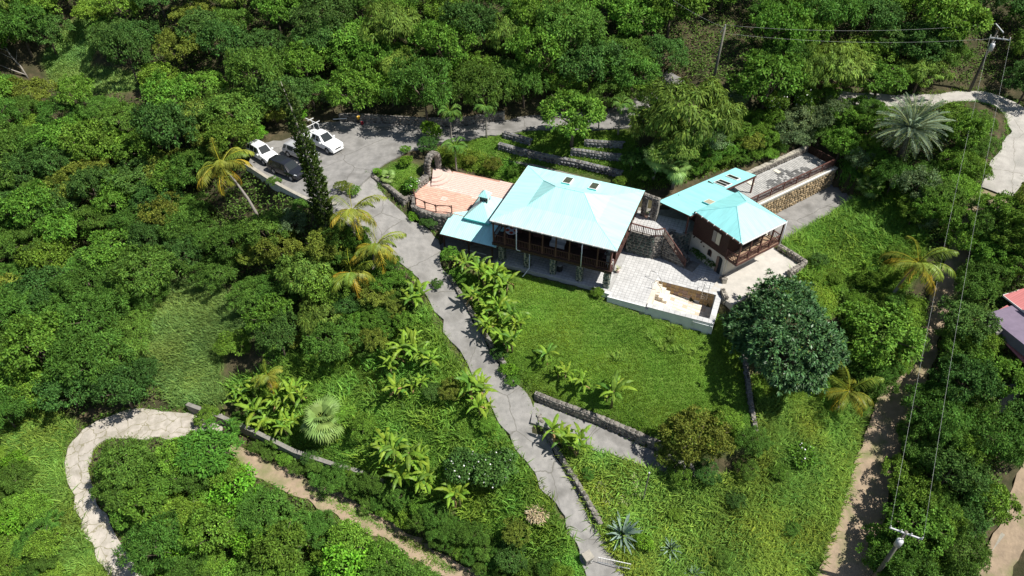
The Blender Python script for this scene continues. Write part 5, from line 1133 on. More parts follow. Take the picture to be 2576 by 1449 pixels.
# stone arch
ar = thing('stone_arch', 'free standing round stone arch at the head of the terrace steps', 'arch', (*mw(-16.45, 3.1), 3.3), MY + math.pi / 2 - .17)
n = 17; prof = []
for k in range(n + 1):
    t = k / n
    if t < .2: prof.append((-.95, t / .2 * 1.2))
    elif t > .8: prof.append((.95, (1 - t) / .2 * 1.2))
    else: a = math.pi * (1 - (t - .2) / .6); prof.append((.95 * math.cos(a), 1.2 + 1.05 * math.sin(a)))
v, f = tube([(x, 0, z) for x, z in prof], [.27] * len(prof), 6); obj('core', [(p[0], p[1] * 1.35, p[2]) for p in v], f, M['mortar'], ar)
rr = random.Random(5)
for i in range(len(prof) - 1):
    (x0_, z0_), (x1_, z1_) = prof[i], prof[i + 1]; ang = math.atan2(z1_ - z0_, x1_ - x0_); cx_, cz_ = (x0_ + x1_) / 2, (z0_ + z1_) / 2; nx, nz = math.sin(ang) * -1, math.cos(ang)
    for s in (-1, 1):
        inst('stone', rr.choice(ROCKS['st_grey']), ar, (cx_, s * .31, cz_), (0, -ang, 0), (.17, .09, .22))
        inst('stone', rr.choice(ROCKS['st_grey']), ar, (cx_ + nx * .24, s * .16, cz_ + nz * .24), (0, -ang, 0), (.17, .17, .06))
# ------------------------------------------------------------------ keep-clear areas for self-placed trees (photo positions)
KEEP = [[(615, 400), (650, 352), (760, 345), (785, 300), (1080, 300), (1350, 285), (1360, 330), (1600, 330), (1600, 460), (1750, 440), (1850, 405), (1905, 420), (2015, 365), (2115, 395), (2165, 480), (2120, 515), (2240, 480), (2250, 600), (2130, 720), (2120, 1000), (2190, 1010), (2130, 1250), (2060, 1460), (1480, 1460), (1240, 1060), (1090, 850), (960, 660), (830, 540), (700, 480)],
        [(150, 1130), (190, 1070), (340, 1020), (450, 1030), (450, 1110), (300, 1100), (235, 1150), (245, 1240), (340, 1400), (360, 1500), (270, 1500), (180, 1280)],
        [(570, 1125), (640, 1135), (800, 1215), (1000, 1325), (1180, 1440), (1130, 1449), (960, 1350), (700, 1220), (600, 1180)],
        [(2430, 205), (2545, 230), (2625, 310), (2610, 440), (2480, 485), (2490, 400), (2530, 330), (2495, 268), (2430, 258)], [(1735, 30), (1880, 30), (1860, 215), (1735, 215)], [(2415, 240), (2475, 50), (2560, 50), (2490, 240)],
        [(375, 780), (440, 730), (520, 710), (590, 770), (610, 840), (540, 890), (520, 980), (430, 990), (370, 880)],
        [(120, 160), (180, 70), (225, 60), (210, 170), (330, 195), (330, 220), (210, 215), (130, 190)],
        [(2200, 1010), (2300, 940), (2320, 980), (2270, 1060), (2210, 1100)], [(2060, 1449), (2130, 1330), (2165, 1340), (2110, 1449)], [(2515, 730), (2600, 700), (2600, 880), (2530, 900)], [(2490, 1050), (2550, 960), (2580, 970), (2530, 1060)],
        [(2215, 235), (2300, 240), (2300, 262), (2215, 262)]]
def _circ(x, y, r): return [(x + r * math.cos(a), y + r * math.sin(a)) for a in np.linspace(0, 6.283, 11)[:-1]]
KEEP += [_circ(575, 465, 58), _circ(625, 520, 22), _circ(885, 520, 45), _circ(945, 620, 50), _circ(885, 690, 35), _circ(2315, 650, 55), _circ(2135, 985, 35), _circ(2292, 325, 85), _circ(775, 480, 45), _circ(800, 545, 40)]
ZONES = [
 ('above the parking area and upper drive', [(-60, -35), (2640, -35), (2640, 215), (2440, 208), (2080, 212), (1880, 215), (1760, 205), (1650, 175), (1560, 240), (1340, 255), (1080, 268), (860, 270), (780, 285), (640, 330), (420, 270), (360, 215), (345, 170), (240, 140), (255, 60), (190, 5), (110, 90), (-60, 140)],
  [('acacia', .30), ('broad', .30), ('olive', .05), ('droop', .07), ('dark', .22), ('small', .06)], (2.3, 3.9), 1.0),
 ('in the dense wood left of the parking area', [(-60, 190), (110, 225), (340, 240), (430, 290), (640, 350), (615, 425), (700, 490), (815, 550), (850, 640), (860, 720), (850, 850), (800, 900), (650, 860), (610, 760), (520, 690), (430, 700), (355, 770), (345, 920), (440, 1010), (330, 1010), (200, 1040), (90, 1020), (-60, 1060)],
  [('acacia', .5), ('broad', .2), ('dark', .18), ('small', .08), ('olive', .04)], (2.0, 3.3), 1.0),
 ('in the thicket below the hairpin road', [(255, 1130), (440, 1125), (545, 1175), (650, 1225), (760, 1275), (880, 1335), (980, 1385), (1100, 1460), (1150, 1500), (400, 1500), (340, 1380), (270, 1240)],
  [('small', .34), ('acacia', .26), ('broad', .32), ('bright', .08)], (1.4, 2.5), 1.06),
 ('beside the hairpin road at the left edge', [(-60, 1120), (30, 1140), (90, 1270), (150, 1420), (180, 1500), (-60, 1500)], [('small', .45), ('acacia', .45), ('bright', .1)], (.9, 1.7), 1.1),
 ('in the hedge between the garden wall and the dirt track', [(640, 1120), (740, 1150), (930, 1205), (1100, 1290), (1330, 1400), (1440, 1470), (1300, 1500), (1180, 1405), (1020, 1310), (900, 1252), (700, 1155)], [('acacia', .75), ('small', .25)], (.7, 1.25), .95),
 ('in the scrub right of the dirt road', [(2425, 570), (2480, 560), (2600, 500), (2640, 490), (2640, 1130), (2530, 1130), (2490, 1290), (2430, 1460), (2415, 1500), (2215, 1500), (2225, 1350), (2260, 1250), (2280, 1150), (2320, 1060), (2370, 960), (2400, 840), (2440, 700)],
  [('dark', .28), ('broad', .25), ('small', .17), ('acacia', .24), ('olive', .06)], (1.5, 2.6), 1.0),
 ('on the bank left of the driveway', [(830, 560), (900, 590), (960, 650), (1010, 700), (1060, 770), (1010, 830), (900, 890), (850, 900), (860, 720)], [('acacia', .4), ('broad', .3), ('olive', .3)], (.8, 1.5), .9),
 ('beside the round dark tree', [(2110, 740), (2240, 740), (2330, 760), (2300, 850), (2260, 940), (2180, 1000), (2120, 980), (2125, 850)], [('acacia', .4), ('small', .6)], (.8, 1.4), 1.0),
 ('behind the cottage wing', [(1700, 370), (1900, 320), (1970, 370), (1900, 400), (1850, 400), (1760, 435), (1700, 440)], [('broad', .5), ('acacia', .3), ('small', .2)], (.7, 1.3), .9),
 ('on the bank between the upper road and the roof terrace', [(1890, 300), (2080, 262), (2190, 275), (2420, 262), (2500, 320), (2470, 440), (2410, 540), (2350, 640), (2310, 600), (2270, 480), (2190, 480), (2140, 400), (2060, 360), (1950, 370)],
  [('acacia', .25), ('broad', .25), ('blue', .2), ('small', .3)], (1.2, 2.1), .95),
]
KIND = {'acacia': 'feathery mid green', 'broad': 'broad leaved green', 'olive': 'olive green', 'droop': 'yellowish drooping', 'dark': 'dark green', 'rust': 'brownish', 'small': 'small leaved', 'bright': 'bright green', 'blue': 'grey green', 'flame': 'ferny green'}
placed = []       # photo x, y, radius px
def depth_of(p): return p[1] * cP - (p[2] - CZ) * sP
def tree_px(key, x, y, r, label, cat='tree', group=None, hc=None, name=None, hs=1.0, seed=None):
    s = SP[key]; h = s['hc'] * r / s['rx'] * hs * .96; p = G(x, y, h); t = plant(key, p, r, label, cat, group, name, seed, hs)
    placed.append((x, y, r * FOC / depth_of(p + np.array([0, 0, h])))); return t
_kx, _ky = np.meshgrid(np.arange(-240, 2840, 4.0), np.arange(-140, 1680, 4.0)); KM = np.zeros(_kx.shape, bool)
for k in KEEP: KM |= inpoly(_kx, _ky, k)
_ca = np.cos(np.linspace(0, 6.283, 9)); _sa = np.sin(np.linspace(0, 6.283, 9)) * .85; _ca[8] = _sa[8] = 0
def clear(x, y, rp, f=.8):
    i = np.clip(((x + rp * f * _ca + 240) / 4).astype(int), 0, KM.shape[1] - 1); j = np.clip(((y + rp * f * _sa + 140) / 4).astype(int), 0, KM.shape[0] - 1)
    return not KM[j, i].any()
# ---- trees and shrubs read off the photograph one by one
MAN = [
 ('broad', 2215, 850, 3.3, 'large round dark green tree right of the big glossy tree', 'tree'), ('olive', 1760, 1105, 2.7, 'round olive brown tree at the bottom of the lawn', 'tree'), ('small', 1835, 1055, 1.25, 'pale yellow green shrub beside the olive brown tree', 'shrub'), ('acacia', 1893, 1110, 1.35, 'feathery grey green shrub at the lower right corner of the lawn', 'shrub'),
 ('droop', 770, 690, 2.7, 'tall drooping light green tree left of the driveway', 'tree'), ('droop', 800, 800, 1.9, 'lower drooping light green tree left of the driveway', 'tree'), ('olive', 650, 640, 2.0, 'windswept olive tree in the wood below the leaning coconut palm', 'tree'),
 ('broad', 1442, 292, 3.5, 'leafy tree standing in front of the stone terraces', 'tree'), ('broad', 1425, 215, 2.3, 'leafy tree beside the upper drive behind the terraces', 'tree'), ('droop', 1735, 290, 4.3, 'huge drooping olive tree behind the cottage wing', 'tree'), ('droop', 1668, 320, 2.8, 'drooping tree beside the fan palm behind the cottage wing', 'tree'), ('blue', 1790, 350, 1.7, 'grey green tree just above the cottage wing roof', 'tree'), ('olive', 1888, 360, 1.45, 'yellow olive shrub beside the roof terrace', 'shrub'),
 ('flame', 880, 95, 3.4, 'ferny bright green tree above the parking area', 'tree'), ('droop', 985, 70, 3.3, 'tall yellowish drooping tree above the parking area', 'tree'), ('droop', 1000, 170, 2.4, 'drooping tree just uphill of the parking wall', 'tree'), ('droop', 1265, 90, 2.9, 'yellowish drooping tree at the top centre', 'tree'), ('bright', 1120, 175, 1.5, 'bright green tree between two drooping trees uphill of the drive', 'tree'),
 ('small', 590, 865, 1.5, 'yellow green bush at the edge of the reed patch', 'shrub'), ('olive', 750, 860, .9, 'sparse yellowish bush beside the dark hollow', 'shrub'), ('olive', 1135, 985, 1.15, 'brownish green bush beside the driveway bananas', 'shrub'), ('dark', 1090, 990, 1.0, 'round dark shrub left of the driveway', 'shrub'),
 ('small', 1503, 735, .62, 'clipped bright green bush at the corner of the patio', 'shrub'), ('flame', 530, 1135, 2.5, 'ferny green tree over the end of the dirt track', 'tree'), ('flame', 410, 1190, 2.1, 'ferny green tree inside the hairpin bend', 'tree'), ('small', 915, 1075, 1.2, 'yellow green shrub right of the fan palm', 'shrub'), ('small', 860, 1040, 1.0, 'small leafy shrub behind the fan palm', 'shrub'),
 ('broad', 1130, 640, .95, 'leafy shrub at the corner of the carport', 'shrub'), ('broad', 1160, 690, .9, 'leafy shrub with reddish flowers beside the driveway', 'shrub'), ('bright', 1040, 545, .55, 'small bright shrub at the foot of the terrace wall', 'shrub'), ('dark', 1085, 558, .9, 'dark shrub at the foot of the terrace wall', 'shrub'), ('dark', 1070, 560, .6, 'small dark shrub squeezed against the terrace wall', 'shrub'),
 ('bright', 1022, 405, .75, 'bright green shrub in the small upper garden', 'shrub'), ('bright', 948, 430, .42, 'low yellow green shrub at the tip of the garden wall', 'shrub'), ('bright', 1085, 330, 1.25, 'bright green shrub beside the upper drive', 'shrub'), ('dark', 1075, 365, 1.1, 'dark shrub behind the stone arch', 'shrub'), ('small', 1020, 375, .6, 'spiky low shrub at the edge of the parking area', 'shrub'),
 ('olive', 1185, 405, .75, 'yellow orange flowering shrub behind the terrace', 'shrub'), ('olive', 1240, 415, .95, 'rusty yellow shrub against the back wall', 'shrub'), ('broad', 1290, 430, .7, 'green shrub in the corner of the house and the back wall', 'shrub'), ('small', 1560, 455, .7, 'bright low shrub behind the right roof corner', 'shrub'),
 ('blue', 830, 245, 1.1, 'pale rosette leaved shrub beside the parking area', 'shrub'), ('bright', 625, 300, 1.3, 'bright green tree left of the tall pine', 'tree'), ('bright', 650, 335, .9, 'small bright green tree beside the white car', 'tree'), ('olive', 690, 290, 1.4, 'olive tree just left of the tall pine', 'tree'), ('bright', 750, 285, 1.0, 'bright green shrub behind the pickup', 'shrub'),
 ('acacia', 755, 515, .9, 'grey green shrub below the parking wall', 'shrub'), ('blue', 740, 560, 1.5, 'pale grey green tree below the parking wall', 'tree'), ('olive', 860, 470, .8, 'sparse spindly shrub at the edge of the drive', 'shrub'), ('acacia', 690, 455, .7, 'shrub growing over the parking wall', 'shrub'),
 ('dark', 2060, 655, 1.0, 'bare grey twiggy bush on the grass slope', 'shrub'), ('small', 2180, 700, 1.2, 'yellow green bush above the round dark tree', 'shrub'), ('small', 2100, 700, .8, 'small bush on the grass slope', 'shrub'), ('small', 2240, 690, .9, 'light green bush left of the leaning palm', 'shrub'),
 ('broad', 2260, 640, 1.0, 'bush beneath the leaning coconut palm', 'shrub'), ('blue', 2330, 560, 1.0, 'grey green bush beside the shaded road', 'shrub'), ('bright', 1620, 1365, .8, 'bright leafy shrub beside the largest blue agave', 'shrub'), ('olive', 1300, 1340, 1.2, 'rusty tipped bush at the bottom centre', 'shrub'), ('dark', 1290, 1400, 1.3, 'dark bush beside the gate pillar', 'shrub'), ('small', 1230, 1070, .8, 'yellow leafy shrub at the driveway fork', 'shrub'),
 ('bright', 1280, 930, .8, 'leafy shrub on the bank above the driveway', 'shrub'), ('broad', 1290, 960, .7, 'low shrub at the top of the driveway wall', 'shrub'), ('dark', 1255, 885, .8, 'dark shrub under the banana row', 'shrub'), ('small', 1365, 905, .7, 'bushy low shrub on the lawn edge', 'shrub'), ('acacia', 1100, 715, .6, 'green shrub on the driveway verge', 'shrub'),
 ('broad', 890, 480, .7, 'thin yellowish shrub beside the pine', 'shrub'), ('broad', 1010, 700, 1.0, 'shrub below the driveway palms', 'shrub'), ('olive', 940, 740, 1.5, 'leafy dark olive tree below the driveway palms', 'tree'), ('broad', 900, 600, 1.3, 'tree under the upper driveway palm', 'tree'), ('acacia', 840, 600, 1.6, 'feathery tree left of the upper driveway palm', 'tree'), ('dark', 870, 760, 1.6, 'dark tree between the drooping trees and the driveway palms', 'tree'),
 ('droop', 1700, 375, 2.3, 'drooping tree overhanging the cottage wing roof', 'tree'), ('droop', 1815, 290, 2.2, 'drooping tree at the right of the huge drooping tree', 'tree'), ('broad', 1640, 250, 2.2, 'leafy tree beside the dark barred gate', 'tree'), ('broad', 1710, 1195, 1.0, 'low shrub at the end of the driveway branch', 'shrub'), ('olive', 1690, 1150, 1.3, 'olive shrub on the lawn wall beside the olive brown tree', 'shrub'), ('dark', 1780, 1190, 1.1, 'dark shrub below the olive brown tree', 'shrub'), ('acacia', 1880, 1180, 1.0, 'feathery shrub below the lawn corner', 'shrub'), ('dark', 1850, 1260, .8, 'dark weedy shrub in the lower right grass', 'shrub'), ('small', 1700, 1290, .7, 'light shrub in the grass right of the thin post', 'shrub'), ('acacia', 1480, 1190, .6, 'feathery weed beside the driveway wall', 'shrub'), ('broad', 1960, 1190, .8, 'leafy shrub left of the white flowering bush', 'shrub'), ('acacia', 1820, 1400, .8, 'grey green shrub in the lower right grass near the timber beam', 'shrub'), ('acacia', 1990, 1330, .7, 'feathery weed on the slope beside the dirt road', 'shrub'), ('acacia', 600, 1060, .9, 'feathery shrub growing over the garden wall', 'shrub'), ('acacia', 690, 1110, .8, 'feathery bush in front of the garden wall', 'shrub'), ('dark', 780, 1150, .8, 'dark bush in front of the garden wall', 'shrub'), ('acacia', 860, 1180, .8, 'feathery bush at the right part of the garden wall', 'shrub'), ('broad', 520, 1050, 1.1, 'leafy bush at the left end of the garden wall', 'shrub'),
 ('broad', 1830, 380, 1.2, 'leafy shrub behind the cottage wing roof', 'shrub'), ('small', 1930, 385, 1.0, 'bright shrub beside the roof terrace parapet', 'shrub'), ('broad', 1860, 330, 1.3, 'leafy bush uphill of the yellow olive shrub', 'shrub'), ('acacia', 1620, 440, 1.0, 'dark leafy shrub in the hollow behind the gateway', 'shrub'), ('dark', 1590, 405, 1.2, 'dark shrub at the shaded end of the terraces', 'shrub'),
 ('broad', 2530, 530, 2.2, 'leafy tree just below the upper road bend', 'tree'), ('dark', 2465, 530, 1.4, 'dark bush where the upper road turns to dirt', 'shrub'), ('broad', 1040, 735, .7, 'leafy shrub overhanging the left edge of the driveway', 'shrub'), ('acacia', 985, 660, .9, 'feathery shrub at the driveway edge under the middle palm', 'shrub'),
 ('broad', 2085, 238, 1.3, 'leafy bush at the end of the visible upper road', 'shrub'),
 ('olive', 1000, 790, .9, 'spiky olive shrub above the left bananas', 'shrub'), ('acacia', 960, 840, 1.1, 'grey feathery shrub at the left of the grass bank', 'shrub'),
]
for key, x, y, r, lab, cat in MAN: tree_px(key, x, y, r, lab, cat)
# glossy spreading tree at the right of the lawn
def big_mango():
    p = G(1968, 842, 3.8); t = thing('mango_tree', 'huge spreading dark glossy tree right of the lawn', 'tree', tuple(p), 0)
    inst('trunk', trunk_mesh('trunk', M['bark'], 3, 3.6, .28, 3.2, 4.0, 8), t)
    inst('crown', crown_mesh('crown', LM['mango'], 77, rx=4.5, ry=5.5, rz=4.1, lobes=14, rc=.74, clumps=2600, per=14, cr=.3, ln=.36, wd=.13, rosette=True, low=-.75, yellow=.02), t, (0, 0, 3.6)); return t
big_mango()
def flowering(x, y, r, key_mat, label, nfl, hc=1.4, rz=1.3, cat='shrub'):
    p = G(x, y, hc * .8); t = thing('flowering_shrub', label, cat, tuple(p), 0)
    cm, fm = crown_mesh('crown', key_mat, int(x), rx=r, ry=r, rz=rz, lobes=5, clumps=int(40 * r * r + 25), per=42, cr=.4, ln=.2, wd=.13, flowers=nfl, fmat=FLOW)
    inst('trunk', trunk_mesh('trunk', M['bark'], 4, hc, .08, r, r, 4), t); c = inst('crown', cm, t, (0, 0, hc)); inst('blossom', fm, c)
flowering(1170, 1175, 1.6, LM['dark'], 'dark green climber mound with white flowers, left half', 90); flowering(1245, 1190, 1.6, LM['dark'], 'dark green climber mound with white flowers, right half beside the driveway', 90)
flowering(1035, 470, .5, LM['broad'], 'white flowering shrub in the small upper garden', 60, .8, .6); flowering(2015, 1150, 1.0, LM['broad'], 'white flowering bush in the grass slope', 70, .8, .8)
flowering(1950, 265, 1.5, LM['broad'], 'white flowering oleander below the upper road', 120); flowering(2020, 250, 1.3, LM['broad'], 'white flowering oleander nearest the bare roadside bank', 90); flowering(1850, 255, 1.2, LM['blue'], 'pale flowering bush by the upper drive pole', 60)
# ---- self-placed woods
def place_words(zi, x, y):
    h = lambda *c: next(t for lim, t in c if lim is None or x < lim); v = lambda *c: next(t for lim, t in c if lim is None or y < lim)
    if zi == 0: return v((70, 'at the top edge '), (160, 'in the middle of the slope '), (None, 'at the foot of the slope ')) + h((200, 'in the upper left corner'), (520, 'above the left clearing'), (800, 'above the tall pine'), (1080, 'above the parking area'), (1330, 'above the pink terrace'), (1600, 'above the main house'), (1850, 'above the cottage'), (2200, 'between the two upper power poles'), (None, 'above the curving upper road'))
    if zi == 1: return v((420, 'level with the parked cars '), (620, 'level with the leaning palm '), (820, 'level with the reed patch '), (None, 'just above the hairpin road ')) + h((130, 'at the left edge'), (330, 'left of the wood centre'), (560, 'in the wood centre'), (None, 'at the right side of the wood'))
    if zi == 2: return v((1230, 'near the end of the dirt track '), (1340, 'in the middle of the thicket '), (None, 'at the bottom edge ')) + h((420, 'beside the hairpin road'), (640, 'left of the thicket centre'), (850, 'right of the thicket centre'), (None, 'beside the dirt track'))
    if zi == 5: return v((650, 'near the upper road bend '), (850, 'above the pink roofed house '), (1050, 'level with the pink roofed house '), (1250, 'above the lower power pole '), (None, 'around the lower power pole ')) + h((2420, 'beside the dirt road'), (2520, 'in the middle of the scrub'), (None, 'at the right edge'))
    if zi == 9: return h((2080, 'behind the roof terrace'), (2250, 'left of the date palm'), (2360, 'around the date palm'), (None, 'inside the upper road bend'))
    if zi == 4: return h((760, 'at the left end of the track hedge'), (900, 'in the left half of the track hedge'), (1050, 'in the middle of the track hedge'), (1200, 'in the right half of the track hedge'), (None, 'at the right end of the track hedge'))
    if zi == 6: return v((680, 'under the driveway palms'), (780, 'on the bank below the driveway palms'), (None, 'on the bank above the left garden'))
    if zi == 7: return v((830, 'just above the round dark tree'), (None, 'between the glossy tree and the dirt road'))
    return ZONES[zi][0]
rz_ = np.random.default_rng(21)
for zi, (where, poly, mix, (r0, r1), dens) in enumerate(ZONES):
    lo = np.min(poly, 0); hi = np.max(poly, 0); keys = [m[0] for m in mix]; pr = np.array([m[1] for m in mix]); pr = pr / pr.sum(); miss = 0
    while miss < 260:
        x, y = rz_.uniform(lo, hi)
        if not inpoly(x, y, poly): continue
        key = keys[rz_.choice(len(keys), p=pr)]; r = rz_.uniform(r0, r1); s = SP[key]; h = s['hc'] * r / s['rx'] * 1.08; p = G(x, y, h); rp = r * FOC / depth_of(p + np.array([0, 0, h]))
        if not clear(x, y, rp): miss += 1; continue
        PA = np.array(placed)
        if ((x - PA[:, 0]) ** 2 + ((y - PA[:, 1]) * 1.25) ** 2 < (dens * .56 * (rp + PA[:, 2])) ** 2).any(): miss += 1; continue
        miss = 0; big = r > 1.45; wh = place_words(zi, x, y); plant(key, p, r, KIND[key] + (' tree ' if big else ' bush ') + wh, 'tree' if big else 'shrub', (KIND[key] + (' trees ' if big else ' bushes ') + wh), hs=float(rz_.uniform(.82, 1.4))); placed.append((x, y, rp))
# ------------------------------------------------------------------ palms, bananas, agaves, pine
def PB(x, y): return G(x, y)
def top_at(x, y, h): return G(x, y, h)
palm('coco', G(655, 560), 'leaning coconut palm with yellow fronds in the wood left of the parking area', 6.0, (-3.2, 2.0), 1.12)
for x, y, h, lab, sc, ln in ((885, 520, 4.6, 'upper coconut palm beside the driveway', 1.08, (.2, .3)), (945, 615, 3.6, 'middle coconut palm with yellow fronds beside the driveway', 1.0, (.6, 0)), (885, 690, 3.2, 'lowest coconut palm of the driveway group', .92, (-.3, -.2)),
                             (672, 945, 3.2, 'young coconut palm rising from the lower left bananas', .62, (0, 0)), (2135, 985, 3.0, 'yellow coconut palm between the glossy tree and the dirt road', .9, (.2, -.2)), (2315, 650, 4.6, 'windblown leaning coconut palm beside the shaded road', 1.1, (1.2, .3))):
    b = G(x, y, h); palm('coco', (b[0] - ln[0], b[1] - ln[1], float(H(b[0] - ln[0], b[1] - ln[1]))), lab, h, ln, sc, None, 14)
b = G(2292, 325, 3.6); palm('date', b, 'large silvery blue date palm on the bank below the upper road', 3.6, (0, 0), 1.28)
for x, y, h, lab, sc in ((1132, 292, 3.6, 'leftmost slender palm beside the upper drive', 1.05), (1222, 278, 3.4, 'slender palm on the grass corner of the terraces', 1.0), (1145, 378, 2.6, 'slender palm between the stone arch and the yellow shrubs', 1.0), (1562, 272, 3.2, 'slender palm at the right end of the terraces', .9), (1508, 296, 1.6, 'small slender palm beside the upper drive behind the terraces', .6), (1600, 290, 2.6, 'slender palm half hidden beside the huge drooping tree', .85)):
    palm('manila', G(x, y, h), lab, h, (0, 0), sc)
fanpalm(G(812, 1058, 1.4), 'pale green fan palm above the lower left garden wall', 1.5, 1.3, 34); fanpalm(G(1650, 400, 2.4), 'fan palm behind the gateway between the houses', 2.6, 1.0, 24); fanpalm(G(1700, 425, 2.4), 'fan palm overhanging the cottage wing roof', 2.6, 1.0, 24)
fanpalm(G(2190, 465, 1.6), 'dark fan palm at the end of the roof terrace', 1.6, .9, 20)
BAN = [(1165, 655, 3, 'at the top end of the driveway banana row'), (1215, 680, 4, 'near the carport corner'), (1262, 705, 4, 'nearest the lawn in the driveway row'), (1195, 735, 3, 'leaning over the upper driveway'), (1245, 770, 4, 'in the middle of the driveway row'), (1300, 800, 3, 'jutting out onto the lawn'), (1225, 815, 3, 'above the dark driveway shadow'), (1280, 850, 3, 'low in the driveway row'),
       (1375, 880, 1, 'alone with drooping leaves at the left edge of the lawn'), (1415, 925, 2, 'small, beside the drooping one on the lawn'), (1470, 950, 2, 'small, third on the lawn edge'), (1540, 978, 3, 'bushy, on the lower lawn'), (1032, 865, 3, 'in the upper left garden'), (1070, 895, 2, 'right of the papaya in the left garden'), (985, 905, 3, 'left in the garden left of the driveway'), (1000, 970, 3, 'low in the garden left of the driveway'), (1045, 955, 2, 'middle of the garden left of the driveway'),
       (1200, 975, 3, 'at the driveway edge above the fork'), (1215, 1020, 2, 'beside the driveway fork'), (1405, 1085, 3, 'on the wedge between the two driveway branches'), (1450, 1115, 3, 'right on the wedge between the driveway branches'), (700, 1000, 4, 'behind the long garden wall'), (745, 985, 3, 'right of the young coconut palm'), (655, 1050, 3, 'nearest the garden wall'), (720, 1060, 4, 'in the lower left banana grove'), (600, 990, 3, 'leftmost of the lower left grove'),
       (985, 1130, 4, 'left in the big clump above the hedge'), (1040, 1150, 5, 'in the big clump beside the flowering climber'), (1000, 1190, 4, 'bottom of the big clump above the hedge'), (1065, 1195, 4, 'right in the big clump above the hedge'), (1145, 1240, 3, 'below the flowering climber'), (1045, 740, 3, 'left of the driveway below the palms'), (640, 970, 2, 'small, at the left of the young coconut palm')]
for x, y, s, lab in BAN: banana(G(x, y, 1.5), 'banana plant ' + lab, s, (1.0 if s > 2 else .85) * (.82 + .3 * ((x * 7 + y * 3) % 10) / 10))
for x, y, s, lab in ((975, 445, .35, 'bright potted-size palm-like plant in the small upper garden'),): fanpalm(G(x, y, .3), 'small bright palm in the little upper garden', .3, .55, 14)
agave(G(1565, 1340, .4), 'largest blue agave, overhanging the lower driveway', 1.9, 'a', 46, None, (.25, .2)); agave(G(1687, 1380, .3), 'medium blue agave in the grass right of the largest', 1.2, 'a', 34); agave(G(1700, 1405, .2), 'small blue agave just below the medium one', .6, 'a', 26); agave(G(1742, 1446, .2), 'blue agave at the bottom edge', 1.05, 'a', 30)
for i, (x, y, lab) in enumerate(((1512, 1225, 'upper left of the striped group'), (1528, 1255, 'lower left of the striped group'), (1572, 1255, 'bottom of the striped group'), (1605, 1235, 'right of the striped group, near the thin post'), (1597, 1207, 'upper right of the striped group'))): agave(G(x, y, .2), 'pale striped agave, ' + lab, .8, 'y', 40)
# tall columnar pine by the parked cars
def pine():
    p = G(822, 575); r = np.random.default_rng(5); x, y, z = p
    hs_ = np.arange(3, 26, .05); yy = np.array([PX(x, y, z + h)[1] for h in hs_]); Ht = float(hs_[np.argmin(abs(yy - 205))]); xt, yt = PX(x, y, z + Ht)
    t = thing('norfolk_pine', 'tall columnar dark pine rising in front of the parked cars', 'tree', tuple(p), 0); xo = W(706, 205, z + Ht)[0] - x
    bend = lambda h: xo * (h / Ht) ** 2
    v, f = tube([(bend(h), 0, h) for h in (-.5, Ht * .3, Ht * .6, Ht * .85, Ht)], [.28, .2, .14, .08, .02], 7); obj('trunk', v, f, M['palebark'], t, True)
    C, D, N = [], [], []; k = 0; h = .8
    while h < Ht - .1:
        R = 1.12 * (1 - .45 * (h / Ht)) * (.75 if h < 2 else 1) * min(1, (Ht - h) / 2.2 + .12); nb = 7
        for b in range(nb):
            a = k * .55 + 6.283 * b / nb + r.uniform(-.15, .15); rr = R * r.uniform(.8, 1.1); sparse = h > Ht * .62
            m = int(rr * (16 if sparse else 24)) + 4; s = np.sqrt(np.linspace(.12, 1, m)); px = rr * s; pz = h - .25 * rr * s + .42 * rr * s ** 3
            c = np.stack([bend(h) + px * math.cos(a), px * math.sin(a), pz], 1) + r.normal(0, .07, (m, 3)); C.append(c)
            D.append(np.stack([np.full(m, math.cos(a)), np.full(m, math.sin(a)), .3 + .9 * s], 1) + r.normal(0, .45, (m, 3))); N.append(r.normal(0, .4, (m, 3)) + np.array([0, 0, 1.]))
        h += .34 if h < Ht * .6 else .44; k += 1
    C, D, N = map(np.concatenate, (C, D, N)); C = np.repeat(C, 2, 0); D = np.repeat(D, 2, 0) + r.normal(0, .4, (len(D) * 2, 3)); N = np.repeat(N, 2, 0)
    V, F, T = leafset(C, D, N, .30, .12, tints(len(C), r, .2, .08), .0); inst('crown', mesh_np('crown', V, F, LM['pine'], False, T), t)
pine()
def dead_tree(x, y, label, s=1.0):
    p = G(x, y); t = thing('bare_tree', label, 'tree', tuple(p), 0); r = random.Random(3); parts = [tube([(0, 0, -.3), (-.4 * s, .2, 1.5 * s), (-1.3 * s, .5, 3 * s), (-1.5 * s, .6, 5 * s)], [.16 * s, .12 * s, .08 * s, .03], 6), tube([(-.1, 0, .4), (-1.5 * s, -.2, 1.2 * s), (-3.2 * s, 0, 1.9 * s)], [.1, .07, .03], 5)]
    for k in range(6):
        z = 2 + k * .5; a = r.uniform(0, 6.3); b = (-.5 - z * .2, .2 + z * .06, z * s); parts.append(tube([b, (b[0] + .7 * math.cos(a), b[1] + .7 * math.sin(a), b[2] + .6), (b[0] + 1.3 * math.cos(a), b[1] + 1.3 * math.sin(a), b[2] + 1.3)], [.05, .035, .012], 5))
    v, f = merge(parts); obj('trunk', v, f, M['palebark'], t, True)
dead_tree(70, 195, 'pale bare leaning tree at the upper left edge')
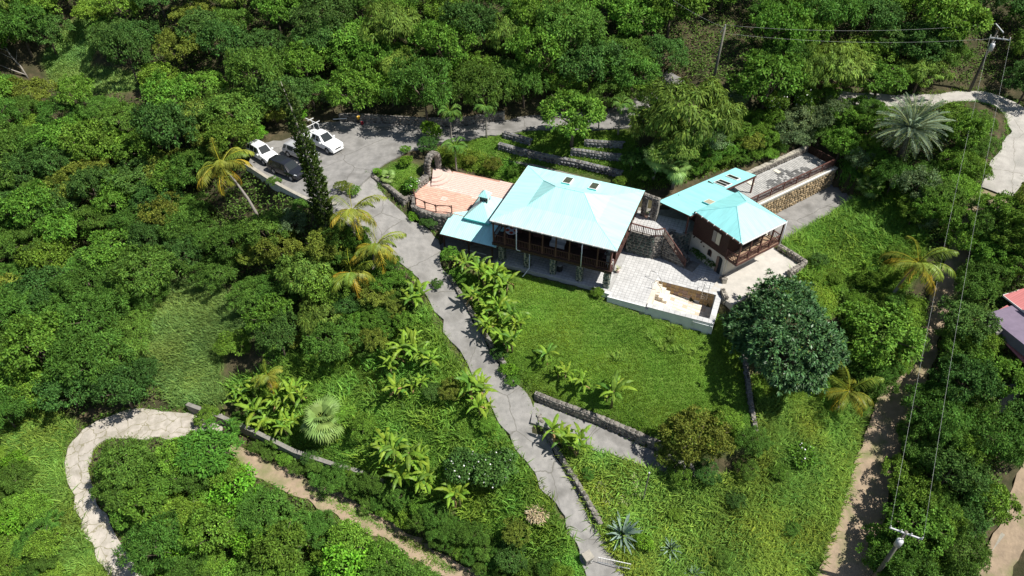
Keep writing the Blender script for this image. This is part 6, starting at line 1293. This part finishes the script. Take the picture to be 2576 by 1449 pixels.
# ------------------------------------------------------------------ grasses
AV = [np.concatenate([L[:, :2], R[::-1, :2]]) for L, R in STRIPW.values()] + [np.array(mp(TERR)), np.array(mp([(-12.4, -5.2), (6.1, -5.2), (6.1, -5.7), (16.1, -5.7), (16.1, 5), (-12.4, 5)])), np.array(cp([(-7, -5), (5, -5), (5, 5.6), (1.1, 5.6), (1.1, 19.3), (-7, 19.3)]))]
def gpts(key, n, seed):
    q = scatter_px(GRASS_PX[key], n, seed); bad = np.zeros(len(q), bool)
    for k in AV: bad |= inpoly(q[:, 0], q[:, 1], k)
    return q[~bad]
grass_patch('lawn_grass', 'short mown green grass of the lawn', gpts('lawn', 26000, 1), LM['turf'], .15, .055, 4, 1, .12, .8, .24)
grass_patch('tall_grass', 'lush tall grass on the slope right of the cottage', gpts('grass_slope_east', 5200, 2), LM['tall'], .55, .07, 9, 2, .2, .9)
grass_patch('tall_grass', 'tangled yellow green grass on the slope at lower right', gpts('grass_slope_south', 9500, 3), LM['straw'], .6, .09, 8, 3, .2, 1.0, .30)
grass_patch('tall_grass', 'green grass of the garden left of the driveway', gpts('grass_garden', 10500, 4), LM['tall'], .34, .06, 7, 4, .2, .9, .24)
grass_patch('reeds', 'greyish reed patch in the clearing among the left trees', gpts('reed_patch', 6500, 5), LM['reed'], .85, .065, 7, 5, .2, .7)
grass_patch('tall_grass', 'dry tall grass beside the hairpin road', gpts('grass_verge_west', 6500, 6), LM['straw'], .6, .065, 8, 6, .2, .9, .22)
grass_patch('meadow_grass', 'pale grass of the small clearing at upper left', gpts('grass_meadow', 2600, 7), LM['reed'], .3, .06, 7, 7, .25, .9)
grass_patch('terrace_grass', 'short grass on the stone terraces', np.concatenate([gpts('grass_terraces', 5200, 8), gpts('grass_garden_upper', 700, 9)]), LM['turf'], .17, .055, 5, 8, .14, .8)
grass_patch('tall_grass', 'bright grass bank above the roof terrace', gpts('grass_bank_east', 1200, 10), LM['tall'], .6, .07, 8, 10, .2, .6)
grass_patch('track_grass', 'grass strip down the middle of the dirt track', (lambda q: q)(scatter_px([(770, 1236), (820, 1246), (950, 1312), (1060, 1375), (1150, 1440), (1130, 1445), (990, 1352), (880, 1296)], 1500, 11)), LM['straw'], .22, .05, 7, 11, .15, .8, .2, True, .1)
GRASS_PX['mango_foot'] = [(1890, 950), (2000, 960), (2110, 900), (2130, 760), (2240, 760), (2330, 800), (2280, 930), (2200, 1010), (2080, 1030), (1905, 1020)]
grass_patch('tall_grass', 'rough grass around the foot of the huge glossy tree', gpts('mango_foot', 3500, 12), LM['tall'], .5, .07, 7, 12, .2, .9, .25)
for key, n_, lab, sd in (('grass_slope_south', 420, 'taller grass clumps in the lower right grass', 41), ('grass_slope_east', 160, 'taller grass clumps on the slope right of the cottage', 42), ('grass_garden', 380, 'taller grass clumps in the garden left of the driveway', 43), ('grass_verge_west', 260, 'taller grass clumps beside the hairpin road', 44)):
    grass_patch('grass_clumps', lab, gpts(key, n_, sd), LM['straw' if sd in (41, 44) else 'tall'], .85, .11, 20, sd, .28, 1.0, .3)
for i, (lab, poly, n_) in enumerate((('low green cover between the pink terrace and the back wall', [(1110, 372), (1180, 385), (1340, 425), (1330, 470), (1240, 445), (1150, 420), (1090, 415)], 1500), ('low green cover behind the cottage wing', [(1590, 380), (1700, 360), (1900, 330), (1960, 375), (1880, 410), (1760, 445), (1640, 475), (1590, 470)], 2200),
        ('rough grass below the concrete of the cottage', [(1960, 680), (2040, 650), (2150, 700), (2150, 790), (2060, 800), (1960, 760)], 1600), ('weeds around the gate pillar', [(1380, 1330), (1460, 1370), (1490, 1460), (1300, 1470), (1250, 1400)], 900), ('weeds at the fan palm and garden wall', [(620, 1040), (780, 1090), (960, 1170), (1010, 1220), (900, 1200), (740, 1140), (620, 1090)], 2000), ('low green cover left of the driveway', [(820, 620), (960, 660), (1060, 780), (1000, 880), (860, 930), (700, 920), (640, 880), (860, 800)], 3000), ('low green cover at the end of the roof terrace', [(2110, 400), (2200, 400), (2260, 470), (2180, 500), (2120, 480)], 900))):
    q = scatter_px(poly, n_, 80 + i); bad = np.zeros(len(q), bool)
    for k in AV: bad |= inpoly(q[:, 0], q[:, 1], k)
    grass_patch('ground_plants', lab, q[~bad], LM['tall'], .32, .08, 7, 80 + i, .2, 1.0, .3)
# low undergrowth over the bare ground between trees
def undergrowth(name, label, poly, n, seed, mt):
    q = scatter_px(poly, n, seed); bad = np.zeros(len(q), bool)
    for k in AV: bad |= inpoly(q[:, 0], q[:, 1], k)
    q = q[~bad]; r = np.random.default_rng(seed); m = 6; N_ = len(q) * m; P = np.repeat(q, m, 0) + np.concatenate([r.normal(0, .3, (N_, 2)), r.uniform(.05, .6, (N_, 1))], 1)
    V, F, T = leafset(P, r.normal(0, 1, (N_, 3)) * np.array([1, 1, .5]), np.array([0, 0, 1.]) + r.normal(0, .4, (N_, 3)), .28, .15, tints(N_, r, .2, .06)); setp(obj(name, V, F, mt, None, False, T), label, None, None, 'stuff')
und = leafmat('undergrowth_leaf', (.10, .17, .035), objvar=0, huevar=0)
for i, (where, poly, *_r) in enumerate(ZONES): undergrowth('undergrowth', 'low leafy undergrowth ' + where, poly, [9000, 7000, 3500, 1500, 1500, 4000, 3500, 3500, 2500, 2500][i], 50 + i, und)
# grass overhanging the edges of the paving
E_ = []
for key in ('driveway', 'fork', 'hairpin', 'track', 'dirt_road', 'upper_road'):
    L, R = STRIPW[key]; C = (L + R) / 2
    for E2 in (L, R):
        Q = E2 + (E2 - C) / np.linalg.norm(E2 - C, axis=1)[:, None] * .12; E_.append(Q)
E_ = np.concatenate(E_); E_ = np.concatenate([E_ + np.random.default_rng(k).normal(0, .16, E_.shape) for k in range(5)])
E_[:, 2] = H(E_[:, 0], E_[:, 1]); grass_patch('verge_grass', 'ragged grass along the edges of the roads and driveway', E_, LM['tall'], .3, .055, 6, 31, .14, .9, .25)
# clumps of longer grass on the lawn
for i, (x, y) in enumerate(((1560, 905), (1690, 860), (1670, 880), (1700, 885), (1640, 850), (1555, 900), (1745, 895), (1650, 800), (1690, 830))):
    p = G(x, y); q = p + np.random.default_rng(i).normal(0, .22, (9, 3)); o = grass_patch('grass_tuft', 'tuft of longer bright grass on the lawn', q, LM['straw'], .5, .05, 9, 60 + i, .1, 1.0); del o['kind']; setp(o, None, 'grass tuft', 'longer grass tufts on the lawn')
# ------------------------------------------------------------------ vehicles
def paint(name, col, rough=.28): return mat(name, col, rough, spec=.6)
def car(label, pr, pf, dims, body, name='parked_car', bed=False, grille=True, cat='car'):
    """pr, pf: ground points under the right rear and right front wheels; dims: length, width, height, wheelbase, front overhang"""
    L, Wd, Ht, wb, fo = dims; d = np.array(pf[:2]) - np.array(pr[:2]); ang = math.atan2(d[1], d[0]); mid = (np.array(pr[:2]) + np.array(pf[:2])) / 2; left = np.array([-math.sin(ang), math.cos(ang)])
    c = mid + left * (Wd / 2 - .12); z = (float(H(*pr[:2])) + float(H(*pf[:2]))) / 2 + .15; pit = math.atan2(float(H(*pf[:2]) - H(*pr[:2])), wb)
    t = thing(name, label, cat, (c[0], c[1], z), 0, rot=(0, -pit, ang)); xf0 = wb / 2 + fo; xr0 = xf0 - L; w = Wd / 2; hb = Ht * .58; ho = Ht * .60
    if bed: S = [(xf0, .86, .42, .72, .72, .8), (xf0 - .18, .98, .30, .92, .90, .88), (xf0 - .9, 1, .28, hb, ho, .86), (xf0 - 1.45, 1, .28, hb + .03, ho + .06, .84), (xf0 - 2.15, 1, .28, hb + .04, Ht - .03, .70), (xf0 - 2.7, 1, .28, hb + .05, Ht, .70), (xf0 - 3.35, 1, .28, hb + .05, Ht - .04, .69), (xf0 - 3.62, 1, .28, hb + .04, hb + .06, .86), (xr0 + .05, 1, .36, hb, hb + .01, .93), (xr0, .95, .45, hb - .1, hb - .1, .9)]
    else: S = [(xf0, .84, .42, .68, .68, .78), (xf0 - .15, .97, .28, .85, .84, .86), (xf0 - .65, 1, .24, hb - .03, ho - .03, .86), (xf0 - 1.1, 1, .24, hb, ho + .05, .84), (xf0 - 1.75, 1, .24, hb + .02, Ht - .04, .71), (xf0 - 2.4, 1, .24, hb + .03, Ht, .71), (xr0 + .75, 1, .24, hb + .04, Ht - .03, .70), (xr0 + .22, .99, .26, hb + .03, Ht - .16, .68), (xr0 + .03, .95, .3, hb, hb + .08, .80), (xr0, .9, .42, hb - .15, hb - .15, .8)]
    V, F = [], []; m = 12
    for (x, k, zb, zt, zr, wr) in S:
        hw = w * k; V += [(x, s * a, zz) for s, a, zz in ((-1, hw * .82, zb), (-1, hw * .98, zb + .16), (-1, hw, (zb + zt) / 2), (-1, hw * .965, zt), (-1, w * wr * k, zr - .05 if zr > zt else zr), (-1, w * wr * k * .82, zr), (1, w * wr * k * .82, zr), (1, w * wr * k, zr - .05 if zr > zt else zr), (1, hw * .965, zt), (1, hw, (zb + zt) / 2), (1, hw * .98, zb + .16), (1, hw * .82, zb))]
    for i in range(len(S) - 1):
        for k in range(m): a = i * m + k; b = i * m + (k + 1) % m; F.append([a, a + m, b + m, b])
    F.append(list(range(m))); F.append([(len(S) - 1) * m + k for k in range(m)][::-1])
    bo = obj('body', V, F, body, t); nbev = bo.modifiers.new('bevel', 'BEVEL'); nbev.width = .035; nbev.segments = 2; nbev.limit_method = 'ANGLE'; nbev.angle_limit = .35
    g = lambda i, k: Vector(V[i * m + k])
    def pane(nm, q, sh=.9, out=.012):
        cc = sum(q, Vector()) / 4; q = [cc + (p - cc) * sh for p in q]; nr = (q[1] - q[0]).cross(q[2] - q[0]).normalized()
        if nr.dot(cc - Vector((-.3, 0, .7))) < 0: nr = -nr
        v = [p + nr * out for p in q] + [p - nr * .02 for p in q]; obj(nm, [tuple(p) for p in v], [[0, 1, 2, 3], [0, 4, 5, 1], [1, 5, 6, 2], [2, 6, 7, 3], [3, 7, 4, 0]], M['glass'], t)
    pane('windscreen', [g(3, 5), g(3, 6), g(4, 6), g(4, 5)], .98, .02)
    rw = (6, 7) if bed else (7, 8); pane('rear_window', [g(rw[0], 5), g(rw[0], 6), g(rw[1], 6), g(rw[1], 5)], .9, .02)
    for a, b in (((4, 5), (5, 6)) if bed else ((4, 5), (5, 6), (6, 7))):
        for lo, hi in ((3, 4), (8, 7)): pane('side_window', [g(a, lo), g(b, lo), g(b, hi), g(a, hi)], .84)
    for lo, hi in ((3, 4), (8, 7)): pane('side_window', [g(3, lo) * .3 + g(4, lo) * .7, g(4, lo), g(4, hi), g(4, hi) * .8 + g(3, hi) * .2], .7)
    R = .36 if bed else .33; ty, tf = lathe([(R * .62, -.11), (R * .95, -.11), (R, -.07), (R, .07), (R * .95, .11), (R * .62, .11)], 18); tm = mesh_np('tyre', ty, tf, M['black'], True)
    rv, rff = merge([xf(lathe([(R * .66, .0), (R * .66, .03), (R * .6, .03), (R * .58, .0)], 14), (0, 0, .09))] + [xf(bx(-.03, .03, 0, R * .62, .085, .115), (0, 0, 0), 2 * math.pi * k / 6) for k in range(6)]); rm = mesh_np('rim', rv, rff, M['galv'])
    av, af = lathe([(R * 1.16, -.01), (R * 1.16, .01)], 20); am = mesh_np('wheel_arch', av, af, M['black'])
    for x in (wb / 2, -wb / 2):
        for s in (-1, 1):
            inst('wheel_arch', am, t, (x, s * (w - .004), R + .04), (math.pi / 2, 0, 0)); wh = inst('wheel', tm, t, (x, s * (w - .1), R), (-s * math.pi / 2, 0, 0)); inst('rim', rm, wh)
    for s in (-1, 1):
        v, f = beam((xf0 - .12, s * w * .72, hb * .80), (xf0 - .34, s * w * .90, hb * .86), .10, .16); obj('headlight', v, f, M['pvc'], t); box('tail_light', (xr0 - .01, xr0 + .06, s * w * .8 - .08, s * w * .8 + .08, hb * .7, hb * .95), TAIL, t)
        v, f = bx(-.08, .08, -.1, .1, -.06, .08); inst('mirror', mesh_np('mirror', v, f, body), t, (xf0 - 1.75 if bed else xf0 - 1.4, s * (w + .08), hb + .1))
    if grille: box('grille', (xf0 - .03, xf0 + .012, -.38, .38, hb * .58, hb * .72), M['black'], t)
    box('number_plate', (xf0 + .0, xf0 + .02, -.24, .24, .42, .52), M['white'], t); box('bumper', (xf0 - .1, xf0 + .03, -w * .8, w * .8, .32, .42), body, t)
    return t, S, w, hb
TAIL = mat('tail_light_red', (.35, .02, .02), .3)
white_p = paint('white_car_paint', (.76, .77, .77)); black_p = paint('black_car_paint', (.018, .02, .026), .15); silver_p = paint('silver_car_paint', (.42, .43, .44), .25)
car('small white car parked left of the tall pine', W(*c3(235, 605), 3.4), W(*c3(402, 710), 3.45), (4.05, 1.7, 1.66, 2.58, .72), white_p)
tr_, S_, w_, hb_ = car('white pickup truck with ladder rack parked beside the uphill wall', W(*c3(905, 478), 3.65), W(*c3(1105, 572), 3.75), (5.2, 1.85, 1.76, 3.2, .85), white_p, 'pickup_truck', True, cat='pickup')
xr_ = S_[-2][0]; boxes('bed_floor', [(xr_ + .1, S_[7][0] - .1, -.72, .72, hb_ - .02, hb_ + .015)], M['black'], tr_)
for x in (xr_ + .25, S_[7][0] - .2):
    for s in (-1, 1): v, f = beam((x, s * .8, hb_), (x, s * .62, 2.35), .05, .05); obj('rack_post', v, f, M['galv'], tr_)
    v, f = beam((x, -.95, 2.37), (x, .95, 2.37), .06, .06); obj('rack_bar', v, f, M['white'], tr_)
v, f = beam((xr_ - .3, .3, 2.45), (S_[7][0] + .5, .3, 2.45), .07, .05); obj('rack_pole', v, f, M['white'], tr_)
car('black car parked beside the small white car', W(*c3(505, 805), 3.45), W(*c3(700, 885), 3.5), (4.5, 1.8, 1.62, 2.65, .85), black_p)
car('silver car half hidden behind the tall pine', W(*c3(645, 600), 3.5), W(*c3(870, 695), 3.6), (4.4, 1.75, 1.5, 2.6, .85), silver_p)
# ------------------------------------------------------------------ power poles and wires
def pole_at(label, p, top, r0, mt):
    t = thing('power_pole', label, 'power pole', tuple(p), 0, None); q = (top[0] - p[0], top[1] - p[1], top[2] - p[2]); v, f = tube([(0, 0, -.5), (q[0] * .5, q[1] * .5, q[2] * .5), q], [r0 * 1.2, r0, r0 * .8], 9); obj('shaft', v, f, mt, t, True); return t, np.array(p)
def arm(t, o, a, b, mt=None, ins_=True, w=.11, nm='crossarm'):
    a, b = np.array(a) - o, np.array(b) - o; v, f = beam(tuple(a), tuple(b), w, w); c = obj(nm, v, f, mt or M['galv'], t)
    if ins_:
        for k in (0.02, .35, .65, .98): p = a + (b - a) * k; v, f = lathe([(.03, 0), (.06, .05), (.03, .1), (.06, .15), (.03, .2), (.05, .25), (.02, .3)], 7); inst('insulator', mesh_np('insulator', v, f, M['white'], True), c, tuple(p))
def drum(t, p, r=.24, h=.75):
    v, f = lathe([(.05, 0), (r, .03), (r, h), (r * .6, h + .08), (.05, h + .1)], 12); d = inst('transformer', mesh_np('transformer', v, f, M['galv'], True), t, tuple(p)); v, f = lathe([(.03, 0), (.05, .08), (.03, .16), (.04, .24)], 6)
    for s in (-.1, .1): inst('bushing', mesh_np('bushing', v, f, M['white']), d, (s, 0, h + .08))
def zat(p, py):
    zz = np.arange(2, 18, .02); return float(zz[np.argmin([abs(PX(p[0], p[1], p[2] + h)[1] - py) for h in zz])])
def wire(label, a, b, sag, r=.008):
    a, b = np.array(a), np.array(b); P = [a + (b - a) * k / 14 - np.array([0, 0, 4 * sag * (k / 14) * (1 - k / 14)]) for k in range(15)]; v, f = tube([tuple(p - a) for p in P], r, 5); o = obj('power_wire', v, f, M['wire'], None, True); o.location = tuple(a); setp(o, label, 'wire')
pA = G(1793, 207); hA = zat(pA, 70); tA, oA = pole_at('slender grey power pole standing uphill of the cottage', pA, (pA[0] + .15, pA[1], pA[2] + hA), .15, M['pole']); v, f = beam((0.15, 0, hA - .1), (.15, 0, hA + .35), .08, .08); obj('pole_top_bracket', v, f, M['galv'], tA); v, f = beam((.1, 0, hA + .1), (-.25, 0, hA - .55), .05, .05); obj('brace', v, f, M['galv'], tA)
pB = G(2437, 232); zB = pB[2] + zat(pB, 82) + .3; topB = W(2509, 76, zB); tB, oB = pole_at('dark leaning power pole with transformer beside the upper road', pB, topB, .15, M['dpole'])
B0, B1 = W(2489, 94, zB - .35), W(2540, 101, zB - .35); arm(tB, oB, B0, B1); arm(tB, oB, W(2505, 60, zB + .2), W(2524, 82, zB + .2), None, False, .1); drum(tB, W(2490, 128, zB - 1.1) - oB)
pC = G(2280, 1338, 8.6); zC = pC[2] + 8.6; topC = W(2280, 1338, zC); tC, oC = pole_at('thick grey power pole with crossarm and transformer at the bottom right', pC, topC, .17, M['pole'])
C0, C1 = W(2237, 1327, zC - .1), W(2320, 1357, zC - .1); arm(tC, oC, C0, C1); drum(tC, W(2256, 1372, zC - 1.0) - oC, .26, .7)
up = np.array([0, 0, .28]); wire('left of the two long wires running down to the bottom right pole', C0 + up, B0 + up, 1.2); wire('right of the two long wires running down to the bottom right pole', C1 + up, B1 + up, 1.2)
tpA = np.array([pA[0] + .15, pA[1], pA[2] + hA]); wire('upper wire between the two poles at the top right', tpA + [0, 0, .3], W(2505, 60, zB + .2), .7); wire('lower wire between the two poles at the top right', tpA - [0, 0, .6], W(2500, 97, zB - .3), .7); wire('faint wire leading left from the slender pole out of the picture', tpA, W(1640, -40, tpA[2] + 2), .4)
sp = G(1616, 1262); hP = zat(sp, 1190) if zat(sp, 1190) > 2.05 else 2.1; t = thing('metal_post', 'thin grey green metal post in the lower right grass', 'post', tuple(sp), 0); v, f = tube([(0, 0, -.3), (0.05, 0, hP)], .055, 8); obj('tube', v, f, M['pole'], t); v, f = tube([(0.05, 0, hP), (.05, 0, hP + .06)], .07, 8); obj('cap', v, f, M['galv'], t)
# ------------------------------------------------------------------ pink roofed house at the right edge
P0 = W(2526, 742, 1.2); P1 = W(2576, 780, 1.2); an = math.atan2(P1[1] - P0[1], P1[0] - P0[0]); ph = thing('pink_roof_house', 'neighbouring house with pink metal roof at the right edge', 'house', (P0[0], P0[1], 0), an)
gz = float(H(P0[0] + 2, P0[1])); M['pink_x'] = roofmat('pink_sheet', 'X', (.62, .22, .22)); M['purple'] = mat('mauve_render_and_porch_shade', (.20, .16, .22), .85, col2=(.16, .13, .18), scale=1.5)
slab('roof', [(0, -.1, 1.2), (11, -.1, 1.2), (11, 2.6, 2.2), (.6, 2.6, 2.2)], .06, M['pink_x'], ph); slab('roof_panel', [(0.6, 2.6, 2.2), (11, 2.6, 2.2), (11, 5.3, 1.2), (0, 5.3, 1.2)], .06, M['pink_x'], ph); slab('roof_panel', [(0, 5.3, 1.2), (0, -.1, 1.2), (.6, 2.6, 2.2)], .06, M['pink_x'], ph)
beamo('fascia', (0, -.14, 1.14), (11, -.14, 1.14), .05, .16, M['white'], ph); beamo('fascia', (-.03, -.1, 1.14), (-.03, 5.3, 1.14), .05, .16, M['white'], ph)
boxes('wall', [(.5, 11, .5, 4.9, gz - 1, 1.15)], M['purple'], ph)
pr_ = slab('porch_roof', [(.9, -1.7, .35), (11, -1.7, .35), (11, -.4, .85), (.9, -.4, .85)], .06, M['pink_x'], ph); slab('roof_panel', [(1.5, -3.3, -.25), (2.7, -3.5, .15), (2.7, -1.75, .33), (1.5, -1.75, .28)], .06, M['pink_x'], pr_); slab('roof_panel', [(2.7, -3.5, .15), (6.5, -3.5, -.5), (6.5, -1.75, -.1), (2.7, -1.75, .33)], .06, M['pink_x'], pr_)
beamo('fascia', (2.7, -3.52, .09), (6.5, -3.52, -.56), .04, .1, M['brown'], pr_)
for x in (1.6, 4.6): box('porch_post', (x - .06, x + .06, -3.2, -3.08, gz - .5, -.15), M['lmortar'], ph)
box('porch_floor', (1.2, 6.6, -3.4, .5, gz - .8, gz + .2), M['purple'], ph); boxes('steps', [(2.2, 3.2, -3.75, -3.4, gz - .8, gz + .05), (2.2, 3.2, -4.1, -3.75, gz - .8, gz - .1)], M['mortar'], ph); box('door', (2.5, 3.4, .44, .5, gz + .25, gz + 2.1), M['brown'], ph)  # dark colour of the porch floor paints in the shade under its roof
# ------------------------------------------------------------------ small things around the grounds
gp = G(1478, 1405, .6); t = thing('gate_pillar', 'square concrete gate pillar with flat pale cap at the bottom of the driveway', 'pillar', tuple(gp), .5); box('shaft', (-.3, .3, -.3, .3, -.6, 1.0), M['mortar'], t); box('cap', (-.38, .38, -.38, .38, 1.0, 1.1), M['lmortar'], t); v, f = tube([(.1, -.42, .6), (.18, -.42, .75), (.1, -.42, .9), (.02, -.42, .75), (.1, -.42, .6)], .03, 5); obj('white_ring', v, f, M['white'], t)
g1 = W(1505, 1402, gp[2] + .95); g2 = W(1562, 1414, gp[2] + .95); gt = thing('metal_gate', 'open white metal gate behind the square pillar', 'gate', (g1[0], g1[1], gp[2]), math.atan2(g2[1] - g1[1], g2[0] - g1[0])); Lg = float(np.linalg.norm(g2[:2] - g1[:2])) + .8
for z in (.2, .95): v, f = beam((0, 0, z), (Lg, 0, z), .05, .05); obj('gate_rail', v, f, M['white'], gt)
for k in range(14): v, f = beam((k * Lg / 13, 0, .1), (k * Lg / 13, 0, 1.0), .025, .025); obj('gate_bar', v, f, M['galv'], gt)
g1, g2 = G(1588, 262), G(1640, 248); gt = thing('metal_gate', 'dark barred gate on the upper drive in the shade', 'gate', tuple(g1), math.atan2(g2[1] - g1[1], g2[0] - g1[0])); Lg = float(np.linalg.norm((g2 - g1)[:2])); dz = (g2[2] - g1[2]) / Lg
for z in (.15, 1.5): v, f = beam((0, 0, z), (Lg, 0, z + dz * Lg), .06, .06); obj('gate_rail', v, f, M['dpole'], gt)
for k in range(17): x = k * Lg / 16; v, f = beam((x, 0, .1 + dz * x), (x, 0, 1.65 + dz * x), .03, .03); obj('gate_bar', v, f, M['dpole'], gt)
hp = G(1355, 1290); r = np.random.default_rng(8); n = 700; a = r.uniform(0, 6.28, n); d = np.sqrt(r.random(n)) * .95; C = np.stack([d * np.cos(a), d * np.sin(a), (.55 * (1 - d ** 2)) * r.uniform(.3, 1, n) + .03], 1); V, F, T = leafset(C, r.normal(0, 1, (n, 3)) * np.array([1, 1, .25]), np.array([0, 0, 1.]) + r.normal(0, .3, (n, 3)), .4, .07, tints(n, r, .2, .05))
o = obj('brush_heap', V, F, leafmat('dry_clippings', (.46, .36, .25), rough=.9, trans=.05), None, False, T); o.location = tuple(hp); setp(o, 'heap of dry pale clippings in the grass left of the lower driveway', 'brush heap')
for nm, lab, a, b, w, mt in (('timber_beam', 'weathered timber beam lying in the grass at the bottom right', (2030, 1388), (1992, 1446), .2, M['palebark']), ('concrete_post', 'fallen pale concrete post beside the lower right track', (2522, 1345), (2482, 1395), .28, M['lmortar']), ('concrete_post', 'short white kerb post beside the lower right track', (2534, 1255), (2528, 1300), .22, M['white'])):
    p, q = G(*a), G(*b); v, f = beam((0, 0, .12), tuple(q - p + np.array([0, 0, .12])), w, w * .8); o = obj(nm, v, f, mt); o.location = tuple(p); setp(o, lab, 'beam' if 'timber' in nm else 'post')
def thingbox(): pass
pp = G(838, 300, .9); o = obj('plastic_pipe', *tube([(0, 0, .9), (.9, .05, .95), (1.6, .1, .95)], .05, 6), M['white']); o.location = tuple(pp); setp(o, 'white plastic pipe lying on the parking wall', 'pipe')
for lab, x, y, col in (('red bucket on the concrete below the parking wall', 912, 316, (.45, .03, .05)), ('yellow bucket on top of the parking wall', 902, 300, (.75, .45, .03))):
    p = G(x, y, 0 if y > 310 else .9); b_ = thing('bucket', lab, 'bucket', (p[0], p[1], p[2] + (.14 if y > 310 else .95))); mt = mat('plastic_' + lab[:3], col, .4); v, f = lathe([(.14, 0), (.19, .3), (.21, .31), (.21, .33), (.17, .32), (.13, .04)], 10); obj('tub', v, f, mt, b_, True); obj('handle', *tube([(-.19, 0, .3), (-.1, .12, .42), (.1, .12, .42), (.19, 0, .3)], .012, 5), M['galv'], b_)
# --- furniture on the verandas
def ml(cr, z): p = W(*cr, z); return tom(p)
def local_thing(name, label, cat, a, b, z, rot=0.0, group=None): w = mw(a, b); return thing(name, label, cat, (w[0], w[1], z), MY + rot, group)
a, b = ml(c1(962, 845), 3.45); tb = local_thing('round_table', 'round white table with red place mats at the left end of the veranda', 'table', a, b, 2.7)
v, f = lathe([(.02, .70), (.62, .70), (.64, .73), (.62, .76), (.02, .76)], 24); obj('tabletop', v, f, M['white'], tb); v, f = lathe([(.25, 0), (.08, .06), (.05, .35), (.06, .7)], 10); obj('pedestal', v, f, M['brown'], tb)
RED = mat('red_mat', (.55, .07, .03), .8)
for k, nm in enumerate(('right', 'far', 'left', 'near')):
    an_ = k * math.pi / 2 + .3; w = mw(a + .4 * math.cos(an_), b + .4 * math.sin(an_)); v, f = lathe([(.02, 0), (.19, 0), (.19, .012), (.02, .012)], 14); o = obj('place_mat', v, f, RED); o.location = (w[0], w[1], 3.463); setp(o, 'red round place mat on the %s side of the white table' % nm, 'place mat')
def chair(label, a, b, rot, seat, frame, z=2.7, wicker=True, group=None):
    t = local_thing('armchair', label, 'chair', a, b, z, rot, group); box('seat', (-.27, .27, -.26, .26, .36, .46), seat, t); v, f = beam((0, .26, .42), (0, .38, .95), .54, .07, (0, 1, 0)); obj('backrest', v, f, seat, t)
    for x in (-.27, .27):
        v, f = beam((x, -.26, .62), (x, .3, .66), .06, .05); obj('armrest', v, f, frame, t)
        for y in (-.24, .24): box('leg', (x - .025, x + .025, y - .025, y + .025, 0, .62 if y < 0 else .4), frame, t)
a, b = ml(c1(1890, 1150), 3.1); chair('pale cushioned armchair at the right end of the veranda, nearer the corner', a, b, .5, M['cream'], M['galv']); a, b = ml(c1(1880, 1075), 3.1); chair('pale cushioned armchair behind the corner chair on the veranda', a, b, -.4, M['cream'], M['galv'])
a, b = ml(c1(1845, 1100), 3.1); t = local_thing('side_table', 'small brown side table between the pale armchairs', 'table', a, b, 2.7); box('tabletop', (-.25, .25, -.25, .25, .45, .5), M['mauve'], t)
for x in (-.2, .2):
    for y in (-.2, .2): box('leg', (x - .02, x + .02, y - .02, y + .02, 0, .45), M['brown'], t)
a, b = ml(c1(1400, 950), 3.3); t = local_thing('covered_bench', 'bench under a grey cloth in the middle of the veranda', 'bench', a, max(b, -4.4), 2.7); box('seat', (-.7, .7, -.25, .25, .35, .45), M['gutter'], t); box('backrest', (-.72, .72, .22, .32, .4, .95), M['gutter'], t); boxes('cloth', [(-.74, .74, -.29, -.26, .05, .47), (-.74, .74, -.27, .2, .455, .48)], M['galv'], t)
for x in (-.6, .6): box('leg', (x - .04, x + .04, -.2, .2, 0, .35), M['brown'], t)
a, b = ml(c1(930, 905), 3.1); chair('dark wooden chair at the white table', a, b, 2.8, M['rail'], M['rail'])
a, b = ml(c1(1413, 1225), 0); t = local_thing('barrel', 'dark round barrel with pale lid under the house', 'barrel', a, b, 0.02); v, f = lathe([(.28, 0), (.32, .2), (.32, .6), (.29, .75)], 14); obj('drum', v, f, M['black'], t, True); v, f = lathe([(.3, .75), (.31, .77), (.29, .8), (.05, .81)], 14); obj('lid', v, f, M['gutter'], t)
a, b = ml(c1(1962, 1240), 0); t = local_thing('potted_plant', 'spiky plant in a pale pot by the house corner on the pool patio', 'plant', a, b, .02); v, f = lathe([(.14, 0), (.2, .25), (.22, .35), (.18, .35)], 12); obj('pot', v, f, M['tile_pink'], t, True)
for i in range(16): inst('leaf', YU[i % 4], t, (0, 0, .35), (0, 0, i * 2.4), .7)
a, b = ml(c2(300, 720), 2.75); t = local_thing('potted_plant', 'plant in a clay pot in the gateway between the houses', 'plant', a, b, 2.72); v, f = lathe([(.14, 0), (.22, .25), (.24, .38), (.2, .38)], 12); obj('pot', v, f, M['tile_terra'], t, True)
for i in range(14): inst('leaf', YU[i % 4], t, (0, 0, .35), (0, 0, i * 2.4), .6)
t = local_thing('wall_unit', 'white air conditioner hung below the veranda floor', 'air conditioner', 3.75, -3.9, 1.75); box('case', (-.4, .4, -.15, .15, 0, .5), M['white'], t); box('fan_grille', (-.3, .05, -.165, -.152, .06, .44), M['gutter'], t)
for x, y, lab in ((13.2, 3.0, 'dark planted shrub between the stairs and the cottage wall'), (14.3, 2.35, 'low dark shrub against the cream cottage wall'), (12.6, 3.5, 'dark shrub at the top of the bed beside the stairs')): w = mw(x, y); plant('dark', (w[0], w[1], 0), .62, lab, 'shrub')
